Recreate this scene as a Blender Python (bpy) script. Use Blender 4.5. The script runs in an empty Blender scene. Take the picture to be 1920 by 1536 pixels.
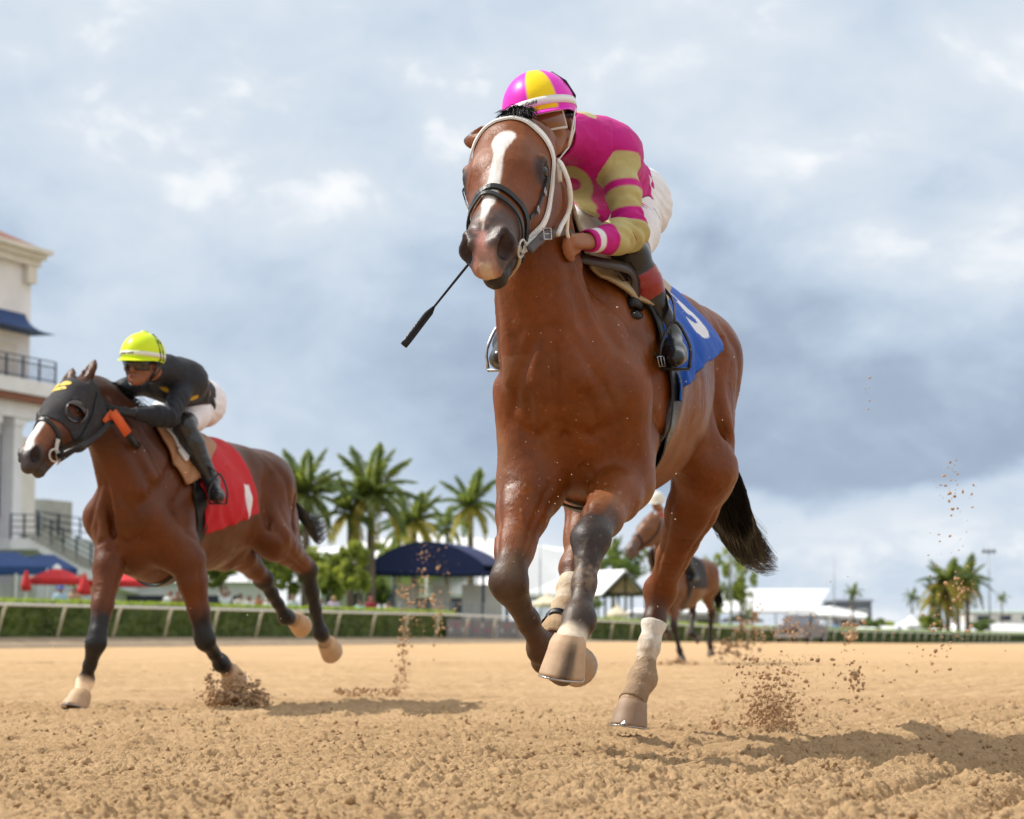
import bpy, math, random
import numpy as np
from mathutils import Vector, Matrix
from mathutils.bvhtree import BVHTree

R = math.radians
rnd = random.Random(7)
scene = bpy.context.scene
col = scene.collection

# ------------------------------------------------------------------ camera
CZ = 0.38                                   # the lens sits low, at the track rail
FPX = 4200.0                                # focal length in pixels of the 1920 wide frame
PITCH = math.atan((1195 - 768) / FPX)
cam_data = bpy.data.cameras.new('camera')
cam_data.sensor_width = 36.0
cam_data.lens = FPX / 1920 * 36.0
cam_data.clip_start = 0.1
cam_data.clip_end = 6000
cam_data.dof.use_dof = True
cam_data.dof.focus_distance = 6.7
cam_data.dof.aperture_fstop = 5.2
cam = bpy.data.objects.new('camera', cam_data)
cam.location = (0, 0, CZ)
cam.rotation_euler = (R(90) + PITCH, 0, 0)
col.objects.link(cam)
scene.camera = cam
_cp, _sp = math.cos(PITCH), math.sin(PITCH)

def P(px, py, Y):
    """world point at depth Y (metres ahead) seen in direction (px, py)"""
    a = (px - 960) / FPX
    b = (768 - py) / FPX
    d = (a, _cp - b * _sp, _sp + b * _cp)
    k = Y / d[1]
    return np.array([d[0] * k, Y, CZ + d[2] * k])

# ------------------------------------------------------------------ light
SUN_TO = Vector((-1.0, 0.30, 1.18)).normalized()       # direction towards the sun
sun_el = math.asin(SUN_TO.z)
sun_az = math.atan2(SUN_TO.x, SUN_TO.y)                # from +Y, clockwise
sd = bpy.data.lights.new('sun', 'SUN')
sd.energy = 5.0
sd.angle = R(0.53)
sd.color = (1.0, 0.95, 0.87)
so = bpy.data.objects.new('sun', sd)
so.rotation_euler = SUN_TO.to_track_quat('Z', 'Y').to_euler()
col.objects.link(so)

scene.view_settings.view_transform = 'Standard'
scene.view_settings.look = 'None'
scene.view_settings.gamma = 1.0
scene.view_settings.exposure = 0.12
scene.view_settings.use_curve_mapping = False
scene.render.film_transparent = False
scene.cycles.max_bounces = 6
scene.cycles.diffuse_bounces = 3
scene.cycles.transparent_max_bounces = 12

# ------------------------------------------------------------------ node helpers
class NT:
    def __init__(self, tree):
        self.t = tree
        self.n = tree.nodes
        self.l = tree.links
    def new(self, kind, **kw):
        nd = self.n.new(kind)
        for k, v in kw.items():
            if k.startswith('i_'):
                key = k[2:]
                key = int(key) if key.isdigit() else key.replace('_', ' ')
                self.put(nd.inputs[key], v)
            else:
                setattr(nd, k, v)
        return nd
    def put(self, sock, v):
        if isinstance(v, bpy.types.NodeSocket):
            self.l.new(v, sock)
        elif isinstance(v, bpy.types.Node):
            self.l.new(v.outputs[0], sock)
        else:
            if hasattr(sock.default_value, '__len__') and len(sock.default_value) == 4 and len(v) == 3:
                v = (*v, 1.0)
            sock.default_value = v
    def math(self, op, a, b=0.0, c=0.0):
        nd = self.n.new('ShaderNodeMath'); nd.operation = op
        self.put(nd.inputs[0], a); self.put(nd.inputs[1], b); self.put(nd.inputs[2], c)
        return nd.outputs[0]
    def vmath(self, op, a, b=(0, 0, 0)):
        nd = self.n.new('ShaderNodeVectorMath'); nd.operation = op
        self.put(nd.inputs[0], a); self.put(nd.inputs[1], b)
        return nd.outputs[1] if op in ('DOT_PRODUCT', 'LENGTH', 'DISTANCE') else nd.outputs[0]
    def noise(self, vec, scale, detail=4.0, rough=0.55, dist=0.0):
        nd = self.n.new('ShaderNodeTexNoise')
        if vec is not None: self.put(nd.inputs['Vector'], vec)
        nd.inputs['Scale'].default_value = scale
        nd.inputs['Detail'].default_value = detail
        nd.inputs['Roughness'].default_value = rough
        nd.inputs['Distortion'].default_value = dist
        return nd.outputs[0]
    def ramp(self, fac, stops, interp='LINEAR'):
        nd = self.n.new('ShaderNodeValToRGB')
        cr = nd.color_ramp; cr.interpolation = interp
        while len(cr.elements) < len(stops): cr.elements.new(0.5)
        for e, (p, c) in zip(cr.elements, stops):
            e.position = p
            e.color = (c, c, c, 1) if isinstance(c, (int, float)) else (*c, 1)
        self.put(nd.inputs[0], fac)
        return nd.outputs[0]
    def smooth(self, v, a, b, lo=0.0, hi=1.0):
        nd = self.n.new('ShaderNodeMapRange'); nd.interpolation_type = 'SMOOTHSTEP'
        self.put(nd.inputs[0], v)
        nd.inputs[1].default_value = a; nd.inputs[2].default_value = b
        nd.inputs[3].default_value = lo; nd.inputs[4].default_value = hi
        return nd.outputs[0]
    def mix(self, fac, a, b, blend='MIX'):
        nd = self.n.new('ShaderNodeMix'); nd.data_type = 'RGBA'; nd.blend_type = blend
        self.put(nd.inputs[0], fac); self.put(nd.inputs[6], a); self.put(nd.inputs[7], b)
        return nd.outputs[2]

# ------------------------------------------------------------------ sky
world = bpy.data.worlds.new('World')
scene.world = world
world.use_nodes = True
def build_sky():
    t = NT(world.node_tree); t.n.clear()
    out = t.new('ShaderNodeOutputWorld')
    bg = t.new('ShaderNodeBackground')
    sky = t.new('ShaderNodeTexSky', sky_type='NISHITA', sun_disc=False)
    sky.sun_elevation = sun_el; sky.sun_rotation = sun_az
    sky.air_density = 1.0; sky.dust_density = 0.6; sky.ozone_density = 1.5
    geo = t.new('ShaderNodeTexCoord')
    g = geo.outputs['Generated']
    sep = t.new('ShaderNodeSeparateXYZ'); t.put(sep.inputs[0], g)
    x, y, z = sep.outputs[0], sep.outputs[1], sep.outputs[2]
    # heaped cloud: the pattern lives on the sphere of directions, only a little flattened
    cv = t.new('ShaderNodeCombineXYZ'); t.put(cv.inputs[0], x); t.put(cv.inputs[1], y); t.put(cv.inputs[2], t.math('MULTIPLY', z, 1.55))
    v = cv.outputs[0]
    w1 = t.noise(t.vmath('ADD', v, (11.3, 4.1, 2.2)), 7.0, 3, 0.5)
    v2 = t.vmath('ADD', v, t.vmath('MULTIPLY', t.vmath('SUBTRACT', t.new('ShaderNodeTexNoise', i_Vector=v, i_Scale=6.0, i_Detail=3.0).outputs[1], (0.5, 0.5, 0.5)), (0.09, 0.09, 0.05)))
    big = t.noise(t.vmath('ADD', v2, (2.2, 0.4, 1.3)), 4.2, 2, 0.5)
    mid = t.noise(v2, 10.0, 8, 0.52)
    puff = t.noise(t.vmath('ADD', v2, (7.3, 2.1, 4.0)), 24.0, 6, 0.55)
    az = t.math('ARCTAN2', x, y)                               # 0 straight ahead of +Y
    wob = t.math('SUBTRACT', t.math('ADD', t.math('MULTIPLY', mid, 0.6), t.math('MULTIPLY', w1, 0.4)), 0.5)
    azw = t.math('ADD', az, t.math('MULTIPLY', wob, 0.14))
    elw = t.math('ADD', z, t.math('MULTIPLY', wob, 0.20))
    # the dark rain cloud over the land ahead; its flat base rises to the right
    base = t.math('ADD', t.math('MULTIPLY', t.math('MINIMUM', t.math('MAXIMUM', t.math('SUBTRACT', az, 0.13), 0.0), 0.25), -0.17), t.math('ADD', t.math('ADD', z, t.math('MULTIPLY', wob, 0.075)), t.math('MULTIPLY', t.math('SUBTRACT', puff, 0.5), 0.022)))
    under = t.smooth(base, 0.052, 0.062)
    top = t.smooth(elw, 0.115, 0.225, 1.0, 0.0)
    side = t.smooth(t.math('ABSOLUTE', t.math('SUBTRACT', azw, 0.17)), 0.05, 0.40, 1.0, 0.08)
    dark = t.math('MULTIPLY', t.math('MULTIPLY', under, top), side)
    tone = t.math('ADD', t.math('ADD', t.math('MULTIPLY', mid, 0.42), t.math('MULTIPLY', big, 0.38)), t.math('MULTIPLY', puff, 0.20))
    hgt = t.smooth(elw, 0.12, 0.30)
    tone = t.math('ADD', t.math('ADD', tone, 0.030), t.math('MULTIPLY', hgt, 0.09))
    low = t.math('MULTIPLY', t.smooth(base, 0.02, 0.060, 1.0, 0.0), t.smooth(t.math('ABSOLUTE', t.math('SUBTRACT', az, 0.2)), 0.05, 0.5, 1.0, 0.4))
    tone = t.math('ADD', tone, t.math('MULTIPLY', low, t.math('ADD', 0.12, t.math('MULTIPLY', t.math('SUBTRACT', t.math('ADD', t.math('MULTIPLY', mid, 0.5), t.math('MULTIPLY', puff, 0.5)), 0.48), 1.1))))
    tone = t.math('SUBTRACT', tone, t.math('MULTIPLY', dark, 0.22))
    tone = t.math('ADD', tone, t.math('MULTIPLY', t.math('MULTIPLY', t.smooth(az, 0.05, 0.35), t.smooth(z, 0.20, 0.34)), 0.15))
    tone = t.math('ADD', tone, t.math('MULTIPLY', t.smooth(t.math('ADD', t.math('MULTIPLY', mid, 0.6), t.math('MULTIPLY', puff, 0.4)), 0.52, 0.64), t.math('MULTIPLY', t.smooth(z, 0.12, 0.24), 0.09)))
    ccol = t.ramp(tone, [(0.18, (0.27, 0.345, 0.455)), (0.32, (0.355, 0.44, 0.565)), (0.41, (0.455, 0.555, 0.685)), (0.50, (0.56, 0.65, 0.76)),
                         (0.60, (0.66, 0.73, 0.81)), (0.72, (0.90, 0.92, 0.94))])
    skyc = t.vmath('MULTIPLY', sky.outputs[0], (0.085, 0.085, 0.085))
    gap = t.smooth(t.noise(t.vmath('ADD', v, (3.0, 9.0, 1.0)), 3.0, 6, 0.6), 0.60, 0.80, 0.0, 0.25)
    c = t.mix(gap, ccol, skyc)
    t.put(bg.inputs[0], c)
    bg.inputs[1].default_value = 1.0
    t.l.new(bg.outputs[0], out.inputs[0])
build_sky()

# ------------------------------------------------------------------ object helpers
def tag(o, label=None, cat=None, group=None, kind=None):
    if label: o['label'] = label
    if cat: o['category'] = cat
    if group: o['group'] = group
    if kind: o['kind'] = kind
    return o

def link_mesh(name, me, mat=None, parent=None):
    o = bpy.data.objects.new(name, me)
    col.objects.link(o)
    if mat is not None and not me.materials:
        for m in (mat if isinstance(mat, (list, tuple)) else [mat]): me.materials.append(m)
    if parent is not None:
        o.parent = parent
        o.matrix_parent_inverse = MPI.get(parent.name, Matrix())
    return o
MPI = {}

def empty(name, loc, rz=0.0):
    o = bpy.data.objects.new(name, None)
    o.location = tuple(float(v) for v in loc); o.rotation_euler = (0, 0, rz)
    o.empty_display_size = 0.2
    col.objects.link(o)
    MPI[o.name] = (Matrix.Translation(o.location) @ Matrix.Rotation(rz, 4, 'Z')).inverted()
    return o

def np_mesh(name, V, F, smooth=True):
    """V (n,3); F: (m,4) or (m,3) int array"""
    me = bpy.data.meshes.new(name)
    V = np.ascontiguousarray(V, dtype=np.float32); F = np.ascontiguousarray(F, dtype=np.int32)
    n, k = F.shape
    me.vertices.add(len(V)); me.vertices.foreach_set('co', V.ravel())
    me.loops.add(n * k); me.loops.foreach_set('vertex_index', F.ravel())
    me.polygons.add(n); me.polygons.foreach_set('loop_start', np.arange(0, n * k, k, dtype=np.int32))
    me.polygons.foreach_set('use_smooth', np.full(n, smooth, dtype=bool))
    me.update(calc_edges=True)
    me.validate()
    return me

def set_col(me, C, name='Col'):
    a = me.attributes.new(name, 'FLOAT_COLOR', 'POINT')
    C = np.asarray(C, dtype=np.float32)
    if C.shape[1] == 3: C = np.concatenate([C, np.ones((len(C), 1), np.float32)], 1)
    a.data.foreach_set('color', C.ravel())

class MB:
    """collects plain shapes, builds ONE mesh"""
    def __init__(self): self.v, self.f, self.m, self.s = [], [], [], []
    def add(self, V, F, mi=0, smooth=False):
        b = len(self.v)
        self.v += [tuple(float(c) for c in p) for p in V]
        for f in F: self.f.append(tuple(i + b for i in f)); self.m.append(mi); self.s.append(smooth)
        return self
    def box(self, c, s, rz=0.0, mi=0, taper=1.0, M=None):
        hx, hy, hz = s[0] / 2, s[1] / 2, s[2] / 2
        V = []
        for sz in (-1, 1):
            k = taper if sz > 0 else 1.0
            for sx, sy in ((-1, -1), (1, -1), (1, 1), (-1, 1)):
                p = Vector((sx * hx * k, sy * hy * k, sz * hz))
                p = (M @ p) if M is not None else p
                p = Matrix.Rotation(rz, 3, 'Z') @ p
                V.append((p.x + c[0], p.y + c[1], p.z + c[2]))
        return self.add(V, [(3, 2, 1, 0), (4, 5, 6, 7), (0, 1, 5, 4), (1, 2, 6, 5), (2, 3, 7, 6), (3, 0, 4, 7)], mi)
    def tube(self, pts, rad, n=8, mi=0, cap=True, flat=None, up=None, smooth=True):
        """tube through points; rad number or list; flat: ribbon thickness ratio"""
        pts = [Vector([float(c) for c in p]) for p in pts]
        if not hasattr(rad, '__len__'): rad = [rad] * len(pts)
        V, F = [], []
        ref = None
        for i, p in enumerate(pts):
            t = (pts[min(i + 1, len(pts) - 1)] - pts[max(i - 1, 0)])
            t = t.normalized() if t.length > 1e-9 else Vector((0, 0, 1))
            if up is not None:
                uu = Vector(up[i] if hasattr(up[0], '__len__') else up)
                a = uu.cross(t)
            else:
                if ref is None: ref = Vector((0, 0, 1)) if abs(t.z) < 0.9 else Vector((1, 0, 0))
                a = ref.cross(t)
            a = a.normalized() if a.length > 1e-9 else t.orthogonal().normalized()
            b = t.cross(a).normalized(); ref = b if up is None else ref
            for k in range(n):
                an = 2 * math.pi * (k + 0.5) / n
                q = p + a * (math.cos(an) * rad[i]) + b * (math.sin(an) * rad[i] * (flat if flat else 1.0))
                V.append(q)
        for i in range(len(pts) - 1):
            for k in range(n):
                k2 = (k + 1) % n
                F.append((i * n + k, i * n + k2, (i + 1) * n + k2, (i + 1) * n + k))
        if cap:
            F.append(tuple(range(n - 1, -1, -1))); F.append(tuple((len(pts) - 1) * n + k for k in range(n)))
        return self.add(V, F, mi, smooth)
    def lathe(self, c, prof, n=16, mi=0, smooth=True, axis=None):
        V, F = [], []
        M = Matrix() if axis is None else Vector(axis).normalized().to_track_quat('Z', 'X').to_matrix()
        for r, z in prof:
            for k in range(n):
                a = 2 * math.pi * k / n
                q = Vector((r * math.cos(a), r * math.sin(a), z))
                if axis is not None: q = M @ q
                V.append((q.x + c[0], q.y + c[1], q.z + c[2]))
        for i in range(len(prof) - 1):
            for k in range(n):
                k2 = (k + 1) % n
                F.append((i * n + k, i * n + k2, (i + 1) * n + k2, (i + 1) * n + k))
        return self.add(V, F, mi, smooth)
    def build(self, name, mat=None, parent=None):
        me = bpy.data.meshes.new(name)
        me.from_pydata(self.v, [], self.f)
        mats = mat if isinstance(mat, (list, tuple)) else [mat]
        for m in mats:
            if m: me.materials.append(m)
        me.polygons.foreach_set('material_index', self.m)
        me.polygons.foreach_set('use_smooth', self.s)
        me.update()
        return link_mesh(name, me, None, parent)

def copy_tree(o, parent=None):
    c = o.copy(); col.objects.link(c)
    if parent is not None: c.parent = parent
    for ch in o.children: copy_tree(ch, c)
    return c

# ------------------------------------------------------------------ numpy noise
_perm = np.random.RandomState(3).permutation(256).astype(np.int64)
_perm = np.concatenate([_perm, _perm, _perm])
_gr = np.random.RandomState(5).normal(size=(256, 3)); _gr /= np.linalg.norm(_gr, axis=1)[:, None]; _gr = _gr.astype(np.float32)
def noise3(p):
    p = np.asarray(p, dtype=np.float32)
    i = np.floor(p).astype(np.int64); f = (p - i).astype(np.float32)
    u = f * f * f * (f * (f * 6 - 15) + 10)
    i &= 255
    out = 0
    for dx in (0, 1):
        wx = u[..., 0] if dx else 1 - u[..., 0]
        for dy in (0, 1):
            wy = u[..., 1] if dy else 1 - u[..., 1]
            for dz in (0, 1):
                wz = u[..., 2] if dz else 1 - u[..., 2]
                h = _perm[_perm[_perm[i[..., 0] + dx] + i[..., 1] + dy] + i[..., 2] + dz]
                g = _gr[h]
                d = g[..., 0] * (f[..., 0] - dx) + g[..., 1] * (f[..., 1] - dy) + g[..., 2] * (f[..., 2] - dz)
                out = out + wx * wy * wz * d
    return out * 1.6
def fbm(p, octs=4, gain=0.5, lac=2.03):
    s, a = 0, 1.0
    for _ in range(octs):
        s = s + a * noise3(p); p = p * lac + 13.7; a *= gain
    return s

# ------------------------------------------------------------------ implicit bodies: blended tapered limbs meshed by surface nets
class Field:
    def __init__(self, lo, hi, h):
        self.h = h; self.lo = np.array(lo, float)
        self.n = np.ceil((np.array(hi, float) - self.lo) / h).astype(int) + 1
        self.D = np.full(self.n, 1.0, np.float32)
        self.ax = [(self.lo[i] + h * np.arange(self.n[i])).astype(np.float32) for i in range(3)]
    def _box(self, lo, hi):
        a = np.clip(np.floor((lo - self.lo) / self.h).astype(int), 0, self.n)
        b = np.clip(np.ceil((hi - self.lo) / self.h).astype(int) + 1, 0, self.n)
        return tuple(slice(int(a[i]), int(b[i])) for i in range(3))
    def _cap(self, a, b, ra, rb, w, f, pad):
        a = np.array(a, float); b = np.array(b, float)
        fm = max(1.0, f)
        rm = max(ra, rb) * fm + pad
        sl = self._box(np.minimum(a, b) - rm, np.maximum(a, b) + rm)
        X = self.ax[0][sl[0]][:, None, None] - a[0]
        Y = self.ax[1][sl[1]][None, :, None] - a[1]
        Z = self.ax[2][sl[2]][None, None, :] - a[2]
        if 0 in (X.size, Y.size, Z.size): return sl, None
        ba = b - a
        if w is not None:
            w = np.array(w, float); w = w / np.linalg.norm(w); g = 1.0 / f - 1.0
            q = (X * w[0] + Y * w[1] + Z * w[2]) * g
            X = X + q * w[0]; Y = Y + q * w[1]; Z = Z + q * w[2]
            ba = ba + w * (ba @ w) * g
        L2 = float(ba @ ba)
        if L2 < 1e-10:
            d = np.sqrt(X * X + Y * Y + Z * Z) - ra
        else:
            t = np.clip((X * ba[0] + Y * ba[1] + Z * ba[2]) / L2, 0, 1)
            # rounder joint: radius eases between the ends
            d = np.sqrt((X - t * ba[0]) ** 2 + (Y - t * ba[1]) ** 2 + (Z - t * ba[2]) ** 2) - (ra + (rb - ra) * t)
        return sl, d.astype(np.float32)
    def add(self, a, b, ra, rb=None, k=0.03, w=None, f=1.0):
        rb = ra if rb is None else rb
        sl, d = self._cap(a, b, ra, rb, w, f, max(k, 3 * self.h) + 2 * self.h)
        if d is None: return self
        D = self.D[sl]
        h = np.maximum(k - np.abs(D - d), 0) / k
        self.D[sl] = np.minimum(D, d) - h * h * (k * 0.25)
        return self
    def sub(self, a, b, ra, rb=None, k=0.02, w=None, f=1.0):
        rb = ra if rb is None else rb
        sl, d = self._cap(a, b, ra, rb, w, f, k + 3 * self.h)
        if d is None: return self
        D = self.D[sl]; d = -d
        h = np.maximum(k - np.abs(D - d), 0) / k
        self.D[sl] = np.maximum(D, d) + h * h * (k * 0.25)
        return self
    def ball(self, c, r, k=0.03, w=None, f=1.0): return self.add(c, c, r, r, k, w, f)
    def chain_sub(self, pts, rs, k=0.03):
        for i in range(len(pts) - 1): self.sub(pts[i], pts[i + 1], rs[i], rs[i + 1], k)
        return self
    def dent(self, c, r, k=0.02, w=None, f=1.0): return self.sub(c, c, r, r, k, w, f)
    def chain(self, pts, rs, k=0.03, w=None, f=1.0):
        for i in range(len(pts) - 1): self.add(pts[i], pts[i + 1], rs[i], rs[i + 1], k, w, f)
        return self
    def mesh(self):
        D = self.D; s = D < 0
        c = s[:-1, :-1, :-1]
        any_ = c.copy(); all_ = c.copy()
        for dx in (0, 1):
            for dy in (0, 1):
                for dz in (0, 1):
                    q = s[dx:s.shape[0] - 1 + dx, dy:s.shape[1] - 1 + dy, dz:s.shape[2] - 1 + dz]
                    any_ |= q; all_ &= q
        act = any_ & ~all_
        I = np.argwhere(act)
        idx = np.full(act.shape, -1, np.int32); idx[act] = np.arange(len(I))
        cv = np.zeros((len(I), 2, 2, 2), np.float32)
        for dx in (0, 1):
            for dy in (0, 1):
                for dz in (0, 1):
                    cv[:, dx, dy, dz] = D[I[:, 0] + dx, I[:, 1] + dy, I[:, 2] + dz]
        acc = np.zeros((len(I), 3), np.float32); cnt = np.zeros(len(I), np.float32)
        for ax in range(3):
            for u in (0, 1):
                for v in (0, 1):
                    if ax == 0: a, b = cv[:, 0, u, v], cv[:, 1, u, v]
                    elif ax == 1: a, b = cv[:, u, 0, v], cv[:, u, 1, v]
                    else: a, b = cv[:, u, v, 0], cv[:, u, v, 1]
                    m = (a < 0) != (b < 0)
                    t = np.where(m, a / np.where(m, a - b, 1), 0)
                    o = [ax]; rest = [i for i in range(3) if i != ax]
                    acc[:, ax] += np.where(m, t, 0); acc[:, rest[0]] += np.where(m, u, 0); acc[:, rest[1]] += np.where(m, v, 0)
                    cnt += m
        V = (I + acc / cnt[:, None]) * self.h + self.lo
        quads = []
        for ax in range(3):
            r0, r1 = [i for i in range(3) if i != ax]
            lo = [slice(None)] * 3; hi = [slice(None)] * 3
            lo[ax] = slice(0, -1); hi[ax] = slice(1, None)
            for r in (r0, r1): lo[r] = slice(1, -1); hi[r] = slice(1, -1)
            sa, sb = s[tuple(lo)], s[tuple(hi)]
            E = np.argwhere(sa != sb)
            off = np.zeros(3, int); off[r0] = 1; off[r1] = 1
            E = E + off
            ins = s[E[:, 0], E[:, 1], E[:, 2]]
            e0 = np.zeros(3, int); e0[r0] = 1
            e1 = np.zeros(3, int); e1[r1] = 1
            g = lambda q: idx[q[:, 0], q[:, 1], q[:, 2]]
            A, B, C, Dd = g(E - e0 - e1), g(E - e1), g(E), g(E - e0)
            q = np.stack([A, B, C, Dd], 1)
            flip = ins if ax != 1 else ~ins
            q[~flip] = q[~flip][:, ::-1]
            quads.append(q)
        F = np.concatenate(quads)
        F = F[(F >= 0).all(1)]
        return V.astype(np.float32), F

def vnormals(V, F):
    a = V[F[:, 2]] - V[F[:, 0]]; b = V[F[:, 3]] - V[F[:, 1]]
    n = np.cross(a, b); N = np.zeros_like(V)
    for i in range(4): np.add.at(N, F[:, i], n)
    return N / np.maximum(np.linalg.norm(N, axis=1), 1e-12)[:, None]

def relax(V, F, it=1, lam=0.5):
    for _ in range(it):
        S = np.zeros_like(V); c = np.zeros(len(V), np.float32)
        for i in range(4):
            j = (i + 1) % 4
            np.add.at(S, F[:, i], V[F[:, j]]); np.add.at(S, F[:, j], V[F[:, i]])
            np.add.at(c, F[:, i], 1); np.add.at(c, F[:, j], 1)
        V = V + lam * (S / np.maximum(c, 1)[:, None] - V)
    return V

def sstep(x, a, b):
    t = np.clip((x - a) / (b - a), 0, 1)
    return t * t * (3 - 2 * t)
def seg_t(V, a, b):
    a = np.asarray(a, float); b = np.asarray(b, float); ba = b - a
    t = ((V - a) @ ba) / (ba @ ba)
    d = np.linalg.norm(V - a - np.clip(t, 0, 1)[:, None] * ba, axis=1)
    return t, d
def blend(C, m, c):
    m = np.asarray(m)[:, None]
    return C * (1 - m) + np.array(c, np.float32) * m
def submesh(V, F, keep):
    """faces whose four corners are all kept"""
    fm = keep[F].all(1); F2 = F[fm]
    used = np.zeros(len(V), bool); used[F2.ravel()] = True
    mp = np.cumsum(used) - 1
    return used, mp[F2]
def shell(V, F, N, keep, off, thick):
    """a skin of its own thickness lying over part of a body"""
    used, F2 = submesh(V, F, keep)
    # rim
    Vs = V[used].astype(np.float64).copy(); n = len(Vs)
    e = np.concatenate([F2[:, [i, (i + 1) % 4]] for i in range(4)])
    key = np.sort(e, 1); ky = key[:, 0].astype(np.int64) * n + key[:, 1]
    _, inv, cn = np.unique(ky, return_inverse=True, return_counts=True)
    b = e[cn[inv] == 1]
    for _ in range(7):                                   # an even, cut edge
        S = np.zeros_like(Vs); c = np.zeros(n)
        np.add.at(S, b[:, 0], Vs[b[:, 1]]); np.add.at(S, b[:, 1], Vs[b[:, 0]]); np.add.at(c, b[:, 0], 1); np.add.at(c, b[:, 1], 1)
        m = c > 0; Vs[m] = Vs[m] * 0.45 + 0.55 * S[m] / c[m][:, None]
    Vo = Vs + N[used] * off; Vi = Vo - N[used] * thick
    rim = np.stack([b[:, 1], b[:, 0], b[:, 0] + n, b[:, 1] + n], 1)
    return np.concatenate([Vo, Vi]), np.concatenate([F2, F2[:, ::-1] + n, rim]), used
# ------------------------------------------------------------------ body materials
def coat_material(name, rough=0.42, spec=0.5, bump=0.25, hair=220.0, var=0.25, coat=0.0, cs=1.0):
    m = bpy.data.materials.new(name); m.use_nodes = True
    t = NT(m.node_tree); b = t.n['Principled BSDF']
    at = t.new('ShaderNodeAttribute', attribute_name='Col')
    geo = t.new('ShaderNodeTexCoord'); g = geo.outputs['Object']
    n1 = t.noise(g, 5.0 * cs, 5, 0.6); n2 = t.noise(g, 45.0, 4, 0.6)
    f = t.math('ADD', t.math('MULTIPLY', n1, 0.6), t.math('MULTIPLY', n2, 0.4))
    k = t.ramp(f, [(0.3, 1 - var), (0.7, 1 + var)])
    c = t.mix(1.0, at.outputs[0], k, 'MULTIPLY')
    t.put(b.inputs['Base Color'], c)
    sp = t.new('ShaderNodeMapping'); t.put(sp.inputs[0], g); sp.inputs['Scale'].default_value = (1.0, 1.0, 0.18)
    h = t.noise(sp.outputs[0], hair, 3, 0.7)
    t.put(b.inputs['Roughness'], t.math('ADD', t.math('MULTIPLY', t.math('SUBTRACT', t.math('ADD', t.math('MULTIPLY', n1, 0.5), t.math('MULTIPLY', n2, 0.5)), 0.5), 0.75), rough))
    b.inputs['Specular IOR Level'].default_value = spec
    if coat: b.inputs['Coat Weight'].default_value = coat; b.inputs['Coat Roughness'].default_value = 0.35
    bp = t.new('ShaderNodeBump'); t.put(bp.inputs['Height'], t.math('ADD', t.math('MULTIPLY', h, 0.5), t.math('MULTIPLY', n2, 0.8)))
    bp.inputs['Strength'].default_value = bump; bp.inputs['Distance'].default_value = 0.004
    t.put(b.inputs['Normal'], bp.outputs[0])
    return m

def simple_mat(name, c, rough=0.6, spec=0.4, metal=0.0, var=0.15, vscale=8.0, bump=0.0, bscale=120.0, bdist=0.004, sheen=0.0, detail=5):
    m = bpy.data.materials.new(name); m.use_nodes = True
    t = NT(m.node_tree); b = t.n['Principled BSDF']
    g = t.new('ShaderNodeTexCoord').outputs['Object']
    n1 = t.noise(g, vscale, detail, 0.6)
    k = t.ramp(n1, [(0.3, 1 - var), (0.7, 1 + var)])
    t.put(b.inputs['Base Color'], t.mix(1.0, c, k, 'MULTIPLY'))
    b.inputs['Roughness'].default_value = rough
    b.inputs['Specular IOR Level'].default_value = spec
    b.inputs['Metallic'].default_value = metal
    if sheen: b.inputs['Sheen Weight'].default_value = sheen
    if bump:
        bp = t.new('ShaderNodeBump'); t.put(bp.inputs['Height'], t.noise(g, bscale, 4, 0.6))
        bp.inputs['Strength'].default_value = bump; bp.inputs['Distance'].default_value = bdist
        t.put(b.inputs['Normal'], bp.outputs[0])
    return m

M = {}
M['coat'] = coat_material('horse_coat', rough=0.42, spec=0.27, bump=0.6, coat=0.0, var=0.32)
M['hair'] = simple_mat('black_hair', (0.0035, 0.0034, 0.0038), rough=0.40, spec=0.16, var=0.4, vscale=30)
M['eye'] = simple_mat('eye_gloss', (0.008, 0.006, 0.006), rough=0.06, spec=0.6, var=0.3)
M['hoof'] = coat_material('hoof_horn', rough=0.55, spec=0.3, bump=0.35, hair=160, var=0.2)
M['steel'] = simple_mat('worn_steel', (0.45, 0.45, 0.46), rough=0.32, metal=0.9, var=0.2, vscale=40)
M['black_leather'] = simple_mat('black_leather', (0.010, 0.010, 0.011), rough=0.34, spec=0.3, bump=0.25, bscale=260)
M['brown_leather'] = simple_mat('dark_brown_leather', (0.035, 0.02, 0.015), rough=0.42, spec=0.5, bump=0.25, bscale=200)
M['white_strap'] = simple_mat('white_nylon', (0.74, 0.73, 0.70), rough=0.5, var=0.08, vscale=30, bump=0.2, bscale=300)
M['tan_pad'] = simple_mat('tan_leather', (0.36, 0.27, 0.15), rough=0.5, var=0.2, bump=0.2)

DUST = np.array((0.50, 0.33, 0.19))

class Frame:
    """a horse's own axes: x ahead, y to its left, z up"""
    def __init__(self, O, theta, z0=0.0, sc=1.0):
        self.O = np.array([O[0], O[1], z0]); th = math.radians(theta)
        self.F = np.array([-math.sin(th), -math.cos(th), 0.0]); self.L = np.array([math.cos(th), -math.sin(th), 0.0])
        self.U = np.array([0, 0, 1.0]); self.sc = sc; self.theta = theta
        self.A = np.stack([self.F, self.L, self.U])      # rows
    def w(self, *p):
        p = np.array(p if len(p) == 3 else p[0], float) * self.sc
        return self.O + p @ self.A
    def l(self, p): return ((np.asarray(p, float) - self.O) @ self.A.T) / self.sc
    def W(self, V): return (V * self.sc) @ self.A + self.O

def unit(v): v = np.asarray(v, float); return v / max(np.linalg.norm(v), 1e-9)

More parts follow.
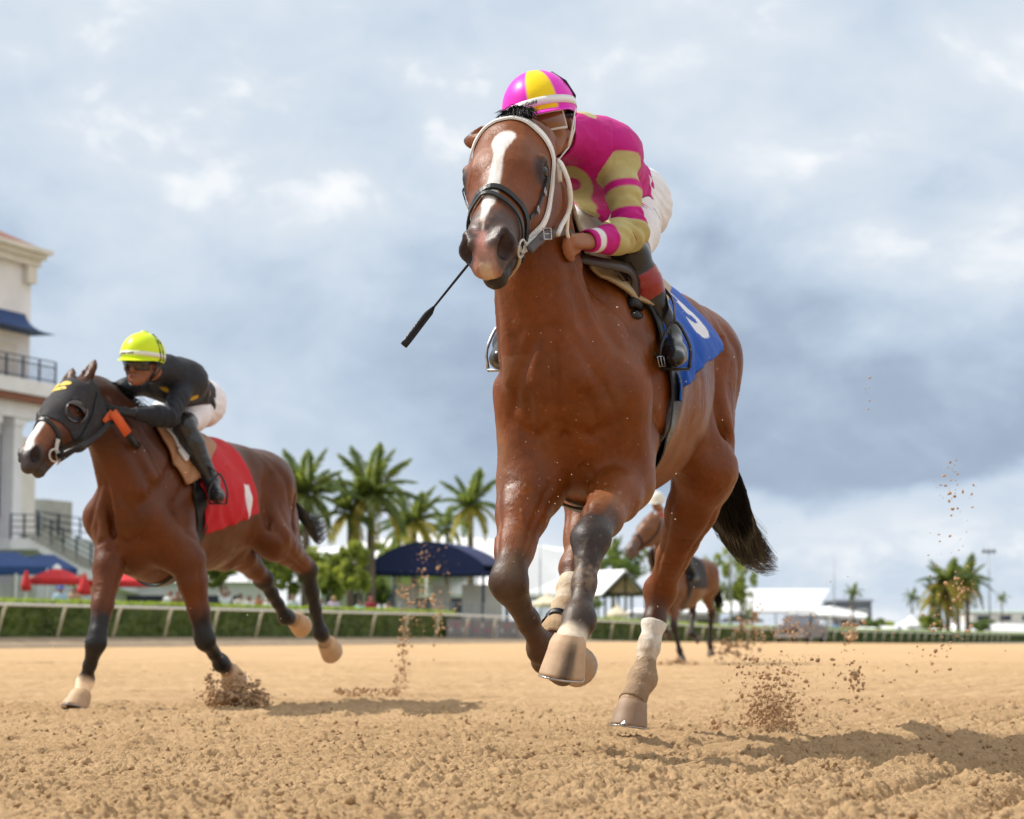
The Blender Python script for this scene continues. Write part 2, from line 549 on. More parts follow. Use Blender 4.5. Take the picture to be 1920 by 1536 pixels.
def horse_body(fr, J, h):
    """fills a field in the horse's own axes; J holds joints in those axes"""
    pts = np.array([J['poll'], J['muzzle']] + [q for leg in J['legs'] for q in leg['pts']] + [(-1.05, 0, 1.5), (0.85, 0.35, 1.2), (0, -0.35, 1)])
    lo = pts.min(0) - 0.22; hi = pts.max(0) + 0.22
    lo[0] = min(lo[0], -1.1); hi[2] = max(hi[2], 1.75); lo[1] = min(lo[1], -0.38); hi[1] = max(hi[1], 0.38)
    f = Field(lo, hi, h)
    Y = (0, 1, 0)
    # trunk
    f.add((0.44, 0, 1.165), (0.0, 0, 1.18), 0.365, 0.335, 0.08, Y, 0.67)
    f.add((0.28, 0, 1.18), (-0.15, 0, 1.18), 0.305, 0.295, 0.10, Y, 0.86)
    f.add((0.0, 0, 1.19), (-0.38, 0, 1.25), 0.33, 0.265, 0.10, Y, 0.84)
    f.add((0.60, 0, 1.13), (0.42, 0, 1.13), 0.27, 0.33, 0.08, Y, 0.78)
    f.add((0.62, 0, 0.90), (0.35, 0, 0.86), 0.10, 0.09, 0.10)
    f.add((0.46, 0, 1.42), (0.20, 0, 1.43), 0.15, 0.15, 0.10, Y, 0.55)
    f.add((0.20, 0, 1.43), (-0.25, 0, 1.38), 0.14, 0.16, 0.14, Y, 0.9)
    f.add((-0.22, 0, 1.36), (-0.58, 0, 1.35), 0.20, 0.225, 0.12, Y, 1.0)
    for s in (-1, 1):
        hp = next(l for l in J['legs'] if l['kind'] == 'hind' and l['s'] == s)
        fp = next(l for l in J['legs'] if l['kind'] == 'fore' and l['s'] == s)
        # croup and haunch
        f.add((-0.36, s * 0.10, 1.42), (-0.62, s * 0.11, 1.36), 0.135, 0.15, 0.05)
        f.ball((-0.42, s * 0.185, 1.45), 0.045, 0.06)
        f.add((-0.58, s * 0.12, 1.35), (-0.74, s * 0.10, 1.18), 0.175, 0.135, 0.10)
        st, hk = np.array(hp['pts'][0]), np.array(hp['pts'][1])
        hip = np.array((-0.57, s * 0.135, 1.28))
        f.add(hip, st, 0.20, 0.13, 0.06, Y, 0.72)
        but = np.array((-0.78, s * 0.11, 1.17))
        f.add(but, st * 0.45 + hk * 0.55 + np.array((-0.03, 0, 0.0)), 0.115, 0.070, 0.08, Y, 0.8)
        f.add(hip + (-0.08, 0, -0.02), st * 0.7 + hk * 0.3 + np.array((-0.06, 0, 0)), 0.14, 0.08, 0.04, Y, 0.75)
        f.add((-0.30, s * 0.12, 1.15), st, 0.12, 0.09, 0.09, Y, 0.6)             # flank fold
        # shoulder, arm, breast
        el = np.array(fp['pts'][0]); kn = np.array(fp['pts'][1]); ps = np.array((0.70, s * 0.150, 1.10))
        f.add((0.36, s * 0.07, 1.46), ps, 0.085, 0.115, 0.05, Y, 0.72)
        f.add((0.22, s * 0.10, 1.38), (0.50, s * 0.17, 1.14), 0.085, 0.10, 0.05, Y, 0.7)      # triceps
        f.add(ps, el, 0.098, 0.086, 0.05)
        f.add((0.47, s * 0.168, 1.12), el, 0.095, 0.08, 0.05)
        f.ball((0.735, s * 0.158, 1.11), 0.060, 0.035)
        f.add((0.78, s * 0.055, 1.17), (0.66, s * 0.10, 0.96), 0.085, 0.075, 0.030)            # pectorals
        f.add((0.70, s * 0.05, 0.98), el + (0, -s * 0.04, -0.02), 0.075, 0.07, 0.05)
    f.sub((0.885, 0, 1.22), (0.80, 0, 0.97), 0.022, 0.018, 0.035)
    # girth and belly lines
    for s in (-1, 1):
        ps = np.array((0.70, s * 0.155, 1.10))
        f.chain_sub([(-0.42, s * 0.262, 1.40), (-0.375, s * 0.272, 1.25), (-0.40, s * 0.268, 1.08), (-0.47, s * 0.25, 0.96)], [0.014, 0.020, 0.022, 0.018], 0.035); f.chain_sub([(-0.70, s * 0.235, 1.38), (-0.66, s * 0.262, 1.22), (-0.63, s * 0.25, 1.05)], [0.010, 0.014, 0.012], 0.04); f.chain_sub([(0.30, s * 0.195, 1.40), (0.42, s * 0.262, 1.22), (0.40, s * 0.27, 1.02)], [0.012, 0.016, 0.016], 0.035)
    # neck
    po, mu = np.array(J['poll'], float), np.array(J['muzzle'], float)
    hd = unit(mu - po); lat = np.array(J['lat'], float); lat = unit(lat - hd * (lat @ hd)); nn = np.cross(hd, lat)
    if nn @ np.array([1, 0, 0.6]) < 0: nn = -nn
    LH = np.linalg.norm(mu - po); q = LH / 0.60
    H = lambda u, v, w: po + (hd * u + lat * v + nn * w) * q
    J['H'] = H; J['hd'], J['latn'], J['nn'] = hd, lat, nn
    N = J['neck']
    f.chain([(0.44, 0, 1.28), N[0], N[1], N[2], H(0.05, 0, -0.13)], [0.27, J.get('nr', (0.235, 0.185, 0.145))[0], J.get('nr', (0.235, 0.185, 0.145))[1], J.get('nr', (0.235, 0.185, 0.145))[2], 0.115], 0.09, Y, 0.56)
    crest = [np.array((0.30, 0, 1.53)), np.array(N[0]) + np.array((-0.17, 0, 0.14)), np.array(N[1]) + np.array((-0.13, 0, 0.09)), np.array(N[2]) + np.array((-0.10, 0, 0.05)), H(0.0, 0, -0.05)]
    f.chain(crest, [0.07, 0.06, 0.055, 0.05, 0.055], 0.10, Y, 0.8)
    J['crest'] = crest
    for s in (-1, 1):   # jugular groove and the long neck muscle
        a, b, c = np.array(N[0]), np.array(N[1]), np.array(N[2])
        f.chain([a + (0.19, s * 0.085, -0.05), b + (0.12, s * 0.06, -0.02), c + (0.075, s * 0.05, 0.0)], [0.06, 0.045, 0.035], 0.035)
        f.chain([a + (0.13, s * 0.125, 0.02), b + (0.075, s * 0.098, 0.02), c + (0.02, s * 0.085, 0.0)], [0.05, 0.04, 0.034], 0.03)
    f.chain([np.array((0.79, 0, 1.22)), np.array(N[0]) + (0.185, 0, -0.06), np.array(N[1]) + (0.14, 0, -0.02), np.array(N[2]) + (0.09, 0, 0.0)], [0.05, 0.05, 0.045, 0.04], 0.05)
    # head
    A = lambda a, b, ra, rb, k=0.03, fl=1.0: f.add(H(*a), H(*b), ra * q, rb * q, k, lat if fl != 1.0 else None, fl)
    f.ball(H(0.05, 0, -0.055), 0.088 * q, 0.05)
    for s in (-1, 1):
        A((0.06, s * 0.025, -0.02), (0.20, s * 0.040, -0.022), 0.066, 0.066, 0.035)
        A((0.02, s * 0.055, -0.055), (0.17, s * 0.072, -0.06), 0.064, 0.050, 0.03)
        f.ball(H(0.190, s * 0.093, -0.036), 0.035 * q, 0.022)
        f.chain([H(0.150, s * 0.085, -0.020), H(0.166, s * 0.108, -0.016), H(0.202, s * 0.110, -0.018)], [0.012 * q, 0.015 * q, 0.010 * q], 0.014)
        A((0.21, s * 0.098, -0.066), (0.37, s * 0.062, -0.072), 0.017, 0.012, 0.03)
        A((0.24, s * 0.045, -0.045), (0.46, s * 0.026, -0.040), 0.052, 0.036, 0.04)
        A((0.11, s * 0.068, -0.165), (0.27, s * 0.066, -0.140), 0.100, 0.082, 0.04, 0.48)
        A((0.25, s * 0.044, -0.155), (0.50, s * 0.024, -0.105), 0.036, 0.025, 0.04)
        A((0.06, s * 0.05, -0.10), (0.13, s * 0.06, -0.15), 0.055, 0.055, 0.05)
        # nostrils, flared
        A((0.485, s * 0.034, -0.016), (0.538, s * 0.048, -0.020), 0.028, 0.035, 0.022); A((0.515, s * 0.052, 0.014), (0.548, s * 0.040, 0.008), 0.014, 0.016, 0.012)
        f.dent(H(0.192, s * 0.136, -0.034), 0.025 * q, 0.010)
    A((0.17, 0, -0.010), (0.46, 0, -0.006), 0.060, 0.040, 0.05, 0.95)
    A((0.44, 0, -0.035), (0.545, 0, -0.040), 0.052, 0.048, 0.035)
    A((0.55, 0.018, -0.035), (0.588, 0.014, -0.050), 0.034, 0.030, 0.025); A((0.55, -0.018, -0.035), (0.588, -0.014, -0.050), 0.034, 0.030, 0.025)
    A((0.30, 0, -0.10), (0.47, 0, -0.085), 0.055, 0.042, 0.05)
    A((0.47, 0, -0.105), (0.555, 0, -0.108), 0.036, 0.036, 0.02)
    for s in (-1, 1):
        f.sub(H(0.536, s * 0.068, 0.014), H(0.568, s * 0.058, -0.020), 0.015 * q, 0.023 * q, 0.006)
        f.sub(H(0.550, s * 0.052, 0.004), H(0.566, s * 0.046, -0.02), 0.014 * q, 0.018 * q, 0.006)
    f.sub(H(0.60, 0, -0.082), H(0.47, 0.07, -0.082), 0.005, 0.004, 0.010); f.sub(H(0.60, 0, -0.082), H(0.47, -0.07, -0.082), 0.005, 0.004, 0.010)
    # ears
    for s, tip in zip((-1, 1), J['ears']):
        b0 = H(0.005, s * 0.058, -0.010); tp = H(*tip); mid = b0 * 0.5 + tp * 0.5
        ax = unit(tp - b0); front = unit(nn - ax * (nn @ ax)) if J.get('earf') is None else unit(np.array(J['earf']) - ax * (np.array(J['earf']) @ ax))
        mid = mid - front * 0.004
        f.chain([b0, b0 * 0.62 + tp * 0.38, mid * 0.6 + tp * 0.4, tp], [0.030, 0.037, 0.028, 0.004], 0.02, front, 0.8)
        f.sub(b0 * 0.7 + tp * 0.3 + front * 0.027, tp * 0.84 + b0 * 0.16 + front * 0.018, 0.022, 0.010, 0.008)
    # legs
    for leg in J['legs']:
        p = [np.array(x, float) for x in leg['pts']]; s = leg['s']
        if leg['kind'] == 'fore':
            el, kn, fe, co = p
            ax = unit(kn - el); ow = unit(np.array((0, s, 0)) - ax * (ax[1] * s)); fw = unit(np.cross(ax, np.array((0, 1.0, 0)))) * (-1)
            if fw @ np.array((1, 0, 0.3)) < 0: fw = -fw
            f.chain([el, el * 0.72 + kn * 0.28, el * 0.35 + kn * 0.65, kn], [0.088, 0.078, 0.057, 0.047], 0.03)
            f.add(el * 0.85 + kn * 0.15 + fw * 0.02 + ow * 0.028, el * 0.35 + kn * 0.65 + ow * 0.014 + fw * 0.010, 0.052, 0.031, 0.012)
            f.add(el * 0.9 + kn * 0.1 - fw * 0.035, el * 0.40 + kn * 0.60 - fw * 0.014, 0.056, 0.034, 0.014)
            f.chain([kn * 0.93 + el * 0.07 + fw * 0.004, kn * 0.93 + fe * 0.07 + fw * 0.004, kn * 0.72 + fe * 0.28], [0.049, 0.049, 0.033], 0.02); f.ball(kn + ow * 0.020, 0.038, 0.02); f.ball(kn - ow * 0.020, 0.038, 0.02)
            f.ball(kn - fw * 0.032, 0.024, 0.02)
            c0, c1 = kn * 0.85 + fe * 0.15, fe
            cx = unit(fe - kn); bk = unit(np.cross(cx, ow)); 
            if bk @ fw > 0: bk = -bk
            f.chain([c0, c0 * 0.5 + c1 * 0.5, c1], [0.038, 0.032, 0.035], 0.03)
            f.chain([c0 + bk * 0.028, c0 * 0.5 + c1 * 0.5 + bk * 0.029, c1 + bk * 0.022], [0.021, 0.020, 0.026], 0.014)
            f.ball(fe, 0.043, 0.03); f.ball(fe + bk * 0.022, 0.035, 0.025)
            f.add(fe, co, 0.036, 0.045, 0.025); f.add(co, co, 0.044, 0.044, 0.015, unit(co - fe), 0.5)
        else:
            st, hk, fe, co = p
            ax = unit(hk - st); bk = unit(np.array((-1.0, 0, 0.4)) - ax * (ax @ np.array((-1.0, 0, 0.4))))
            cx = unit(fe - hk); cb = unit(-unit(st - hk) * 1.0 + 0); cb = unit((hk - (st * 0.5 + fe * 0.5)))
            if np.linalg.norm(hk - (st * 0.5 + fe * 0.5)) < 0.05: cb = bk
            cb2 = unit(cb - cx * (cb @ cx)); cb1 = unit(cb - ax * (cb @ ax))
            ow = unit(np.cross(cx, cb2))
            f.chain([st, st * 0.68 + hk * 0.32, st * 0.28 + hk * 0.72, hk], [0.112, 0.088, 0.058, 0.048], 0.03)
            f.ball(st + unit(np.array((1, 0, 0))) * 0.02, 0.08, 0.05)
            f.add(st * 0.7 + hk * 0.3 + cb1 * 0.045, hk + cb1 * 0.048 - ax * 0.04, 0.045, 0.018, 0.02)            # hamstring cord
            hp_ = hk + cb1 * 0.048 - ax * 0.03
            f.add(hp_, hk + cb2 * 0.03 + cx * 0.05, 0.027, 0.024, 0.02)
            f.ball(hk, 0.049, 0.025); f.ball(hk + ow * 0.016, 0.044, 0.03); f.ball(hk - ow * 0.016, 0.044, 0.03)
            c0, c1 = hk + cx * 0.03, fe
            f.chain([c0, c0 * 0.7 + c1 * 0.3, c0 * 0.4 + c1 * 0.6, c1], [0.046, 0.037, 0.033, 0.036], 0.03)
            f.chain([c0 + cb2 * 0.025, c0 * 0.5 + c1 * 0.5 + cb2 * 0.026, c1 + cb2 * 0.022], [0.023, 0.020, 0.026], 0.014)
            f.ball(fe, 0.045, 0.03); f.ball(fe + cb2 * 0.022, 0.036, 0.025)
            f.add(fe, co, 0.037, 0.046, 0.025); f.add(co, co, 0.045, 0.045, 0.015, unit(co - fe), 0.5)
    if J.get('sheath'):
        f.add((-0.33, 0, 0.90), (-0.20, 0, 0.90), 0.06, 0.04, 0.06)
    return f

def build_hoof(fr, co, ax, toe, colr, parent, dark=None, shoe=True, name='hoof', sc=1.0, ln=1.0, clip=False):
    """horn capsule below the coronet: ax points to the ground side, toe to the front of the foot"""
    ax, toe = unit(ax) * 1.0, np.array(toe, float); toe = unit(toe - ax * (toe @ ax)); sd = np.cross(ax, toe)
    V, F, C = [], [], []; n = 28; rings = [(-0.016, 0.040, 0.040, 0.0), (-0.004, 0.048, 0.047, 0.001), (0.004, 0.0515, 0.050, 0.003), (0.022, 0.0535, 0.052, 0.007), (0.047, 0.0585, 0.057, 0.014), (0.070, 0.064, 0.061, 0.0205), (0.078, 0.0645, 0.0615, 0.022), (0.0785, 0.055, 0.053, 0.018), (0.070, 0.045, 0.043, 0.014), (0.066, 0.0, 0.0, 0.008)]
    for i, (d, rt, rs, sh) in enumerate(rings):
        for k in range(n):
            a = 2 * math.pi * k / n; ct, st = math.cos(a), math.sin(a)
            dd = d * ln * (1.0 if ct > 0 else 1.0 + 0.30 * ct)      # low heels
            rr = 1.0 if ct > -0.6 else 1.0 - 0.18 * (abs(ct) - 0.6) / 0.4
            V.append(co + (ax * dd + toe * (ct * rt * rr + sh) + sd * st * rs) * sc)
            c = np.array(colr) * (0.92 + 0.16 * rnd.random() * 0.3)
            if dark is not None and i >= 1: c = c * (1 - 0.80 * math.exp(-(((k / n + 0.5) % 1.0 - 0.5 - dark - 0.006 * i) / 0.048) ** 4) * min(1, i / 3))
            if i <= 2: c = c * 1.10
            if i >= 7: c = c * 0.7
            C.append(c)
    for i in range(len(rings) - 1):
        for k in range(n):
            k2 = (k + 1) % n; F.append((i * n + k, i * n + k2, (i + 1) * n + k2, (i + 1) * n + k))
    me = np_mesh(name, fr.W(np.array(V)), np.array(F)); set_col(me, C)
    me.flip_normals() if (np.cross(ax, toe) @ sd) < 0 else None
    o = link_mesh(name, me, M['hoof'], parent)
    if shoe:
        b = MB(); pts = []
        for k in range(17):
            a = math.radians(-140 + 280 * k / 16); ct, st = math.cos(a), math.sin(a)
            dd = (0.078 * ln + 0.003) * (1.0 if ct > 0 else 1.0 + 0.30 * ct)
            pts.append(fr.w(co + (ax * dd + toe * (ct * 0.057 + 0.021) + sd * st * 0.055) * sc))
        b.tube(pts, 0.0095, n=6, flat=0.42, up=tuple(ax @ fr.A))
        if clip:
            q0 = co + (ax * (0.078 * ln - 0.001) + toe * 0.0905) * sc; b.add([fr.w(q0 + sd * 0.011), fr.w(q0 - sd * 0.011), fr.w(q0 - ax * 0.014 - toe * 0.003), fr.w(q0 + toe * 0.004 - ax * 0.004)], [(0, 1, 3), (1, 2, 3), (2, 0, 3), (0, 2, 1)])
        b.build('horseshoe', M['steel'], o)
    return o

def strands(name, roots, dirs_fn, K, rad, mat, parent):
    """hair: one mesh of many thin tapering strands; dirs_fn(i, t) -> point"""
    V, F = [], []
    for i in range(len(roots)):
        pts = np.array([dirs_fn(i, k / (K - 1)) for k in range(K)])
        tan = np.gradient(pts, axis=0); tan /= np.maximum(np.linalg.norm(tan, axis=1), 1e-9)[:, None]
        a = np.cross(tan, np.array([0.31, 0.9, 0.3])); a /= np.maximum(np.linalg.norm(a, axis=1), 1e-9)[:, None]
        b = np.cross(tan, a); base = len(V) * 3 * K if False else len(F)
        b0 = i * 3 * K
        for k in range(K):
            r = rad * (1 - (k / (K - 1)) ** 2 * 0.85)
            for j in range(3):
                an = j * 2.094
                V.append(pts[k] + a[k] * math.cos(an) * r + b[k] * math.sin(an) * r)
        for k in range(K - 1):
            for j in range(3):
                j2 = (j + 1) % 3
                F.append((b0 + k * 3 + j, b0 + k * 3 + j2, b0 + (k + 1) * 3 + j2, b0 + (k + 1) * 3 + j))
    me = np_mesh(name, np.array(V), np.array(F))
    return link_mesh(name, me, mat, parent)

class Body:
    pass

def poly_d(A, poly):
    """distance of flat points to a broken line, and the place along it"""
    best = np.full(len(A), 1e9); tt = np.zeros(len(A)); n = len(poly) - 1
    for i in range(n):
        a, b = np.array(poly[i], float), np.array(poly[i + 1], float); ba = b - a
        t = np.clip(((A - a) @ ba) / (ba @ ba), 0, 1); d = np.linalg.norm(A - a - t[:, None] * ba, axis=1); m = d < best; best[m] = d[m]; tt[m] = (i + t[m]) / n
    return best, tt
def carve(V, J, disp):
    """the lines between the muscles of trunk, shoulder and thigh"""
    N = vnormals(V, J['_F']); D = np.zeros(len(V)); side = V[:, [0, 2]]; front = V[:, [1, 2]]
    Nk = [np.array(q) for q in J['neck']]
    S = [([(0.42, 1.53), (0.60, 1.37), (0.73, 1.20)], 0.011, 0.022), ([(0.34, 1.47), (0.49, 1.30), (0.64, 1.13)], 0.008, 0.020), ([(0.26, 1.40), (0.35, 1.20), (0.40, 1.02)], 0.011, 0.024),
         ([(0.64, 1.08), (0.55, 0.99), (0.45, 0.94)], 0.008, 0.018), ([(-0.38, 1.44), (-0.355, 1.25), (-0.39, 1.08), (-0.47, 0.97)], 0.015, 0.026), ([(-0.64, 1.42), (-0.67, 1.25), (-0.65, 1.05), (-0.60, 0.92)], 0.012, 0.022),
         ([(-0.40, 1.50), (-0.52, 1.38), (-0.58, 1.22)], 0.007, 0.022), ([(-0.46, 1.20), (-0.52, 1.06), (-0.56, 0.94)], 0.006, 0.022),
         ([(0.12, 1.02), (-0.10, 0.98), (-0.32, 1.02)], 0.005, 0.03)]
    for k in range(6): S.append(([(0.20 - 0.085 * k, 1.34), (0.15 - 0.09 * k, 1.05)], 0.0012, 0.016))
    for o in (0.10, -0.03): S.append(([(Nk[0][0] + o, Nk[0][2] - 0.02), (Nk[1][0] + o * 0.8, Nk[1][2]), (Nk[2][0] + o * 0.6, Nk[2][2])], 0.007, 0.018))
    ok = np.abs(N[:, 1]) > 0.35
    for pl, dp, w in S:
        d, t = poly_d(side, pl); D -= ok * dp * np.exp(-(d / w) ** 2) * np.sin(np.clip(t, 0.06, 0.94) * math.pi) ** 0.6
        D += ok * dp * 0.35 * np.exp(-((d - 2.4 * w) / (1.4 * w)) ** 2) * np.sin(np.clip(t, 0.04, 0.96) * math.pi)
    fr_ = (V[:, 0] > 0.52) & (N[:, 0] > 0.25) & (V[:, 2] < 1.40) & (V[:, 2] > 0.80)
    G = [([(0, 1.28), (0, 0.93)], 0.016, 0.016)]
    for s in (-1, 1): G += [([(s * 0.045, 1.27), (s * 0.115, 1.14), (s * 0.165, 1.02)], 0.011, 0.018), ([(s * 0.015, 0.99), (s * 0.085, 0.955), (s * 0.15, 1.0)], 0.009, 0.016), ([(s * 0.09, 1.08), (s * 0.10, 0.99)], 0.006, 0.014)]
    for pl, dp, w in G:
        d, t = poly_d(front, pl); D -= fr_ * dp * np.exp(-(d / w) ** 2) * np.sin(np.clip(t, 0.08, 0.92) * math.pi) ** 0.6
    for leg in J['legs']:                                   # forearm and gaskin: the long muscles
        a, b = np.array(leg['pts'][0], float), np.array(leg['pts'][1], float); t, d = seg_t(V, a, b); ax = unit(b - a); r = V - a - np.clip(t, 0, 1)[:, None] * (b - a); y = np.array((0, 1.0, 0)); e1 = unit(y - ax * (ax @ y)); e2 = np.cross(ax, e1)
        ph = np.arctan2(r @ e2, r @ e1); w = (d < 0.14) * sstep(t, 0.02, 0.2) * sstep(-t, -0.92, -0.65)
        D -= w * 0.0055 * (np.exp(-((np.angle(np.exp(1j * (ph - 0.5 - 0.3 * t)))) / 0.16) ** 2) + np.exp(-((np.angle(np.exp(1j * (ph - 2.5 + 0.3 * t)))) / 0.16) ** 2) + np.exp(-((np.angle(np.exp(1j * (ph + 1.3)))) / 0.16) ** 2))
    return (V + N * D[:, None]).astype(np.float32)

def finish_horse(fr, J, f, label, group, paint, mat, disp=0.0012, name='horse'):
    V, F = f.mesh(); V = relax(V, F, 2, 0.45); J['_F'] = F
    N = vnormals(V, F)
    if disp:
        d = noise3(V * 14.0) * disp * 1.6 + noise3(V * np.array([34.0, 34.0, 22.0])) * disp * 0.8
        vq = V * np.array([7.0, 7.0, 5.0]) + 0.6 * noise3(V * 9)[:, None]; vein = np.exp(-(noise3(vq) / 0.035) ** 2) * sstep(noise3(V * 3.1 + 8), -0.1, 0.4)
        d = d + vein * disp * 2.0 + noise3(V * np.array([5.0, 5.0, 3.0]) + 4) * disp * 2.2
        V = (V + N * d[:, None]).astype(np.float32)
    V = carve(V, J, disp)
    C = paint(V, J)
    root = empty(name, fr.w(0, 0, 0), math.radians(-90 - fr.theta))
    tag(root, label, 'horse', group)
    Vw = fr.W(V).astype(np.float32)
    me = np_mesh('body', Vw, F); set_col(me, C)
    o = link_mesh('body', me, mat, root)
    B = Body(); B.V, B.F, B.N, B.Vl, B.root, B.fr, B.J, B.obj = Vw, F, vnormals(Vw, F), V, root, fr, J, o
    B.bvh = BVHTree.FromPolygons([tuple(v) for v in Vw.tolist()], F.tolist())
    return B

def snap(B, p, off=0.0):
    loc, n, i, d = B.bvh.find_nearest(Vector([float(c) for c in p]))
    return np.array(loc) + np.array(n) * off, np.array(n)

def densify(pts, step=0.012):
    out = [np.array(pts[0], float)]
    pts = [np.array(p, float) for p in pts]
    # Catmull-Rom
    P_ = [pts[0] * 2 - pts[1]] + pts + [pts[-1] * 2 - pts[-2]]
    for i in range(1, len(P_) - 2):
        a, b, c, d = P_[i - 1], P_[i], P_[i + 1], P_[i + 2]
        n = max(2, int(np.linalg.norm(c - b) / step))
        for k in range(1, n + 1):
            t = k / n
            out.append(0.5 * ((2 * b) + (c - a) * t + (2 * a - 5 * b + 4 * c - d) * t * t + (3 * b - a - 3 * c + d) * t ** 3))
    return out

def strap(B, pts, width, thick, mat, name, parent=None, stick=True, off=None, mb=None, mi=0, up=None):
    """a flat strap laid over a body: the points are drawn to its skin"""
    D = densify(pts)
    off = thick * 0.5 + 0.0015 if off is None else off
    ups, q = [], []
    for p in D:
        s, n = snap(B, p, off)
        q.append(s if stick else p); ups.append(n if up is None else np.array(up, float))
    q = np.array(q)
    ups = np.array(ups)
    for _ in range(4):
        if stick: q[1:-1] = q[1:-1] * 0.5 + (q[:-2] + q[2:]) * 0.25
        ups[1:-1] = ups[1:-1] * 0.5 + (ups[:-2] + ups[2:]) * 0.25
    if stick:
        q = np.array([snap(B, p, off)[0] if np.dot(p - snap(B, p)[0], snap(B, p)[1]) < off else p for p in q])
    b = mb or MB()
    V, Fq = [], []
    n = len(q)
    for i in range(n):
        t = unit(q[min(i + 1, n - 1)] - q[max(i - 1, 0)]); u = unit(ups[i] - t * (ups[i] @ t)); s = np.cross(t, u)
        w, h = width / 2, thick / 2
        for a, c in ((-1, -0.7), (-0.85, 1), (0.85, 1), (1, -0.7)):
            V.append(q[i] + s * w * a + u * h * c)
    for i in range(n - 1):
        for k in range(4):
            k2 = (k + 1) % 4
            Fq.append((i * 4 + k, i * 4 + k2, (i + 1) * 4 + k2, (i + 1) * 4 + k))
    Fq.append((3, 2, 1, 0)); Fq.append(tuple((n - 1) * 4 + k for k in range(4)))
    b.add(V, Fq, mi)
    if mb is None: return b.build(name, mat, parent)

def ring(b, c, nrm, r, t, n=14):
    nrm = unit(nrm); a = unit(np.cross(nrm, (0.3, 0.2, 1.0))); d = np.cross(nrm, a)
    b.tube([c + (a * math.cos(2 * math.pi * k / n) + d * math.sin(2 * math.pi * k / n)) * r for k in range(n + 1)], t, n=6, cap=False)
def buckle(b, c, up, along, w, h, t=0.0022):
    up, along = unit(up), unit(along); s = np.cross(up, along)
    q = [c + s * w * x + along * h * y for x, y in ((-1, -1), (1, -1), (1, 1), (-1, 1), (-1, -1))]
    b.tube(q, t, n=4, cap=False); b.tube([c - along * h, c + along * h], t * 0.8, n=4)

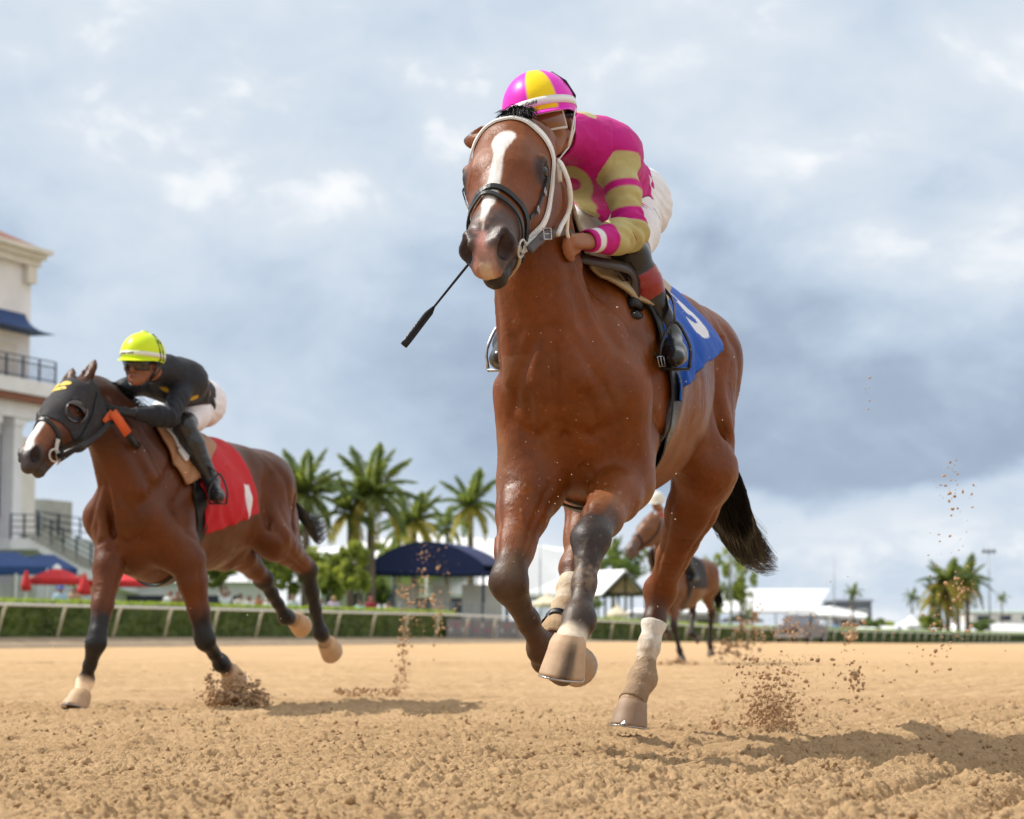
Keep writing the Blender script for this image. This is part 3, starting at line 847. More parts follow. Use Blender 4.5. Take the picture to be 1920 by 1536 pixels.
# ------------------------------------------------------------------ the leading bay horse
fr1 = Frame((0.384, 7.67), 16.0, 0.03, 1.01)
def lw(fr, px, py, Y): return fr.l(P(px, py, Y))
def legs_from(fr, spec):
    out = []
    for kind, s, pts, hoof in spec:
        out.append(dict(kind=kind, s=s, pts=[lw(fr, *p) if not isinstance(p, np.ndarray) else p for p in pts], sole=[lw(fr, *q) for q in hoof[:2]] if hoof else None))
    return out
def horse1():
    fr = fr1; A = np.array
    J = dict(poll=lw(fr, 957, 240, 6.60), muzzle=lw(fr, 906, 480, 6.19), lat=fr.l(fr.O + np.array([math.cos(R(15)), -math.sin(R(15)), 0.10])),
             neck=[lw(fr, 1058, 690, 7.06), lw(fr, 1016, 520, 6.96), lw(fr, 994, 360, 6.84)],
             ears=[(-0.040, -0.155, -0.045), (-0.05, 0.10, -0.11)])
    J['legs'] = legs_from(fr, [
        ('fore', -1, [(990, 915, 7.00), (952, 1092, 6.74), (1016, 1212, 6.98), (1024, 1238, 7.07)], None),
        ('fore', 1, [(1168, 905, 7.00), (1108, 1008, 6.62), (1086, 1160, 6.45), (1066, 1212, 6.38)], None),
        ('hind', 1, [(1325, 880, 8.02), (1238, 1108, 8.36), (1205, 1272, 8.24), (1186, 1318, 8.18)], None),
        ('hind', -1, [A((-0.38, -0.20, 0.97)), (1082, 1062, 7.86), (1042, 1186, 7.62), (1066, 1222, 7.70)], None)])
    f = horse_body(fr, J, 0.0062)
    H = J['H']
    bay = np.array((0.158, 0.040, 0.0055)); black = np.array((0.022, 0.019, 0.018)); white = np.array((0.72, 0.68, 0.64)); pink = np.array((0.46, 0.21, 0.17))
    def paint(V, J):
        n = fbm(V * 9, 3) ; n2 = noise3(V * 60)
        C = np.tile(bay, (len(V), 1)).astype(np.float32)
        C = C * (1 + 0.10 * n)[:, None]
        # darker along the back and crest, paler between the legs
        C = blend(C, 0.35 * sstep(V[:, 2], 1.30, 1.65) * sstep(-V[:, 0], -0.5, 0.2), (0.16, 0.045, 0.015))
        for leg in J['legs']:
            a, b, c, d = [np.array(x) for x in leg['pts']]
            t, dist = seg_t(V, a, b); near = dist < 0.12
            t2, d2 = seg_t(V, b, c); t3, d3 = seg_t(V, c, d)
            if leg['kind'] == 'fore':
                m = np.where(d2 < 0.10, sstep(t2, -0.12, 0.05), 0) * (d2 < 0.10)
                m = np.maximum(m, sstep(t + 0.10 * n, 0.66, 0.92) * (dist < 0.11) * (V[:, 2] < 0.95))
                tgt = black if leg['s'] > 0 else np.array((0.035, 0.018, 0.012))
                C = blend(C, np.clip(m, 0, 1) * 0.94, tgt)
                if leg['s'] > 0:   # dust on the shin, pale coronet
                    C = blend(C, 0.28 * sstep(t2, 0.05, 0.3) * (d2 < 0.08) * sstep(n2 + n, -0.6, 0.9) * sstep(1 - t2, 0.15, 0.4), DUST)
                    C = blend(C, sstep(t3 + 0.15 * n, 0.42, 0.72) * (d3 < 0.075), (0.60, 0.50, 0.38))
                else:
                    C = blend(C, 0.4 * sstep(t2, 0.45, 0.9) * (d2 < 0.08), (0.12, 0.055, 0.03))
            else:
                m = sstep(t2, 0.0, 0.3) * (d2 < 0.09); C = blend(C, m * 0.85, (0.06, 0.03, 0.02))
                if leg['s'] > 0: C = blend(C, np.maximum(sstep(t2, 0.7, 0.8) * (d2 < 0.08), (t3 > -0.3) * (d3 < 0.075)), DUST * 0.72)
                else: C = blend(C, sstep(t3, 0.25, 0.6) * (d3 < 0.08), DUST)
        # head markings, in the head's own axes
        q = np.stack([(V - J['poll']) @ J['hd'], (V - J['poll']) @ J['latn'], (V - J['poll']) @ J['nn']], 1) / (np.linalg.norm(J['muzzle'] - J['poll']) / 0.6)
        u, v, w = q.T; onhead = (u > -0.02) & (np.abs(v) < 0.14) & (w > -0.14)
        C = blend(C, onhead * 0.35 * sstep(w, -0.06, 0.01) * sstep(u, 0.02, 0.1), (0.20, 0.060, 0.016))
        ey = np.sqrt(((u - 0.200) / 0.042) ** 2 + ((np.abs(v) - 0.105) / 0.05) ** 2 + ((w + 0.04) / 0.045) ** 2)
        C = blend(C, onhead * sstep(-ey, -1.45, -0.8) * 0.9, (0.022, 0.016, 0.014))
        ctr = 0.012 + 0.05 * (u - 0.13) * -1.0; wd = np.interp(u, [0.08, 0.105, 0.13, 0.16, 0.20, 0.26, 0.34, 0.42, 0.46, 0.53, 0.57], [0.0, 0.028, 0.032, 0.028, 0.016, 0.014, 0.018, 0.020, 0.032, 0.026, 0.0])
        wd = wd + 0.003 * n
        wd = np.where(u > 0.42, np.interp(u, [0.42, 0.47, 0.52], [0.020, 0.015, 0.008]) + 0.010 * n, wd)
        bl = sstep(wd - np.abs(v - ctr), -0.004, 0.003) * (w > -0.035) * onhead * sstep(u, 0.085, 0.10)
        C = blend(C, bl * (0.92 - 0.2 * sstep(u, 0.46, 0.5)), white)
        dk = onhead * sstep(u + 0.02 * n, 0.39, 0.46) * (1 - bl)
        C = blend(C, dk * 0.9, (0.060, 0.045, 0.041))
        pk = onhead * sstep(u, 0.44, 0.50) * sstep(np.interp(u, [0.44, 0.5, 0.54, 0.60], [0.030, 0.030, 0.020, 0.030]) - np.abs(v - ctr) + 0.014 * n + 0.004 * n2, -0.009, 0.012)
        C = blend(C, pk * sstep(n2 + 2.5 * sstep(u, 0.50, 0.54), -0.2, 1.2), pink)
        lip = onhead * sstep(u, 0.560, 0.59) * sstep(0.034 - np.abs(v) + 0.008 * n, -0.006, 0.010) * sstep(w, -0.082, -0.070)
        C = blend(C, lip * 0.85, (0.40, 0.21, 0.15)); C = blend(C, onhead * sstep(-w, 0.078, 0.086) * sstep(u, 0.50, 0.53), (0.03, 0.024, 0.022))
        C = blend(C, onhead * sstep(u, 0.60, 0.61) * 0.5 * sstep(0.022 - np.abs(v), 0, 0.01), (0.6, 0.5, 0.33))
        C = blend(C, sstep(-np.linalg.norm(V - H(*J['ears'][0]), axis=1), -0.05, -0.02), black)
        for s in (-1, 1):
            t, d = seg_t(V, H(0.540, s * 0.062, 0.012), H(0.568, s * 0.054, -0.020))
            C = blend(C, sstep(-d, -0.028, -0.020), (0.030, 0.016, 0.016))
        fl = sstep(noise3(V * 75 + 5), 0.58, 0.72) * sstep(n + noise3(V * 3 + 2), -0.2, 0.8) * np.where(V[:, 2] < 1.35, 0.40, 0.12); C = blend(C, fl, DUST)
        C = blend(C, 0.14 * sstep(noise3(V * np.array([6.0, 6.0, 3.5]) + 1), 0.0, 0.6) * (V[:, 2] < 1.2), DUST)
        return C
    B = finish_horse(fr, J, f, 'large bay racehorse with a white blaze, galloping with all feet off the sand', 'racehorses on the track', paint, M['coat'])
    root = B.root
    # eyes
    for s in (-1, 1):
        b = MB(); c = fr.w(H(0.193, s * 0.1055, -0.037))
        b.lathe(tuple(c), [(0.0001, -0.0215)] + [(0.0215 * math.sin(math.pi * k / 12), -0.0215 * math.cos(math.pi * k / 12)) for k in range(1, 12)] + [(0.0001, 0.0215)], 20)
        b.build('eye', M['eye'], root)
    # hooves
    L = {(l['kind'], l['s']): l['pts'] for l in J['legs']}
    tan = (0.47, 0.32, 0.20)
    up = np.array((0, 0, 1.0))
    pts = L[('fore', 1)]; tgt = lw(fr, 1054, 1268, 6.28)
    build_hoof(fr, pts[3] + np.array((0, 0, 0.012)), np.array((-0.02, -0.16, -1.0)), np.array((1.0, 0.0, 0.0)), tan, root, dark=-0.10, sc=1.04, ln=1.22)
    pts = L[('hind', 1)]; tgt = lw(fr, 1172, 1362, 8.10)
    build_hoof(fr, pts[3], np.array((0.10, -0.10, -1.0)), np.array((1.0, 0.0, 0.0)), (0.30, 0.20, 0.13), root, sc=1.08, clip=True)
    pts = L[('fore', -1)]
    build_hoof(fr, pts[3], np.array((-0.92, 0.42, 0.05)), np.array((0, 0, -1.0)), (0.14, 0.09, 0.06), root)
    pts = L[('hind', -1)]
    build_hoof(fr, pts[3], lw(fr, 1092, 1246, 7.78) - pts[3], np.array((0.7, 0, -0.6)), tan, root, sc=1.08)
    return B
H1 = horse1()
# ------------------------------------------------------------------ the second horse, on the left
fr2 = Frame((-1.775, 12.5), 23.0, -0.075, 0.985)
def horse2():
    fr = fr2
    J = dict(poll=lw(fr, 138, 720, 11.50), muzzle=lw(fr, 42, 866, 11.12), lat=fr.l(fr.O + np.array([math.cos(R(38)), -math.sin(R(38)), 0.03])),
             neck=[lw(fr, 268, 905, 11.92), lw(fr, 222, 820, 11.80), lw(fr, 178, 762, 11.66)], nr=(0.235, 0.185, 0.14),
             ears=[(-0.150, -0.085, 0.010), (-0.165, 0.075, 0.015)], sheath=True)
    J['legs'] = legs_from(fr, [
        ('fore', -1, [(212, 1010, 11.85), (181, 1205, 11.62), (160, 1278, 11.72), (152, 1302, 11.70)], None),
        ('fore', 1, [(352, 1050, 11.90), (384, 1200, 11.92), (414, 1245, 12.10), (430, 1258, 12.18)], None),
        ('hind', 1, [(512, 1010, 12.85), (577, 1068, 13.20), (600, 1186, 13.35), (612, 1205, 13.42)], None),
        ('hind', -1, [(432, 1020, 12.85), (494, 1086, 13.25), (536, 1158, 13.45), (553, 1162, 13.52)], None)])
    f = horse_body(fr, J, 0.0105)
    H = J['H']
    bay = np.array((0.108, 0.029, 0.0060)); black = np.array((0.016, 0.014, 0.014)); white = np.array((0.72, 0.68, 0.64))
    def paint(V, J):
        n = fbm(V * 9, 3)
        C = np.tile(bay, (len(V), 1)).astype(np.float32) * (1 + 0.10 * n)[:, None]
        C = blend(C, 0.6 * sstep(V[:, 2], 1.25, 1.6), (0.045, 0.018, 0.011))
        for leg in J['legs']:
            a, b, c, d = [np.array(x) for x in leg['pts']]
            t, dist = seg_t(V, a, b); t2, d2 = seg_t(V, b, c); t3, d3 = seg_t(V, c, d)
            m = np.maximum(sstep(t2, -0.1, 0.05) * (d2 < 0.12), sstep(t + 0.1 * n, 0.55, 0.85) * (dist < 0.12) * (V[:, 2] < 0.98) * (leg['kind'] == 'fore'))
            m = np.maximum(m, sstep(t + 0.1 * n, 0.78, 0.98) * (dist < 0.12) * (leg['kind'] == 'hind'))
            C = blend(C, m, black)
            if not (leg['kind'] == 'fore' and leg['s'] < 0): C = blend(C, sstep(t3, 0.3, 0.7) * (d3 < 0.08), DUST * 0.8)
            else: C = blend(C, sstep(t2, 0.86, 0.98) * (d2 < 0.08) + sstep(t3, -.4, 0.1) * (d3 < 0.08), (0.50, 0.38, 0.26))
        q = np.stack([(V - J['poll']) @ J['hd'], (V - J['poll']) @ J['latn'], (V - J['poll']) @ J['nn']], 1) / (np.linalg.norm(J['muzzle'] - J['poll']) / 0.6)
        u, v, w = q.T; onhead = (u > -0.02) & (np.abs(v) < 0.14) & (w > -0.14)
        C = blend(C, onhead * 0.8 * sstep(w, -0.05, 0.0) * sstep(u, 0.25, 0.32), (0.20, 0.065, 0.024))
        C = blend(C, onhead * sstep(u, 0.47, 0.54), (0.045, 0.035, 0.034))
        bl = sstep(0.024 - np.abs(v - 0.006) + 0.003 * n, -0.004, 0.003) * (w > -0.02) * onhead * (u < 0.53); C = blend(C, bl, white)
        for s in (-1, 1):
            t, d = seg_t(V, H(0.540, s * 0.062, 0.012), H(0.568, s * 0.054, -0.020)); C = blend(C, sstep(-d, -0.034, -0.020), (0.02, 0.012, 0.012))
        return C
    B = finish_horse(fr, J, f, 'dark bay racehorse in a black blinker hood with one forefoot planted', 'racehorses on the track', paint, M['coat'])
    root = B.root
    for s in (-1, 1):
        b = MB(); c = fr.w(H(0.193, s * 0.1055, -0.037)); b.lathe(tuple(c), [(0.0001, -0.0215)] + [(0.0215 * math.sin(math.pi * k / 8), -0.0215 * math.cos(math.pi * k / 8)) for k in range(1, 8)] + [(0.0001, 0.0215)], 14); b.build('eye', M['eye'], root)
    L = {(l['kind'], l['s']): l['pts'] for l in J['legs']}; tan = (0.52, 0.34, 0.20)
    build_hoof(fr, L[('fore', -1)][3], np.array((0.45, 0, -1.0)), np.array((1.0, 0, 0.3)), tan, root, sc=1.15)
    build_hoof(fr, L[('fore', 1)][3], np.array((-0.75, 0.1, -0.45)), np.array((-0.2, 0, -1.0)), tan, root, sc=1.15)
    build_hoof(fr, L[('hind', 1)][3], np.array((-0.85, 0.0, -0.35)), np.array((0.1, 0, -1.0)), tan, root, sc=1.15)
    build_hoof(fr, L[('hind', -1)][3], np.array((-0.95, 0.0, -0.12)), np.array((0.0, 0, -1.0)), tan, root, sc=1.15)
    # hair
    rs = np.random.RandomState(4); cr = densify(J['crest'], 0.03); q2 = rs.rand(700, 6)
    def mane(i, k):
        a = q2[i]; c = np.array(cr[int(a[0] * (len(cr) - 1))]) + np.array((a[5] * 0.03 - 0.015, (a[1] - 0.5) * 0.03, 0.035))
        d = np.array((-0.12 - 0.10 * a[2], (0.08 if a[3] > 0.5 else -0.06) * a[3], 0.02 - 0.14 * a[4] * k)); return fr.w(c + d * k + np.array((0, 0, 0.03 * math.sin(k * 3))))
    strands('mane', list(range(700)), mane, 6, 0.003, M['hair'], root)
    T0 = np.array((-0.80, 0.0, 1.40)); key = [lw(fr, 560, 960, 13.35), lw(fr, 585, 990, 13.6), lw(fr, 612, 975, 13.75)]
    path = np.array(densify([T0, T0 * 0.5 + key[0] * 0.5] + key, 0.03)); wid = np.interp(np.linspace(0, 1, len(path)), [0, 0.4, 0.75, 1.0], [0.03, 0.075, 0.10, 0.05]); q3 = rs.rand(900, 6)
    def tail(i, k):
        a = q3[i]; s = a[5] * 0.3; tt = s + (0.6 + 0.4 * a[0] - s) * k; j = min(int(tt * (len(path) - 1)), len(path) - 1); an = a[1] * 6.283; r = math.sqrt(a[2]) * wid[j]
        return fr.w(path[j] + np.array((math.cos(an) * r * 0.7, math.cos(an + 0.7) * r * 0.7, math.sin(an) * r)) + np.array((-0.10, -0.03, 0.03 - 0.08 * a[3])) * max(0, k - 0.4))
    strands('tail', list(range(900)), tail, 10, 0.003, M['hair'], root)
    return B
H2 = horse2()

def tack2(B):
    fr, J = B.fr, B.J; H = lambda u, v, w: fr.w(J['H'](u, v, w)); bl = M['black_leather']; x, y, z = B.Vl.T
    q = np.stack([(B.Vl - J['poll']) @ J['hd'], (B.Vl - J['poll']) @ J['latn'], (B.Vl - J['poll']) @ J['nn']], 1) / (np.linalg.norm(J['muzzle'] - J['poll']) / 0.6); u, v, w = q.T
    hood = tag(empty('blinker_hood', fr.w(J['poll'])), 'black blinker hood with a yellow crest and cupped eye holes on the left horse', 'blinker hood')
    eye = np.sqrt((u - 0.195) ** 2 + (w + 0.03) ** 2) < 0.042
    ear = (u < 0.03) & (w > -0.055) & (np.abs(v) > 0.03) & (np.abs(v) < 0.095) & ((u < 0.0))
    keep = (u > -0.05) & (u < 0.315 + 0.15 * np.maximum(0, -w - 0.03)) & (np.abs(v) < 0.17) & (w > -0.235) & ~(eye & (np.abs(v) > 0.06)) & ~((w > 0.0) & (u < 0.02) & (np.abs(v) > 0.04)) & ~(u < -0.035)
    hm = simple_mat('black_mesh_cloth', (0.030, 0.028, 0.032), rough=0.8, var=0.3, vscale=60, bump=0.4, bscale=500)
    sv, sf, used = shell(B.V, B.F, B.N, keep, 0.006, 0.004); link_mesh('hood_cloth', np_mesh('hood_cloth', sv, sf), hm, hood)
    # eye cups
    hd, lt, nn = [np.array(a) @ fr.A for a in (J['hd'], J['latn'], J['nn'])]
    for s in (-1, 1):
        V, F = [], []; n, m = 20, 7; c = H(0.20, s * 0.105, -0.035); ax = unit(lt * s * 0.85 + nn * 0.35)
        e1 = unit(hd - ax * (hd @ ax)); e2 = np.cross(ax, e1)
        for j in range(m + 1):
            a = j / m * math.pi / 2
            for i in range(n):
                th = 2 * math.pi * i / n
                V.append(c + ax * (math.sin(a) * 0.048) - hd * (-0.01) + (e1 * math.cos(th) * 0.070 + e2 * math.sin(th) * 0.060) * math.cos(a) * 1.0)
        F = []
        for j in range(m):
            for i in range(n):
                if 0.08 * n < i % n < 0.92 * n or j < 1: 
                    th = 2 * math.pi * (i + .5) / n
                    if math.cos(th) > 0.15 and j > 1: continue
                    F.append((j * n + i, j * n + (i + 1) % n, (j + 1) * n + (i + 1) % n, (j + 1) * n + i))
        link_mesh('eye_cup', np_mesh('eye_cup', np.array(V), np.array(F)), simple_mat('cup_plastic', (0.035, 0.025, 0.022), rough=0.25, var=0.2), hood)
        b = MB(); b.tube([c + (e1 * math.cos(2 * math.pi * i / 24) * 0.070 + e2 * math.sin(2 * math.pi * i / 24) * 0.060) for i in range(25)], 0.005, n=6, cap=False); b.build('cup_rim', simple_mat('grey_piping', (0.18, 0.18, 0.19), rough=0.5), hood)
    # yellow crest printed on the forehead: two wings
    ym = simple_mat('yellow_print', (0.75, 0.50, 0.03), rough=0.6, var=0.05)
    b = MB()
    def patch(cu, cv, ru, rv):
        V = [snap(B, H(cu, cv, 0.03), 0.009)[0]]; n = 16
        for i in range(n): a = 2 * math.pi * i / n; V.append(snap(B, H(cu + ru * math.cos(a), cv + rv * math.sin(a), 0.03), 0.009)[0])
        b.add(V, [(0, 1 + i, 1 + (i + 1) % n) for i in range(n)], 0, True)
    patch(0.110, -0.005, 0.018, 0.050); patch(0.072, 0.026, 0.015, 0.027); patch(0.072, -0.028, 0.015, 0.025)
    b.build('crest', ym, hood)
    t = tag(empty('bridle', fr.w(J['muzzle'])), 'black bridle with white bit rings on the hooded left horse', 'bridle')
    strap(B, [H(0.42, -0.085, -0.12), H(0.375, -0.09, -0.03), H(0.335, -0.05, 0.04), H(0.328, 0, 0.06), H(0.335, 0.05, 0.04), H(0.375, 0.09, -0.03), H(0.42, 0.085, -0.12), H(0.43, 0.03, -0.17)], 0.022, 0.008, bl, 'noseband', t)
    for s in (-1, 1):
        strap(B, [H(0.03, s * 0.11, -0.07), H(0.15, s * 0.14, -0.12), H(0.30, s * 0.12, -0.14), H(0.47, s * 0.075, -0.085)], 0.018, 0.007, bl, 'cheekpiece', t, off=0.012)
        strap(B, [H(0.40, s * 0.09, -0.05), H(0.45, s * 0.08, -0.085), H(0.46, s * 0.06, -0.12), H(0.45, s * 0.03, -0.15)], 0.022, 0.008, M['frame_white'], 'bit_sleeve', t, off=0.012)
        b = MB(); c = snap(B, H(0.475, s * 0.085, -0.09), 0.014); ring(b, c[0], c[1], 0.032, 0.005); b.build('bit_ring', M['frame_white'], t)
    b = MB(); b.tube(densify([H(0.48, 0.09, -0.10), P(150, 838, 11.2), P(185, 815, 11.40), P(212, 785, 11.5)], 0.03), 0.017, n=6, flat=0.25, up=(0.6, -0.7, 0.2)); b.build('rein', bl, t)
    b = MB(); b.tube(densify([H(0.48, -0.09, -0.10), P(120, 800, 11.5), P(190, 770, 11.62)], 0.03), 0.012, n=6, flat=0.25, up=(0.6, 0.7, 0.2)); b.build('rein', bl, t)
    om = simple_mat('orange_rubber', (0.62, 0.10, 0.022), rough=0.6, var=0.1, bump=0.4, bscale=160)
    b = MB(); b.tube([P(196, 792, 11.46), P(211, 773, 11.50)], 0.020, n=6, flat=0.25, up=(0.5, -0.8, 0)); b.build('rein_grip', om, t)
    b = MB(); b.tube([P(211, 773, 11.47), P(224, 790, 11.50), P(240, 814, 11.55)], 0.028, n=6, flat=0.2, up=(0.5, -0.8, 0)); b.build('rein_grip', om, t)
    b = MB(); b.tube(densify([P(240, 814, 11.56), P(252, 830, 11.62), P(262, 838, 11.7)], 0.03), 0.022, n=6, flat=0.25, up=(0.5, -0.8, 0)); b.build('rein', bl, t)
    b = MB(); b.tube(densify([H(0.46, 0.07, -0.14), P(118, 862, 11.2), P(143, 845, 11.3)], 0.02), 0.005, n=6); b.build('loose_cord', bl, t)
    # cloth, saddle, girth
    lower = np.interp(x, [-0.40, -0.26, 0.10, 0.30, 0.40], [1.22, 1.17, 1.08, 1.03, 1.00])
    keep = (x > -0.17 - 0.25 * (1.5 - z)) & (x < 0.36) & (z > lower) & (z < 1.75) & (np.abs(y) < 0.34)
    sv, sf, used = shell(B.V, B.F, B.N, keep, 0.014, 0.004); nu = used.sum(); p = B.Vl[used]
    rip = sstep(1.40 - p[:, 2], 0, 0.25) * (0.009 * np.sin(p[:, 0] * 40 + 5 * noise3(p * 5)) + 0.009) + 0.006 * noise3(p * 9); sv[:nu] += B.N[used] * rip[:, None]; sv[nu:] += B.N[used] * rip[:, None]
    C = np.tile(np.array((0.50, 0.012, 0.018)), (nu, 1))
    for s in (-1, 1): C[glyph_mask('1', -(p[:, 0] + 0.10) / 0.30 * s, (p[:, 2] - 1.20) / 0.28, 0.05) & (p[:, 1] * s > 0.02)] = (0.75, 0.72, 0.74)
    me = np_mesh('saddle_cloth', sv, sf); set_col(me, np.concatenate([C, C])); tag(link_mesh('saddle_cloth', me, M['cloth']), 'red saddle cloth with white print on the left horse', 'saddle cloth')
    sd = tag(empty('racing_saddle', fr.w(0.2, 0, 1.55)), 'tan racing saddle with a white pad under the jockey in black', 'saddle')
    lowp = np.interp(x, [0.0, 0.25, 0.50, 0.60], [1.54, 1.40, 1.26, 1.42])
    k2 = (x > 0.05) & (x < 0.58) & (z > lowp) & (np.abs(y) < 0.30) & (z < 1.75); sv, sf, _ = shell(B.V, B.F, B.N, k2, 0.034, 0.014); link_mesh('saddle_pad', np_mesh('saddle_pad', sv, sf), simple_mat('tan_flap', (0.34, 0.16, 0.07), rough=0.5), sd)
    k3 = (x > 0.10) & (x < 0.50) & (z > lowp + 0.12) & (z < 1.75) & (np.abs(y) < 0.27); sv, sf, _ = shell(B.V, B.F, B.N, k3, 0.05, 0.012); link_mesh('seat', np_mesh('seat', sv, sf), M['frame_white'], sd)
    pts = [fr.w(0.36 + (0.02 if zz < 1.2 else 0.05), yy, zz) for yy, zz in ((0.10, 1.56), (0.20, 1.46), (0.26, 1.36), (0.30, 1.22), (0.31, 1.08), (0.27, 0.94), (0.15, 0.83), (0, 0.78), (-0.15, 0.83), (-0.27, 0.94), (-0.31, 1.08), (-0.30, 1.22), (-0.26, 1.36), (-0.20, 1.46), (-0.10, 1.56))]
    strap(B, pts, 0.08, 0.008, bl, 'girth', sd, off=0.013)
    return sd

def rider2():
    fr = fr2; L = fr.L
    J = dict(head=P(266, 684, 11.60), neck=P(312, 695, 11.85), chest=P(335, 715, 12.02), pelvis=P(366, 748, 12.46),
             up=np.array((0.02, -0.10, 0.98)), face=np.array((-0.33, -0.92, -0.12)))
    J['shoulder'] = [P(352, 712, 11.95), P(270, 715, 12.10)]
    J['elbow'] = [P(318, 782, 11.72), P(205, 745, 12.05)]
    J['wrist'] = [P(248, 775, 11.62), P(196, 764, 11.74)]
    J['hip'] = [P(378, 764, 12.40), P(334, 760, 12.56)]
    J['knee'] = [P(345, 798, 12.02), P(290, 790, 12.28)]
    J['ankle'] = [P(398, 905, 12.08), P(300, 900, 12.5)]
    J['toe'] = [P(412, 932, 11.90), P(305, 925, 12.4)]
    J['heel'] = [P(402, 925, 12.10), P(310, 915, 12.5)]
    J['grip'] = [np.array((-0.3, -0.6, 0.7)), np.array((0.1, -0.2, 0.95))]; J['palm'] = [np.array((-0.3, 0.2, -0.8)), np.array((0.6, 0.2, -0.5))]
    J['waist'] = 0.72; J['cuff'] = 0.96; J['boot'] = -0.1; J['bend'] = 0.86
    bk = np.array((0.022, 0.024, 0.032)); ye = np.array((0.72, 0.50, 0.04)); wh = np.array((0.76, 0.74, 0.78))
    f = person_field(J, 0.0072)
    def jersey(P_, c):
        C = np.tile(bk, (len(P_), 1))
        for q, r in ((P(306, 736, 11.85), 0.022), (P(355, 738, 11.95), 0.020), (P(360, 741, 11.96), 0.016)): C = blend(C, sstep(-np.linalg.norm(P_ - q, axis=1), -r * 2.1, -r * 1.6), ye)
        bkp = unit(np.cross(unit(J['shoulder'][0] - J['shoulder'][1]), unit(J['chest'] - J['pelvis'])));  bkp = bkp if bkp[2] > 0 else -bkp
        d = (P_ - J['chest']); up_ = unit(J['pelvis'] - J['chest']); lat_ = unit(J['shoulder'][0] - J['shoulder'][1]); a, l = d @ up_, d @ lat_
        C = blend(C, (d @ bkp > 0.03) * band(np.abs(l), 0.03, 0.075) * band(a, -0.08, 0.20), ye)
        return C
    pal = dict(skin=(0.26, 0.10, 0.055), jersey=jersey, breeches=lambda P_, c: np.tile(wh, (len(P_), 1)), boots=lambda P_, c: np.tile(np.array((0.022, 0.024, 0.026)), (len(P_), 1)), glove=(0.015, 0.015, 0.017))
    root, ctx = finish_person(J, f, 0.0062, 'jockey in black silks with a lime yellow cap on the left horse', 'jockeys riding in the race', pal)
    lime = (0.62, 0.78, 0.02)
    hobj, pt = helmet(J, root, lambda a, e: lime, (0.72, 0.72, 0.62), lime, True, ("Jockeys' Guild", 0.25, 0.017), M['black_leather'], (M['lens_dark'], M['frame_black']))
    b = MB(); b.lathe(tuple(pt(0, 1.5707, 1.0)), [(0.022, -0.004), (0.02, 0.006), (0.001, 0.010)], 12, axis=tuple(J['up'])); b.build('button', simple_mat('lime_button', lime, rough=0.5), hobj)
    for e0 in (0.0, 0.22):
        b = MB(); b.tube([pt(-1.75 + e0, -0.25, 1.02), pt(-1.65 + e0, 0.1, 1.02), pt(-1.6 + e0, 0.6, 1.02), pt(-1.8 + e0, 1.15, 1.02)], 0.004, n=6); b.build('elastic_strap', M['black_leather'], hobj)
    w = tag(empty('riding_whip', P(186, 745, 11.7)), 'short black whip handle held upright behind the left horse ears', 'whip')
    b = MB(); b.tube([P(191, 778, 11.72), P(184, 745, 11.70), P(183, 715, 11.70)], [0.011, 0.011, 0.014], n=8); b.build('handle', M['black_leather'], w)
    # stirrups belong to the saddle
    for i in (0, 1):
        toe, hl = J['toe'][i], J['heel'][i]; c = toe * 0.7 + hl * 0.3; ax = unit(np.cross(unit(toe - hl), (0, 0, 1.0))); top = c + np.array((0, 0.03, 0.12))
        b = MB(); b.tube(densify([c - ax * 0.044 + np.array((0, 0, -0.04)), c - ax * 0.048 + np.array((0, 0, 0.03)), top, c + ax * 0.048 + np.array((0, 0, 0.03)), c + ax * 0.044 + np.array((0, 0, -0.04))], 0.02), 0.006, n=6); b.tube([c - ax * 0.046 + np.array((0, 0, -0.042)), c + ax * 0.046 + np.array((0, 0, -0.042))], 0.013, n=6, flat=0.4, up=(0, 0, 1)); b.build('stirrup_iron', M['frame_black'], SD2)
        st = snap(H2, fr.w(0.36, (1, -1)[i] * 0.2, 1.40), 0.05)[0]; b = MB(); b.tube(densify([st, top], 0.03), 0.014, n=6, flat=0.25, up=tuple(L)); b.build('stirrup_leather', M['brown_leather'], SD2)
    return root, J
# ------------------------------------------------------------------ riders
M['skin'] = coat_material('skin', rough=0.5, spec=0.4, bump=0.1, var=0.12)
def cloth_mat(name, rough=0.62, bump=0.4, sheen=0.02, scale=26.0, var=0.06):
    m = bpy.data.materials.new(name); m.use_nodes = True
    t = NT(m.node_tree); b = t.n['Principled BSDF']
    at = t.new('ShaderNodeAttribute', attribute_name='Col')
    g = t.new('ShaderNodeTexCoord').outputs['Object']
    n1 = t.noise(g, scale, 4, 0.6, 0.6); n2 = t.noise(g, 420, 2, 0.5)
    t.put(b.inputs['Base Color'], t.mix(1.0, at.outputs[0], t.ramp(n1, [(0.3, 1 - var), (0.7, 1 + var)]), 'MULTIPLY'))
    b.inputs['Roughness'].default_value = rough; b.inputs['Sheen Weight'].default_value = sheen
    b.inputs['Specular IOR Level'].default_value = 0.2
    bp = t.new('ShaderNodeBump'); t.put(bp.inputs['Height'], t.math('ADD', n1, t.math('MULTIPLY', n2, 0.12)))
    bp.inputs['Strength'].default_value = bump; bp.inputs['Distance'].default_value = 0.008
    t.put(b.inputs['Normal'], bp.outputs[0])
    return m
M['cloth'] = cloth_mat('racing_silk'); M['boot'] = coat_material('boot_leather', rough=0.28, spec=0.5, bump=0.15, var=0.15)
M['cap'] = cloth_mat('cap_cover', rough=0.38, bump=0.12, sheen=0.0, scale=12)

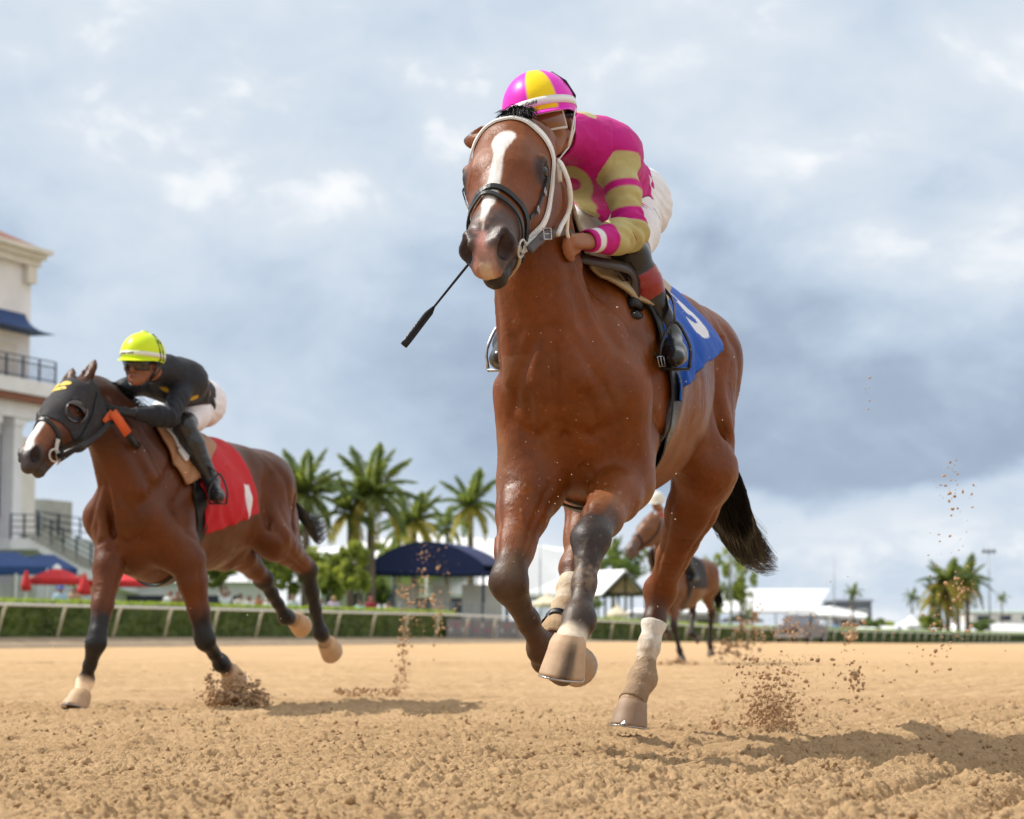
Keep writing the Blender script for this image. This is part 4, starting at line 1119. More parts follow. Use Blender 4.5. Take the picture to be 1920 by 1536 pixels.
def text_tris(txt, bold=0.0):
    cu = bpy.data.curves.new('lettering', 'FONT'); cu.body = txt; cu.size = 1.0; cu.align_x = 'CENTER'; cu.align_y = 'CENTER'; cu.offset = bold
    cu.resolution_u = 3
    o = bpy.data.objects.new('lettering', cu); col.objects.link(o)
    dg = bpy.context.evaluated_depsgraph_get(); me = bpy.data.meshes.new_from_object(o.evaluated_get(dg))
    bpy.data.objects.remove(o); bpy.data.curves.remove(cu)
    me.calc_loop_triangles()
    V = np.array([v.co[:] for v in me.vertices]); T = np.array([t.vertices[:] for t in me.loop_triangles])
    bpy.data.meshes.remove(me)
    return V, T
def glyph_mask(txt, U, W, bold=0.03):
    """1 where the flat points (U, W), in letter heights, fall inside the print"""
    V, T = text_tris(txt, bold); m = np.zeros(len(U), bool)
    for a, b, c in T:
        a, b, c = V[a], V[b], V[c]
        lo, hi = np.minimum(np.minimum(a, b), c), np.maximum(np.maximum(a, b), c)
        k = np.where((U >= lo[0]) & (U <= hi[0]) & (W >= lo[1]) & (W <= hi[1]))[0]
        if not len(k): continue
        def cr(p, q): return (q[0] - p[0]) * (W[k] - p[1]) - (q[1] - p[1]) * (U[k] - p[0])
        x, y, z = cr(a, b), cr(b, c), cr(c, a)
        m[k[((x >= -1e-9) & (y >= -1e-9) & (z >= -1e-9)) | ((x <= 1e-9) & (y <= 1e-9) & (z <= 1e-9))]] = True
    return m
def text_on(txt, fn, mat, name, parent=None, bold=0.02):
    """lettering bent onto a surface: fn maps (x, y) in letter heights to a point"""
    V, T = text_tris(txt, bold)
    me = bpy.data.meshes.new(name); me.from_pydata([tuple(fn(x, y)) for x, y, _ in V], [], [tuple(t) for t in T.tolist()])
    me.update()
    return link_mesh(name, me, mat, parent)

def person_field(J, h, detail=True):
    """J: joints in world axes; returns a field of one whole figure"""
    keys = ['head', 'neck', 'chest', 'pelvis', 'shoulder', 'elbow', 'wrist', 'hip', 'knee', 'ankle', 'toe']
    pts = np.array([p for k in keys for p in (J[k] if isinstance(J[k], list) else [J[k]])])
    f = Field(pts.min(0) - 0.20, pts.max(0) + 0.20, h)
    ud, fd = unit(J['up']), np.array(J['face'], float); fd = unit(fd - ud * (fd @ ud)); rd = np.cross(fd, ud)   # rd: the figure's right
    hc = J['head']; hs = J.get('hs', 1.0)
    X = lambda r, a, u: hc + (rd * r + fd * a + ud * u) * hs
    J['X'] = X; J['fr3'] = (rd, fd, ud)
    pel, che, nk = J['pelvis'], J['chest'], J['neck']
    sh, hi = J['shoulder'], J['hip']; wd = unit(sh[0] - sh[1])
    # head
    f.add(X(0, -0.02, 0.035), X(0, 0.012, 0.03), 0.083 * hs, 0.078 * hs, 0.03)
    f.add(X(0, 0.03, -0.01), X(0, 0.035, -0.06), 0.062 * hs, 0.048 * hs, 0.03, rd, 0.95)
    if detail:
        f.chain([X(0, 0.088, 0.005), X(0, 0.105, -0.030)], [0.010 * hs, 0.014 * hs], 0.014)       # nose
        f.ball(X(0, 0.072, -0.088), 0.022 * hs, 0.02)                                        # chin
        f.chain([X(-0.022, 0.084, -0.058), X(0, 0.092, -0.057), X(0.022, 0.084, -0.058)], [0.006, 0.009, 0.006], 0.008)
        f.sub(X(-0.024, 0.096, -0.0635), X(0.024, 0.096, -0.0635), 0.0035, 0.0035, 0.004)
        for s in (-1, 1):
            f.ball(X(s * 0.034, 0.076, 0.002), 0.013 * hs, 0.01); f.ball(X(s * 0.046, 0.058, -0.028), 0.020 * hs, 0.02)
            f.add(X(s * 0.02, 0.086, 0.026), X(s * 0.05, 0.07, 0.026), 0.011 * hs, 0.009 * hs, 0.014)
            f.ball(X(s * 0.080, -0.010, -0.008), 0.020 * hs, 0.008, rd, 0.45); f.ball(X(s * 0.078, -0.008, -0.026), 0.012 * hs, 0.01, rd, 0.5)
            f.add(X(s * 0.045, 0.02, -0.05), X(s * 0.025, 0.055, -0.075), 0.025, 0.022, 0.02)
    f.add(nk, X(0, -0.02, -0.03), 0.060, 0.052, 0.03)
    # trunk
    up = unit(che - pel); dp = unit(np.cross(wd, up))
    f.add(che, che * 0.45 + pel * 0.55, 0.138, 0.112, 0.08, dp, 0.70)
    f.add(che * 0.35 + pel * 0.65, pel, 0.112, 0.135, 0.08, dp, 0.82)
    f.add(sh[0], sh[1], 0.060, 0.060, 0.09); f.add(nk, che, 0.075, 0.13, 0.08, dp, 0.8)
    f.add(sh[0] * 0.75 + sh[1] * 0.25, che * 0.6 + pel * 0.4 , 0.07, 0.08, 0.08); f.add(sh[1] * 0.75 + sh[0] * 0.25, che * 0.6 + pel * 0.4, 0.07, 0.08, 0.08)
    for i in (0, 1):
        el, wr, kn, an, to = J['elbow'][i], J['wrist'][i], J['knee'][i], J['ankle'][i], J['toe'][i]
        f.chain([sh[i], sh[i] * 0.5 + el * 0.5, el], [0.056, 0.045, 0.037], 0.035)
        f.chain([el, el * 0.65 + wr * 0.35, wr], [0.042, 0.043, 0.027], 0.03)
        b = hi[i] - unit(kn - hi[i]) * 0.05 - dp * 0.0
        f.add(b, b, 0.115, 0.115, 0.08)
        f.chain([hi[i], hi[i] * 0.5 + kn * 0.5, kn], [0.092, 0.074, 0.052], 0.05)
        f.chain([kn, kn * 0.68 + an * 0.32, an], [0.055, 0.054, 0.036], 0.03)
        sd = unit(to - an); hl = J['heel'][i] if 'heel' in J else an + unit(an - kn) * 0.05 - sd * 0.02
        f.chain([an, hl], [0.034, 0.028], 0.02); f.chain([hl, hl * 0.4 + to * 0.6, to], [0.029, 0.031, 0.023], 0.02)
        f.add(an, hl * 0.4 + to * 0.6, 0.032, 0.028, 0.02)
        # hand: a palm, four fingers closed on what they hold, and a thumb over them
        gd = unit(J['grip'][i]) if 'grip' in J else unit(np.cross(wr - el, (0, 0, 1.0)))
        ad = unit(wr - el); pn = unit(np.cross(ad, gd)) * (1 if i == 0 else -1)
        if 'palm' in J: pn = unit(np.array(J['palm'][i]) - ad * (ad @ np.array(J['palm'][i])))
        hd_ = J.get('hand', 1.0); ad = ad * hd_; gd = gd * hd_; pn = pn * hd_; pc = wr + ad * 0.045
        f.chain([wr, pc, pc + ad * 0.030], [0.026, 0.030 * hd_, 0.028 * hd_], 0.02, pn, 0.62) if detail else f.ball(pc, 0.04, 0.02)
        if detail:
            for k, ln in enumerate((0.92, 1.0, 0.95, 0.78)):
                o = pc + ad * 0.045 + gd * (0.030 - 0.020 * k)
                a = o + (ad * 0.026 + pn * 0.014) * ln; b2 = a + (ad * -0.004 + pn * 0.024) * ln; c2 = b2 + (-ad * 0.022 + pn * 0.002) * ln
                f.chain([o - ad * 0.012, o, a, b2, c2], [0.011, 0.0105, 0.0098, 0.009, 0.0078], 0.006)
            f.chain([wr + ad * 0.02 + gd * 0.022, pc + gd * 0.040 + pn * 0.016, pc + ad * 0.030 + gd * 0.038 + pn * 0.034, pc + ad * 0.046 + gd * 0.018 + pn * 0.040], [0.014, 0.0125, 0.011, 0.009], 0.008)
    return f

def finish_person(J, f, h, label, group, pal, detail=True, cat='person'):
    V, F = f.mesh(); V = relax(V, F, 1, 0.4); N = vnormals(V, F)
    root = tag(empty('person', (J['pelvis'][0], J['pelvis'][1], J['pelvis'][2] - 0.3)), label, cat, group)
    X = J['X']; rd, fd, ud = J['fr3']; hc = J['head']
    # parts of the body by nearest bone
    bones = [('trunk', J['chest'], J['pelvis'], 0.13), ('trunk', J['neck'], J['chest'], 0.09), ('trunk', J['shoulder'][0], J['shoulder'][1], 0.06),
             ('head', X(0, 0, 0.04), X(0, 0.03, -0.05), 0.07)]
    for i in (0, 1):
        bones += [('ua%d' % i, J['shoulder'][i], J['elbow'][i], 0.05), ('fa%d' % i, J['elbow'][i], J['wrist'][i], 0.038), ('hand%d' % i, J['wrist'][i] + unit(J['wrist'][i] - J['elbow'][i]) * 0.02, J['wrist'][i] + unit(J['wrist'][i] - J['elbow'][i]) * 0.10, 0.03),
                  ('th%d' % i, J['hip'][i], J['knee'][i], 0.085), ('sn%d' % i, J['knee'][i], J['ankle'][i], 0.05), ('ft%d' % i, J['ankle'][i], J['toe'][i], 0.035), ('pel', J['pelvis'], J['hip'][i], 0.13)]
    names = sorted(set(b[0] for b in bones)); best = np.full(len(V), 1e9); who = np.zeros(len(V), int); par = np.zeros(len(V))
    for nm, a, b, r in bones:
        t, d = seg_t(V, a, b); d = d - r; m = d < best; best[m] = d[m]; who[m] = names.index(nm); par[m] = t[m]
    isn = lambda *n: np.isin(who, [names.index(x) for x in n if x in names])
    tT, _ = seg_t(V, J['chest'], J['pelvis'])
    waist = J.get('waist', 0.80)
    trunk = isn('trunk'); pelv = isn('pel', 'th0', 'th1')
    jer = (trunk & (tT < waist)) | isn('ua0', 'ua1') | (isn('fa0', 'fa1') & (par < J.get('cuff', 0.95))) | (isn('pel') & (tT < waist))
    bre = ((trunk | isn('pel')) & (tT >= waist - 0.06)) | (isn('th0', 'th1') & (par < J.get('bend', 1.01))) | (isn('sn0', 'sn1') & (par < J.get('boot', 0.06) + 0.05))
    boo = isn('ft0', 'ft1') | (isn('sn0', 'sn1') & (par > J.get('boot', 0.06))) | (isn('th0', 'th1') & (par > J.get('bend', 1.01) - 0.04))
    C = np.tile(np.array(pal['skin'], np.float32), (len(V), 1))
    if detail:
        for s in (-1, 1):
            C = blend(C, sstep(-np.linalg.norm(V - X(s * 0.034, 0.088, 0.004), axis=1), -0.012, -0.007) * 0.85, (0.03, 0.02, 0.02))
        C = blend(C, sstep(-seg_t(V, X(-0.02, 0.095, -0.060), X(0.02, 0.095, -0.060))[1], -0.010, -0.005) * 0.6, (0.28, 0.09, 0.07))
        C = blend(C, isn('head') * sstep(-(V - hc) @ fd, -0.02, 0.03) * sstep((V - hc) @ ud, -0.035, -0.01) * 0.9, (0.02, 0.014, 0.012))
        C = blend(C, isn('head') * sstep(-np.abs((V - hc) @ ud + 0.055), -0.05, -0.01) * sstep((V - hc) @ fd, 0.0, 0.05) * 0.22, (0.08, 0.05, 0.04))
    if pal.get('glove') is not None: C = blend(C, isn('hand0', 'hand1') | (isn('fa0', 'fa1') & (par > 0.9)), pal['glove'])
    me = np_mesh('body', V, F); set_col(me, C); link_mesh('body', me, M['skin'], root)
    ctx = dict(V=V, N=N, who=who, par=par, isn=isn, tT=tT, root=root, J=J)
    def part(name, keep, off, thick, colfn, mat, fold, fs):
        sv, sf, used = shell(V, F, N, keep, off, thick)
        n = used.sum(); P0 = V[used]
        d = fold(P0, {k: (v[used] if isinstance(v, np.ndarray) and len(v) == len(V) else v) for k, v in ctx.items()})
        sv[:n] += N[used] * d[:, None]; sv[n:] += N[used] * (d * 0.7)[:, None]
        c = colfn(P0, {k: (v[used] if isinstance(v, np.ndarray) and len(v) == len(V) else v) for k, v in ctx.items()})
        me = np_mesh(name, sv, sf); set_col(me, np.concatenate([c, c]))
        return link_mesh(name, me, mat, root)
    def folds_j(P_, c):
        d = 0.0060 * fbm(P_ * np.array([8.0, 8.0, 11.0]), 3)
        for i in (0, 1):
            m = np.isin(c['who'], [names.index('ua%d' % i), names.index('fa%d' % i)])
            el = J['elbow'][i]; r = np.linalg.norm(P_ - el, axis=1)
            ax = unit(J['wrist'][i] - J['shoulder'][i]); ph = ((P_ - el) @ unit(ax + np.array((0.25, 0.1, 0.35)))) * 190 + 3.0 * noise3(P_ * 11)
            d = d + m * 0.0060 * np.sin(ph) * np.exp(-(r / 0.12) ** 2)
        a = (P_ - J['chest']) @ unit(J['pelvis'] - J['chest'])
        d = d + np.isin(c['who'], [names.index('trunk')]) * 0.005 * np.sin(a * 70 + 5 * noise3(P_ * 6)) * sstep(a, 0.05, 0.25)
        return d
    def folds_b(P_, c):
        k = np.minimum(np.linalg.norm(P_ - J['hip'][0], axis=1), np.linalg.norm(P_ - J['hip'][1], axis=1))
        return 0.0022 * np.sin((P_ @ unit(np.array((0.3, 0.3, 1.0)))) * 150 + 5 * noise3(P_ * 9)) * np.exp(-(k / 0.16) ** 2) + 0.002 * fbm(P_ * 12, 3)
    part('racing_jacket' if pal.get('racing', True) else 'shirt', jer, 0.008, 0.006, pal['jersey'], M['cloth'], folds_j, 1)
    part('breeches' if pal.get('racing', True) else 'trousers', bre, 0.005, 0.004, pal['breeches'], M['cloth'], folds_b, 1)
    for i in (0, 1): part('boot' if pal.get('racing', True) else 'shoe', boo & isn('ft%d' % i, 'sn%d' % i, 'th%d' % i), 0.004, 0.003, pal['boots'], M['boot'], lambda P_, c: 0.0008 * np.sin((P_[:, 2]) * 110 + 6 * noise3(P_ * 10)), 1)
    return root, ctx

TXS = -1.0
def helmet(J, root, panels, band_col, peak_col, detail=True, text=None, strap_mat=None, goggles=None, tilt=0.0, name='helmet', scale=1.0):
    rd, fd, ud = J['fr3']; hs = J.get('hs', 1.0) * scale
    # the cap sits a little back on the skull
    u2 = unit(ud - fd * (0.10 + tilt)); f2 = unit(fd - u2 * (fd @ u2)); c = J['head'] + (u2 * 0.050 - f2 * 0.004) * hs
    rx, ry, rz = 0.112 * hs, 0.134 * hs, 0.120 * hs
    pt = lambda a, e, k=1.0: c + (rd * math.sin(a) * math.cos(e) * rx + f2 * math.cos(a) * math.cos(e) * ry) * k + u2 * math.sin(e) * rz * k
    n, m = 72, 22; V, F, C = [], [], []
    for j in range(m + 1):
        e = -0.30 + (math.pi / 2 + 0.30 - 0.02) * j / m
        for i in range(n):
            a = 2 * math.pi * i / n
            V.append(pt(a, e, 1.0 + (0.004 if abs(math.sin(a * 3)) < 0.07 else 0))); C.append(panels(a, e))
    V.append(pt(0, math.pi / 2)); C.append(panels(0.0, 1.5))
    for j in range(m):
        for i in range(n):
            i2 = (i + 1) % n; F.append((j * n + i, (j + 1) * n + i, (j + 1) * n + i2, j * n + i2)[::-1])
    nb = len(V) - 1
    for i in range(0, n, 2): F.append((m * n + i, nb, m * n + (i + 2) % n, m * n + (i + 1) % n)[::-1])
    # inner rim
    b0 = len(V)
    for i in range(n):
        V.append(pt(2 * math.pi * i / n, -0.30, 0.94)); C.append(C[i])
    for i in range(n): i2 = (i + 1) % n; F.append((i, i2, b0 + i2, b0 + i))
    me = np_mesh(name, np.array(V), np.array(F)); set_col(me, C); hobj = link_mesh(name, me, M['cap'], root)
    # peak
    V, F = [], []; k = 20
    for i in range(k + 1):
        a = -1.15 + 2.3 * i / k
        e0 = -0.24
        w = math.cos(a / 1.15 * math.pi / 2) ** 0.6 * 0.042 * hs
        q = pt(a, e0, 1.005); o = q + (f2 * 1.0 - u2 * 0.42 + rd * math.sin(a) * 0.25) * w
        V += [q, o, o - u2 * 0.004, q - u2 * 0.006]
    for i in range(k):
        for j in range(4): j2 = (j + 1) % 4; F.append((i * 4 + j, i * 4 + j2, i * 4 + 4 + j2, i * 4 + 4 + j))
    me = np_mesh('peak', np.array(V), np.array(F), False); set_col(me, [peak_col] * len(V)); link_mesh('peak', me, M['cap'], hobj)
    # band round the cap
    b = MB(); V, F = [], []; nn_ = 60
    for i in range(nn_ + 1):
        a = -2.2 + 4.4 * i / nn_
        V += [pt(a, -0.13, 1.018), pt(a, 0.07, 1.018), pt(a, 0.07, 1.0), pt(a, -0.13, 1.0)]
    for i in range(nn_):
        for j in range(4): j2 = (j + 1) % 4; F.append((i * 4 + j, i * 4 + j2, i * 4 + 4 + j2, i * 4 + 4 + j))
    me = np_mesh('band', np.array(V), np.array(F), True); set_col(me, [band_col] * len(V)); link_mesh('band', me, M['cap'], hobj)
    if text:
        tx, a0, sz = text
        text_on(tx, lambda x, y: pt(a0 + x * sz / rx * TXS, -0.03 + y * sz / rz, 1.026), M['ink'], 'lettering', hobj)
    if detail:
        X = J['X']
        sm = strap_mat or M['white_strap']
        for s in (-1, 1):
            b = MB(); b.tube([pt(s * 1.45, -0.22, 1.0), X(s * 0.086, 0.012, -0.03), X(s * 0.062, 0.030, -0.085)], 0.009, n=6, flat=0.3, up=tuple(rd)); b.tube([X(s * 0.062, 0.030, -0.085), X(s * 0.030, 0.045, -0.112), X(0, 0.05, -0.116)], 0.007, n=6, flat=0.4, up=tuple(ud))
            b.tube([pt(s * 2.0, -0.22, 1.0), X(s * 0.088, -0.03, -0.03), X(s * 0.066, 0.026, -0.080)], 0.006, n=6, flat=0.3, up=tuple(rd))
            b.build('chin_strap', sm, hobj)
    if goggles:
        X = J['X']; lens, frame = goggles
        V, F = [], []; n = 22; rows = [(-0.034, 0.0), (-0.024, 0.008), (0.002, 0.010), (0.020, 0.004)]
        for (z, fo) in rows:
            for i in range(n + 1):
                a = -1.12 + 2.24 * i / n
                dip = 0.010 * math.exp(-(a / 0.16) ** 2) if z < 0 else 0
                V.append(X(math.sin(a) * 0.080, 0.016 + math.cos(a) * 0.082 + fo, z + dip + 0.006))
        for j in range(3):
            for i in range(n): F.append((j * (n + 1) + i, j * (n + 1) + i + 1, (j + 1) * (n + 1) + i + 1, (j + 1) * (n + 1) + i))
        me = np_mesh('goggles', np.array(V), np.array(F)); g = link_mesh('goggles', me, lens, root)
        b = MB()
        ring = [V[i] for i in range(n + 1)] + [V[3 * (n + 1) + n - i] for i in range(n + 1)] + [V[0]]
        b.tube(ring, 0.0045, n=6)
        b.build('goggle_frame', frame, g)
        for s in (-1, 1): MB().tube([X(s * 0.074, 0.05, 0.006), X(s * 0.094, 0.0, 0.014), X(s * 0.085, -0.06, 0.02)], 0.010, n=6, flat=0.25, up=tuple(rd)).build('goggle_strap', M['black_leather'], g)
    return hobj, pt
M['ink'] = simple_mat('black_ink', (0.015, 0.015, 0.02), rough=0.5, var=0.05)
M['lens_amber'] = simple_mat('amber_lens', (0.22, 0.09, 0.035), rough=0.10, spec=0.7, var=0.1)
M['lens_dark'] = simple_mat('dark_lens', (0.03, 0.022, 0.02), rough=0.12, spec=0.6, var=0.1)
M['frame_white'] = simple_mat('pale_frame', (0.6, 0.58, 0.55), rough=0.4, var=0.1)
M['frame_black'] = simple_mat('black_frame', (0.02, 0.02, 0.02), rough=0.35, var=0.1)

def band(t, a, b, w=0.012): return sstep(t, a - w, a + w) * sstep(-t, -b - w, -b + w)
# ------------------------------------------------------------------ rider of the leading horse
def f_faces(root):
    me = next(o for o in root.children if o.name.startswith('body')).data; a = np.empty(len(me.loops), np.int32); me.loops.foreach_get('vertex_index', a); return a.reshape(-1, 4)
def rider1():
    fr = fr1; L = fr.L; F_ = fr.F
    J = dict(head=P(1018, 236, 6.84), neck=P(1082, 262, 7.04), chest=P(1112, 300, 7.20), pelvis=P(1164, 372, 7.62),
             up=np.array((-0.24, -0.10, 0.97)), face=np.array((-0.12, -0.99, -0.16)))
    J['shoulder'] = [P(1154, 282, 7.10), P(1030, 300, 7.20)]
    J['elbow'] = [P(1183, 440, 7.02), P(978, 430, 7.10)]
    J['wrist'] = [P(1102, 453, 6.84), P(972, 452, 6.86)]
    J['hip'] = [P(1192, 396, 7.54), P(1110, 400, 7.66)]
    J['knee'] = [P(1182, 482, 7.10), P(1010, 500, 7.32)]
    J['ankle'] = [P(1252, 628, 7.18), P(948, 645, 7.45)]
    J['toe'] = [P(1268, 672, 7.00), P(938, 670, 7.28)]
    J['heel'] = [P(1262, 652, 7.20), P(944, 674, 7.46)]
    J['grip'] = [np.array((-0.3, -0.6, 0.7)), np.array((-0.45, -0.25, -0.8)) * -1]
    J['palm'] = [np.array((-0.3, 0.3, -0.8)), np.array((0.8, 0.2, -0.3))]
    J['hs'] = 1.03; J['hand'] = 0.86; J['waist'] = 0.68; J['cuff'] = 1.02; J['boot'] = -0.1; J['bend'] = 0.86
    mag = np.array((0.50, 0.010, 0.21)); tan = np.array((0.47, 0.42, 0.19)); wh = np.array((0.74, 0.74, 0.76))
    f = person_field(J, 0.0050)
    em = P(1080, 345, 7.16); ex = L; eu = np.array((0, 0, 1.0))
    def jersey(P_, c):
        C = np.tile(mag, (len(P_), 1)); isn = lambda k: c['who'] == sorted(set(['trunk', 'head', 'pel'] + ['ua0', 'ua1', 'fa0', 'fa1', 'hand0', 'hand1', 'th0', 'th1', 'sn0', 'sn1', 'ft0', 'ft1'])).index(k)
        for i in (0, 1):
            t = c['par']; w = 0.02 * noise3(P_ * 6)
            m = isn('ua%d' % i) * np.maximum(np.maximum(band(t + w, 0.13, 0.44), band(t + w, 0.52, 0.73)), sstep(t + w, 0.89, 0.915))
            m = m + isn('fa%d' % i) * sstep(-t - w, -0.53, -0.505)
            C = blend(C, m, tan)
            C = blend(C, isn('fa%d' % i) * band(t, 0.80, 0.92), wh)
        d = P_ - em; x, z = d @ ex, d @ eu
        front = (P_[:, 1] < 7.5) & isn('trunk')
        q = np.sqrt((x / 0.068) ** 2 + (z / 0.040) ** 2); q2 = np.sqrt(((x + 0.004) / 0.036) ** 2 + ((z + 0.003) / 0.015) ** 2)
        C = blend(C, front * sstep(-q, -1.05, -0.97) * sstep(q2, 0.95, 1.06), tan)
        C[(np.linalg.norm(P_ - J['neck'], axis=1) < 0.086) & (P_[:, 2] > J['neck'][2] - 0.05)] = tan
        return C
    def breech(P_, c): return np.tile(wh, (len(P_), 1))
    def boots(P_, c):
        C = np.tile(np.array((0.012, 0.012, 0.013)), (len(P_), 1))
        t, d = seg_t(P_, J['knee'][0], J['ankle'][0]); C[(t > 0.20) & (t < 0.50) & (d < 0.12)] = (0.26, 0.018, 0.018)
        t, d = seg_t(P_, J['knee'][1], J['ankle'][1]); C[(t > 0.20) & (t < 0.50) & (d < 0.12)] = (0.26, 0.018, 0.018)
        return C
    pal = dict(skin=(0.30, 0.125, 0.065), jersey=jersey, breeches=breech, boots=boots)
    root, ctx = finish_person(J, f, 0.0050, 'jockey in magenta and khaki silks with a magenta and yellow cap', 'jockeys riding in the race', pal)
    pk = (0.75, 0.03, 0.52); ye = (0.86, 0.62, 0.01)
    def pan(a, e):
        a = (a + 0.22 + math.pi / 8 + math.pi * 2) % (2 * math.pi); k = int(a / (math.pi / 4))
        return ye if k % 4 in (0,) else pk
    hobj, pt = helmet(J, root, pan, (0.75, 0.75, 0.74), pk, True, ("Jockeys' Guild", 0.32, 0.017), M['white_strap'], (M['lens_amber'], M['frame_white']))
    b = MB(); b.tube([pt(-2.3, -0.2, 1.02), pt(-1.55, 0.12, 1.03), pt(-1.35, 0.5, 1.03), pt(-1.6, 1.0, 1.02)], 0.0045, n=6)
    b.build('elastic_strap', M['black_leather'], hobj)
    # whip held in the right hand
    w = tag(empty('riding_whip', P(935, 425, 6.84)), 'black racing whip with a flat leather tip, pointing down left of the bay head', 'whip')
    b = MB(); b.tube([P(962, 392, 6.85), P(935, 425, 6.84), P(812, 578, 6.68)], [0.0075, 0.0055, 0.0035], n=8); b.build('shaft', M['black_leather'], w)
    b = MB(); b.tube([P(814, 575, 6.683), P(806, 586, 6.67), P(800, 592, 6.665), P(765, 638, 6.62), P(757, 648, 6.61)], [0.004, 0.011, 0.0125, 0.0125, 0.012], n=8, flat=0.35, up=(0.3, -0.9, 0.2)); b.build('leather_tip', M['black_leather'], w)
    b = MB(); b.tube([P(985, 365, 6.86), P(962, 392, 6.85), P(945, 413, 6.845)], [0.010, 0.011, 0.009], n=8); b.build('handle', M['black_leather'], w)
    # print on the breeches
    bv = BVHTree.FromPolygons([tuple(v) for v in ctx['V'].tolist()], f_faces(root).tolist())
    def onto(p): l, n, i, d = bv.find_nearest(Vector([float(c) for c in p])); return np.array(l) + np.array(n) * 0.012
    def thigh(txt, a, c, sz, mat, nm):
        a, c = np.array(a), np.array(c); ex = unit(c - a); ey = np.cross(ex, unit(np.array((0, 1.0, 0.1)))) * -1.0; mid = (a + c) / 2
        if ey[0] > 0: ey = -ey
        text_on(txt, lambda x, y: tuple(onto(mid + (ex * x + ey * y) * sz)), mat, nm, root)
    thigh('EDDIE', P(1208, 424, 7.35), P(1228, 388, 7.35), 0.024, M['ink'], 'lettering')
    pinkm = simple_mat('pink_print_cloth', (0.75, 0.07, 0.12), rough=0.6)
    c0 = P(1206, 384, 7.3); b = MB(); V = [tuple(onto(c0))]
    for k in range(16): a = 2 * math.pi * k / 16; rr = 0.026 if k % 2 else 0.012; V.append(tuple(onto(c0 + np.array((math.cos(a) * rr, 0, math.sin(a) * rr * 1.3)))))
    b.add(V, [(0, 1 + k, 1 + (k + 1) % 16) for k in range(16)]); b.build('emblem', pinkm, root)
    return root, J
R1, JR1 = rider1()
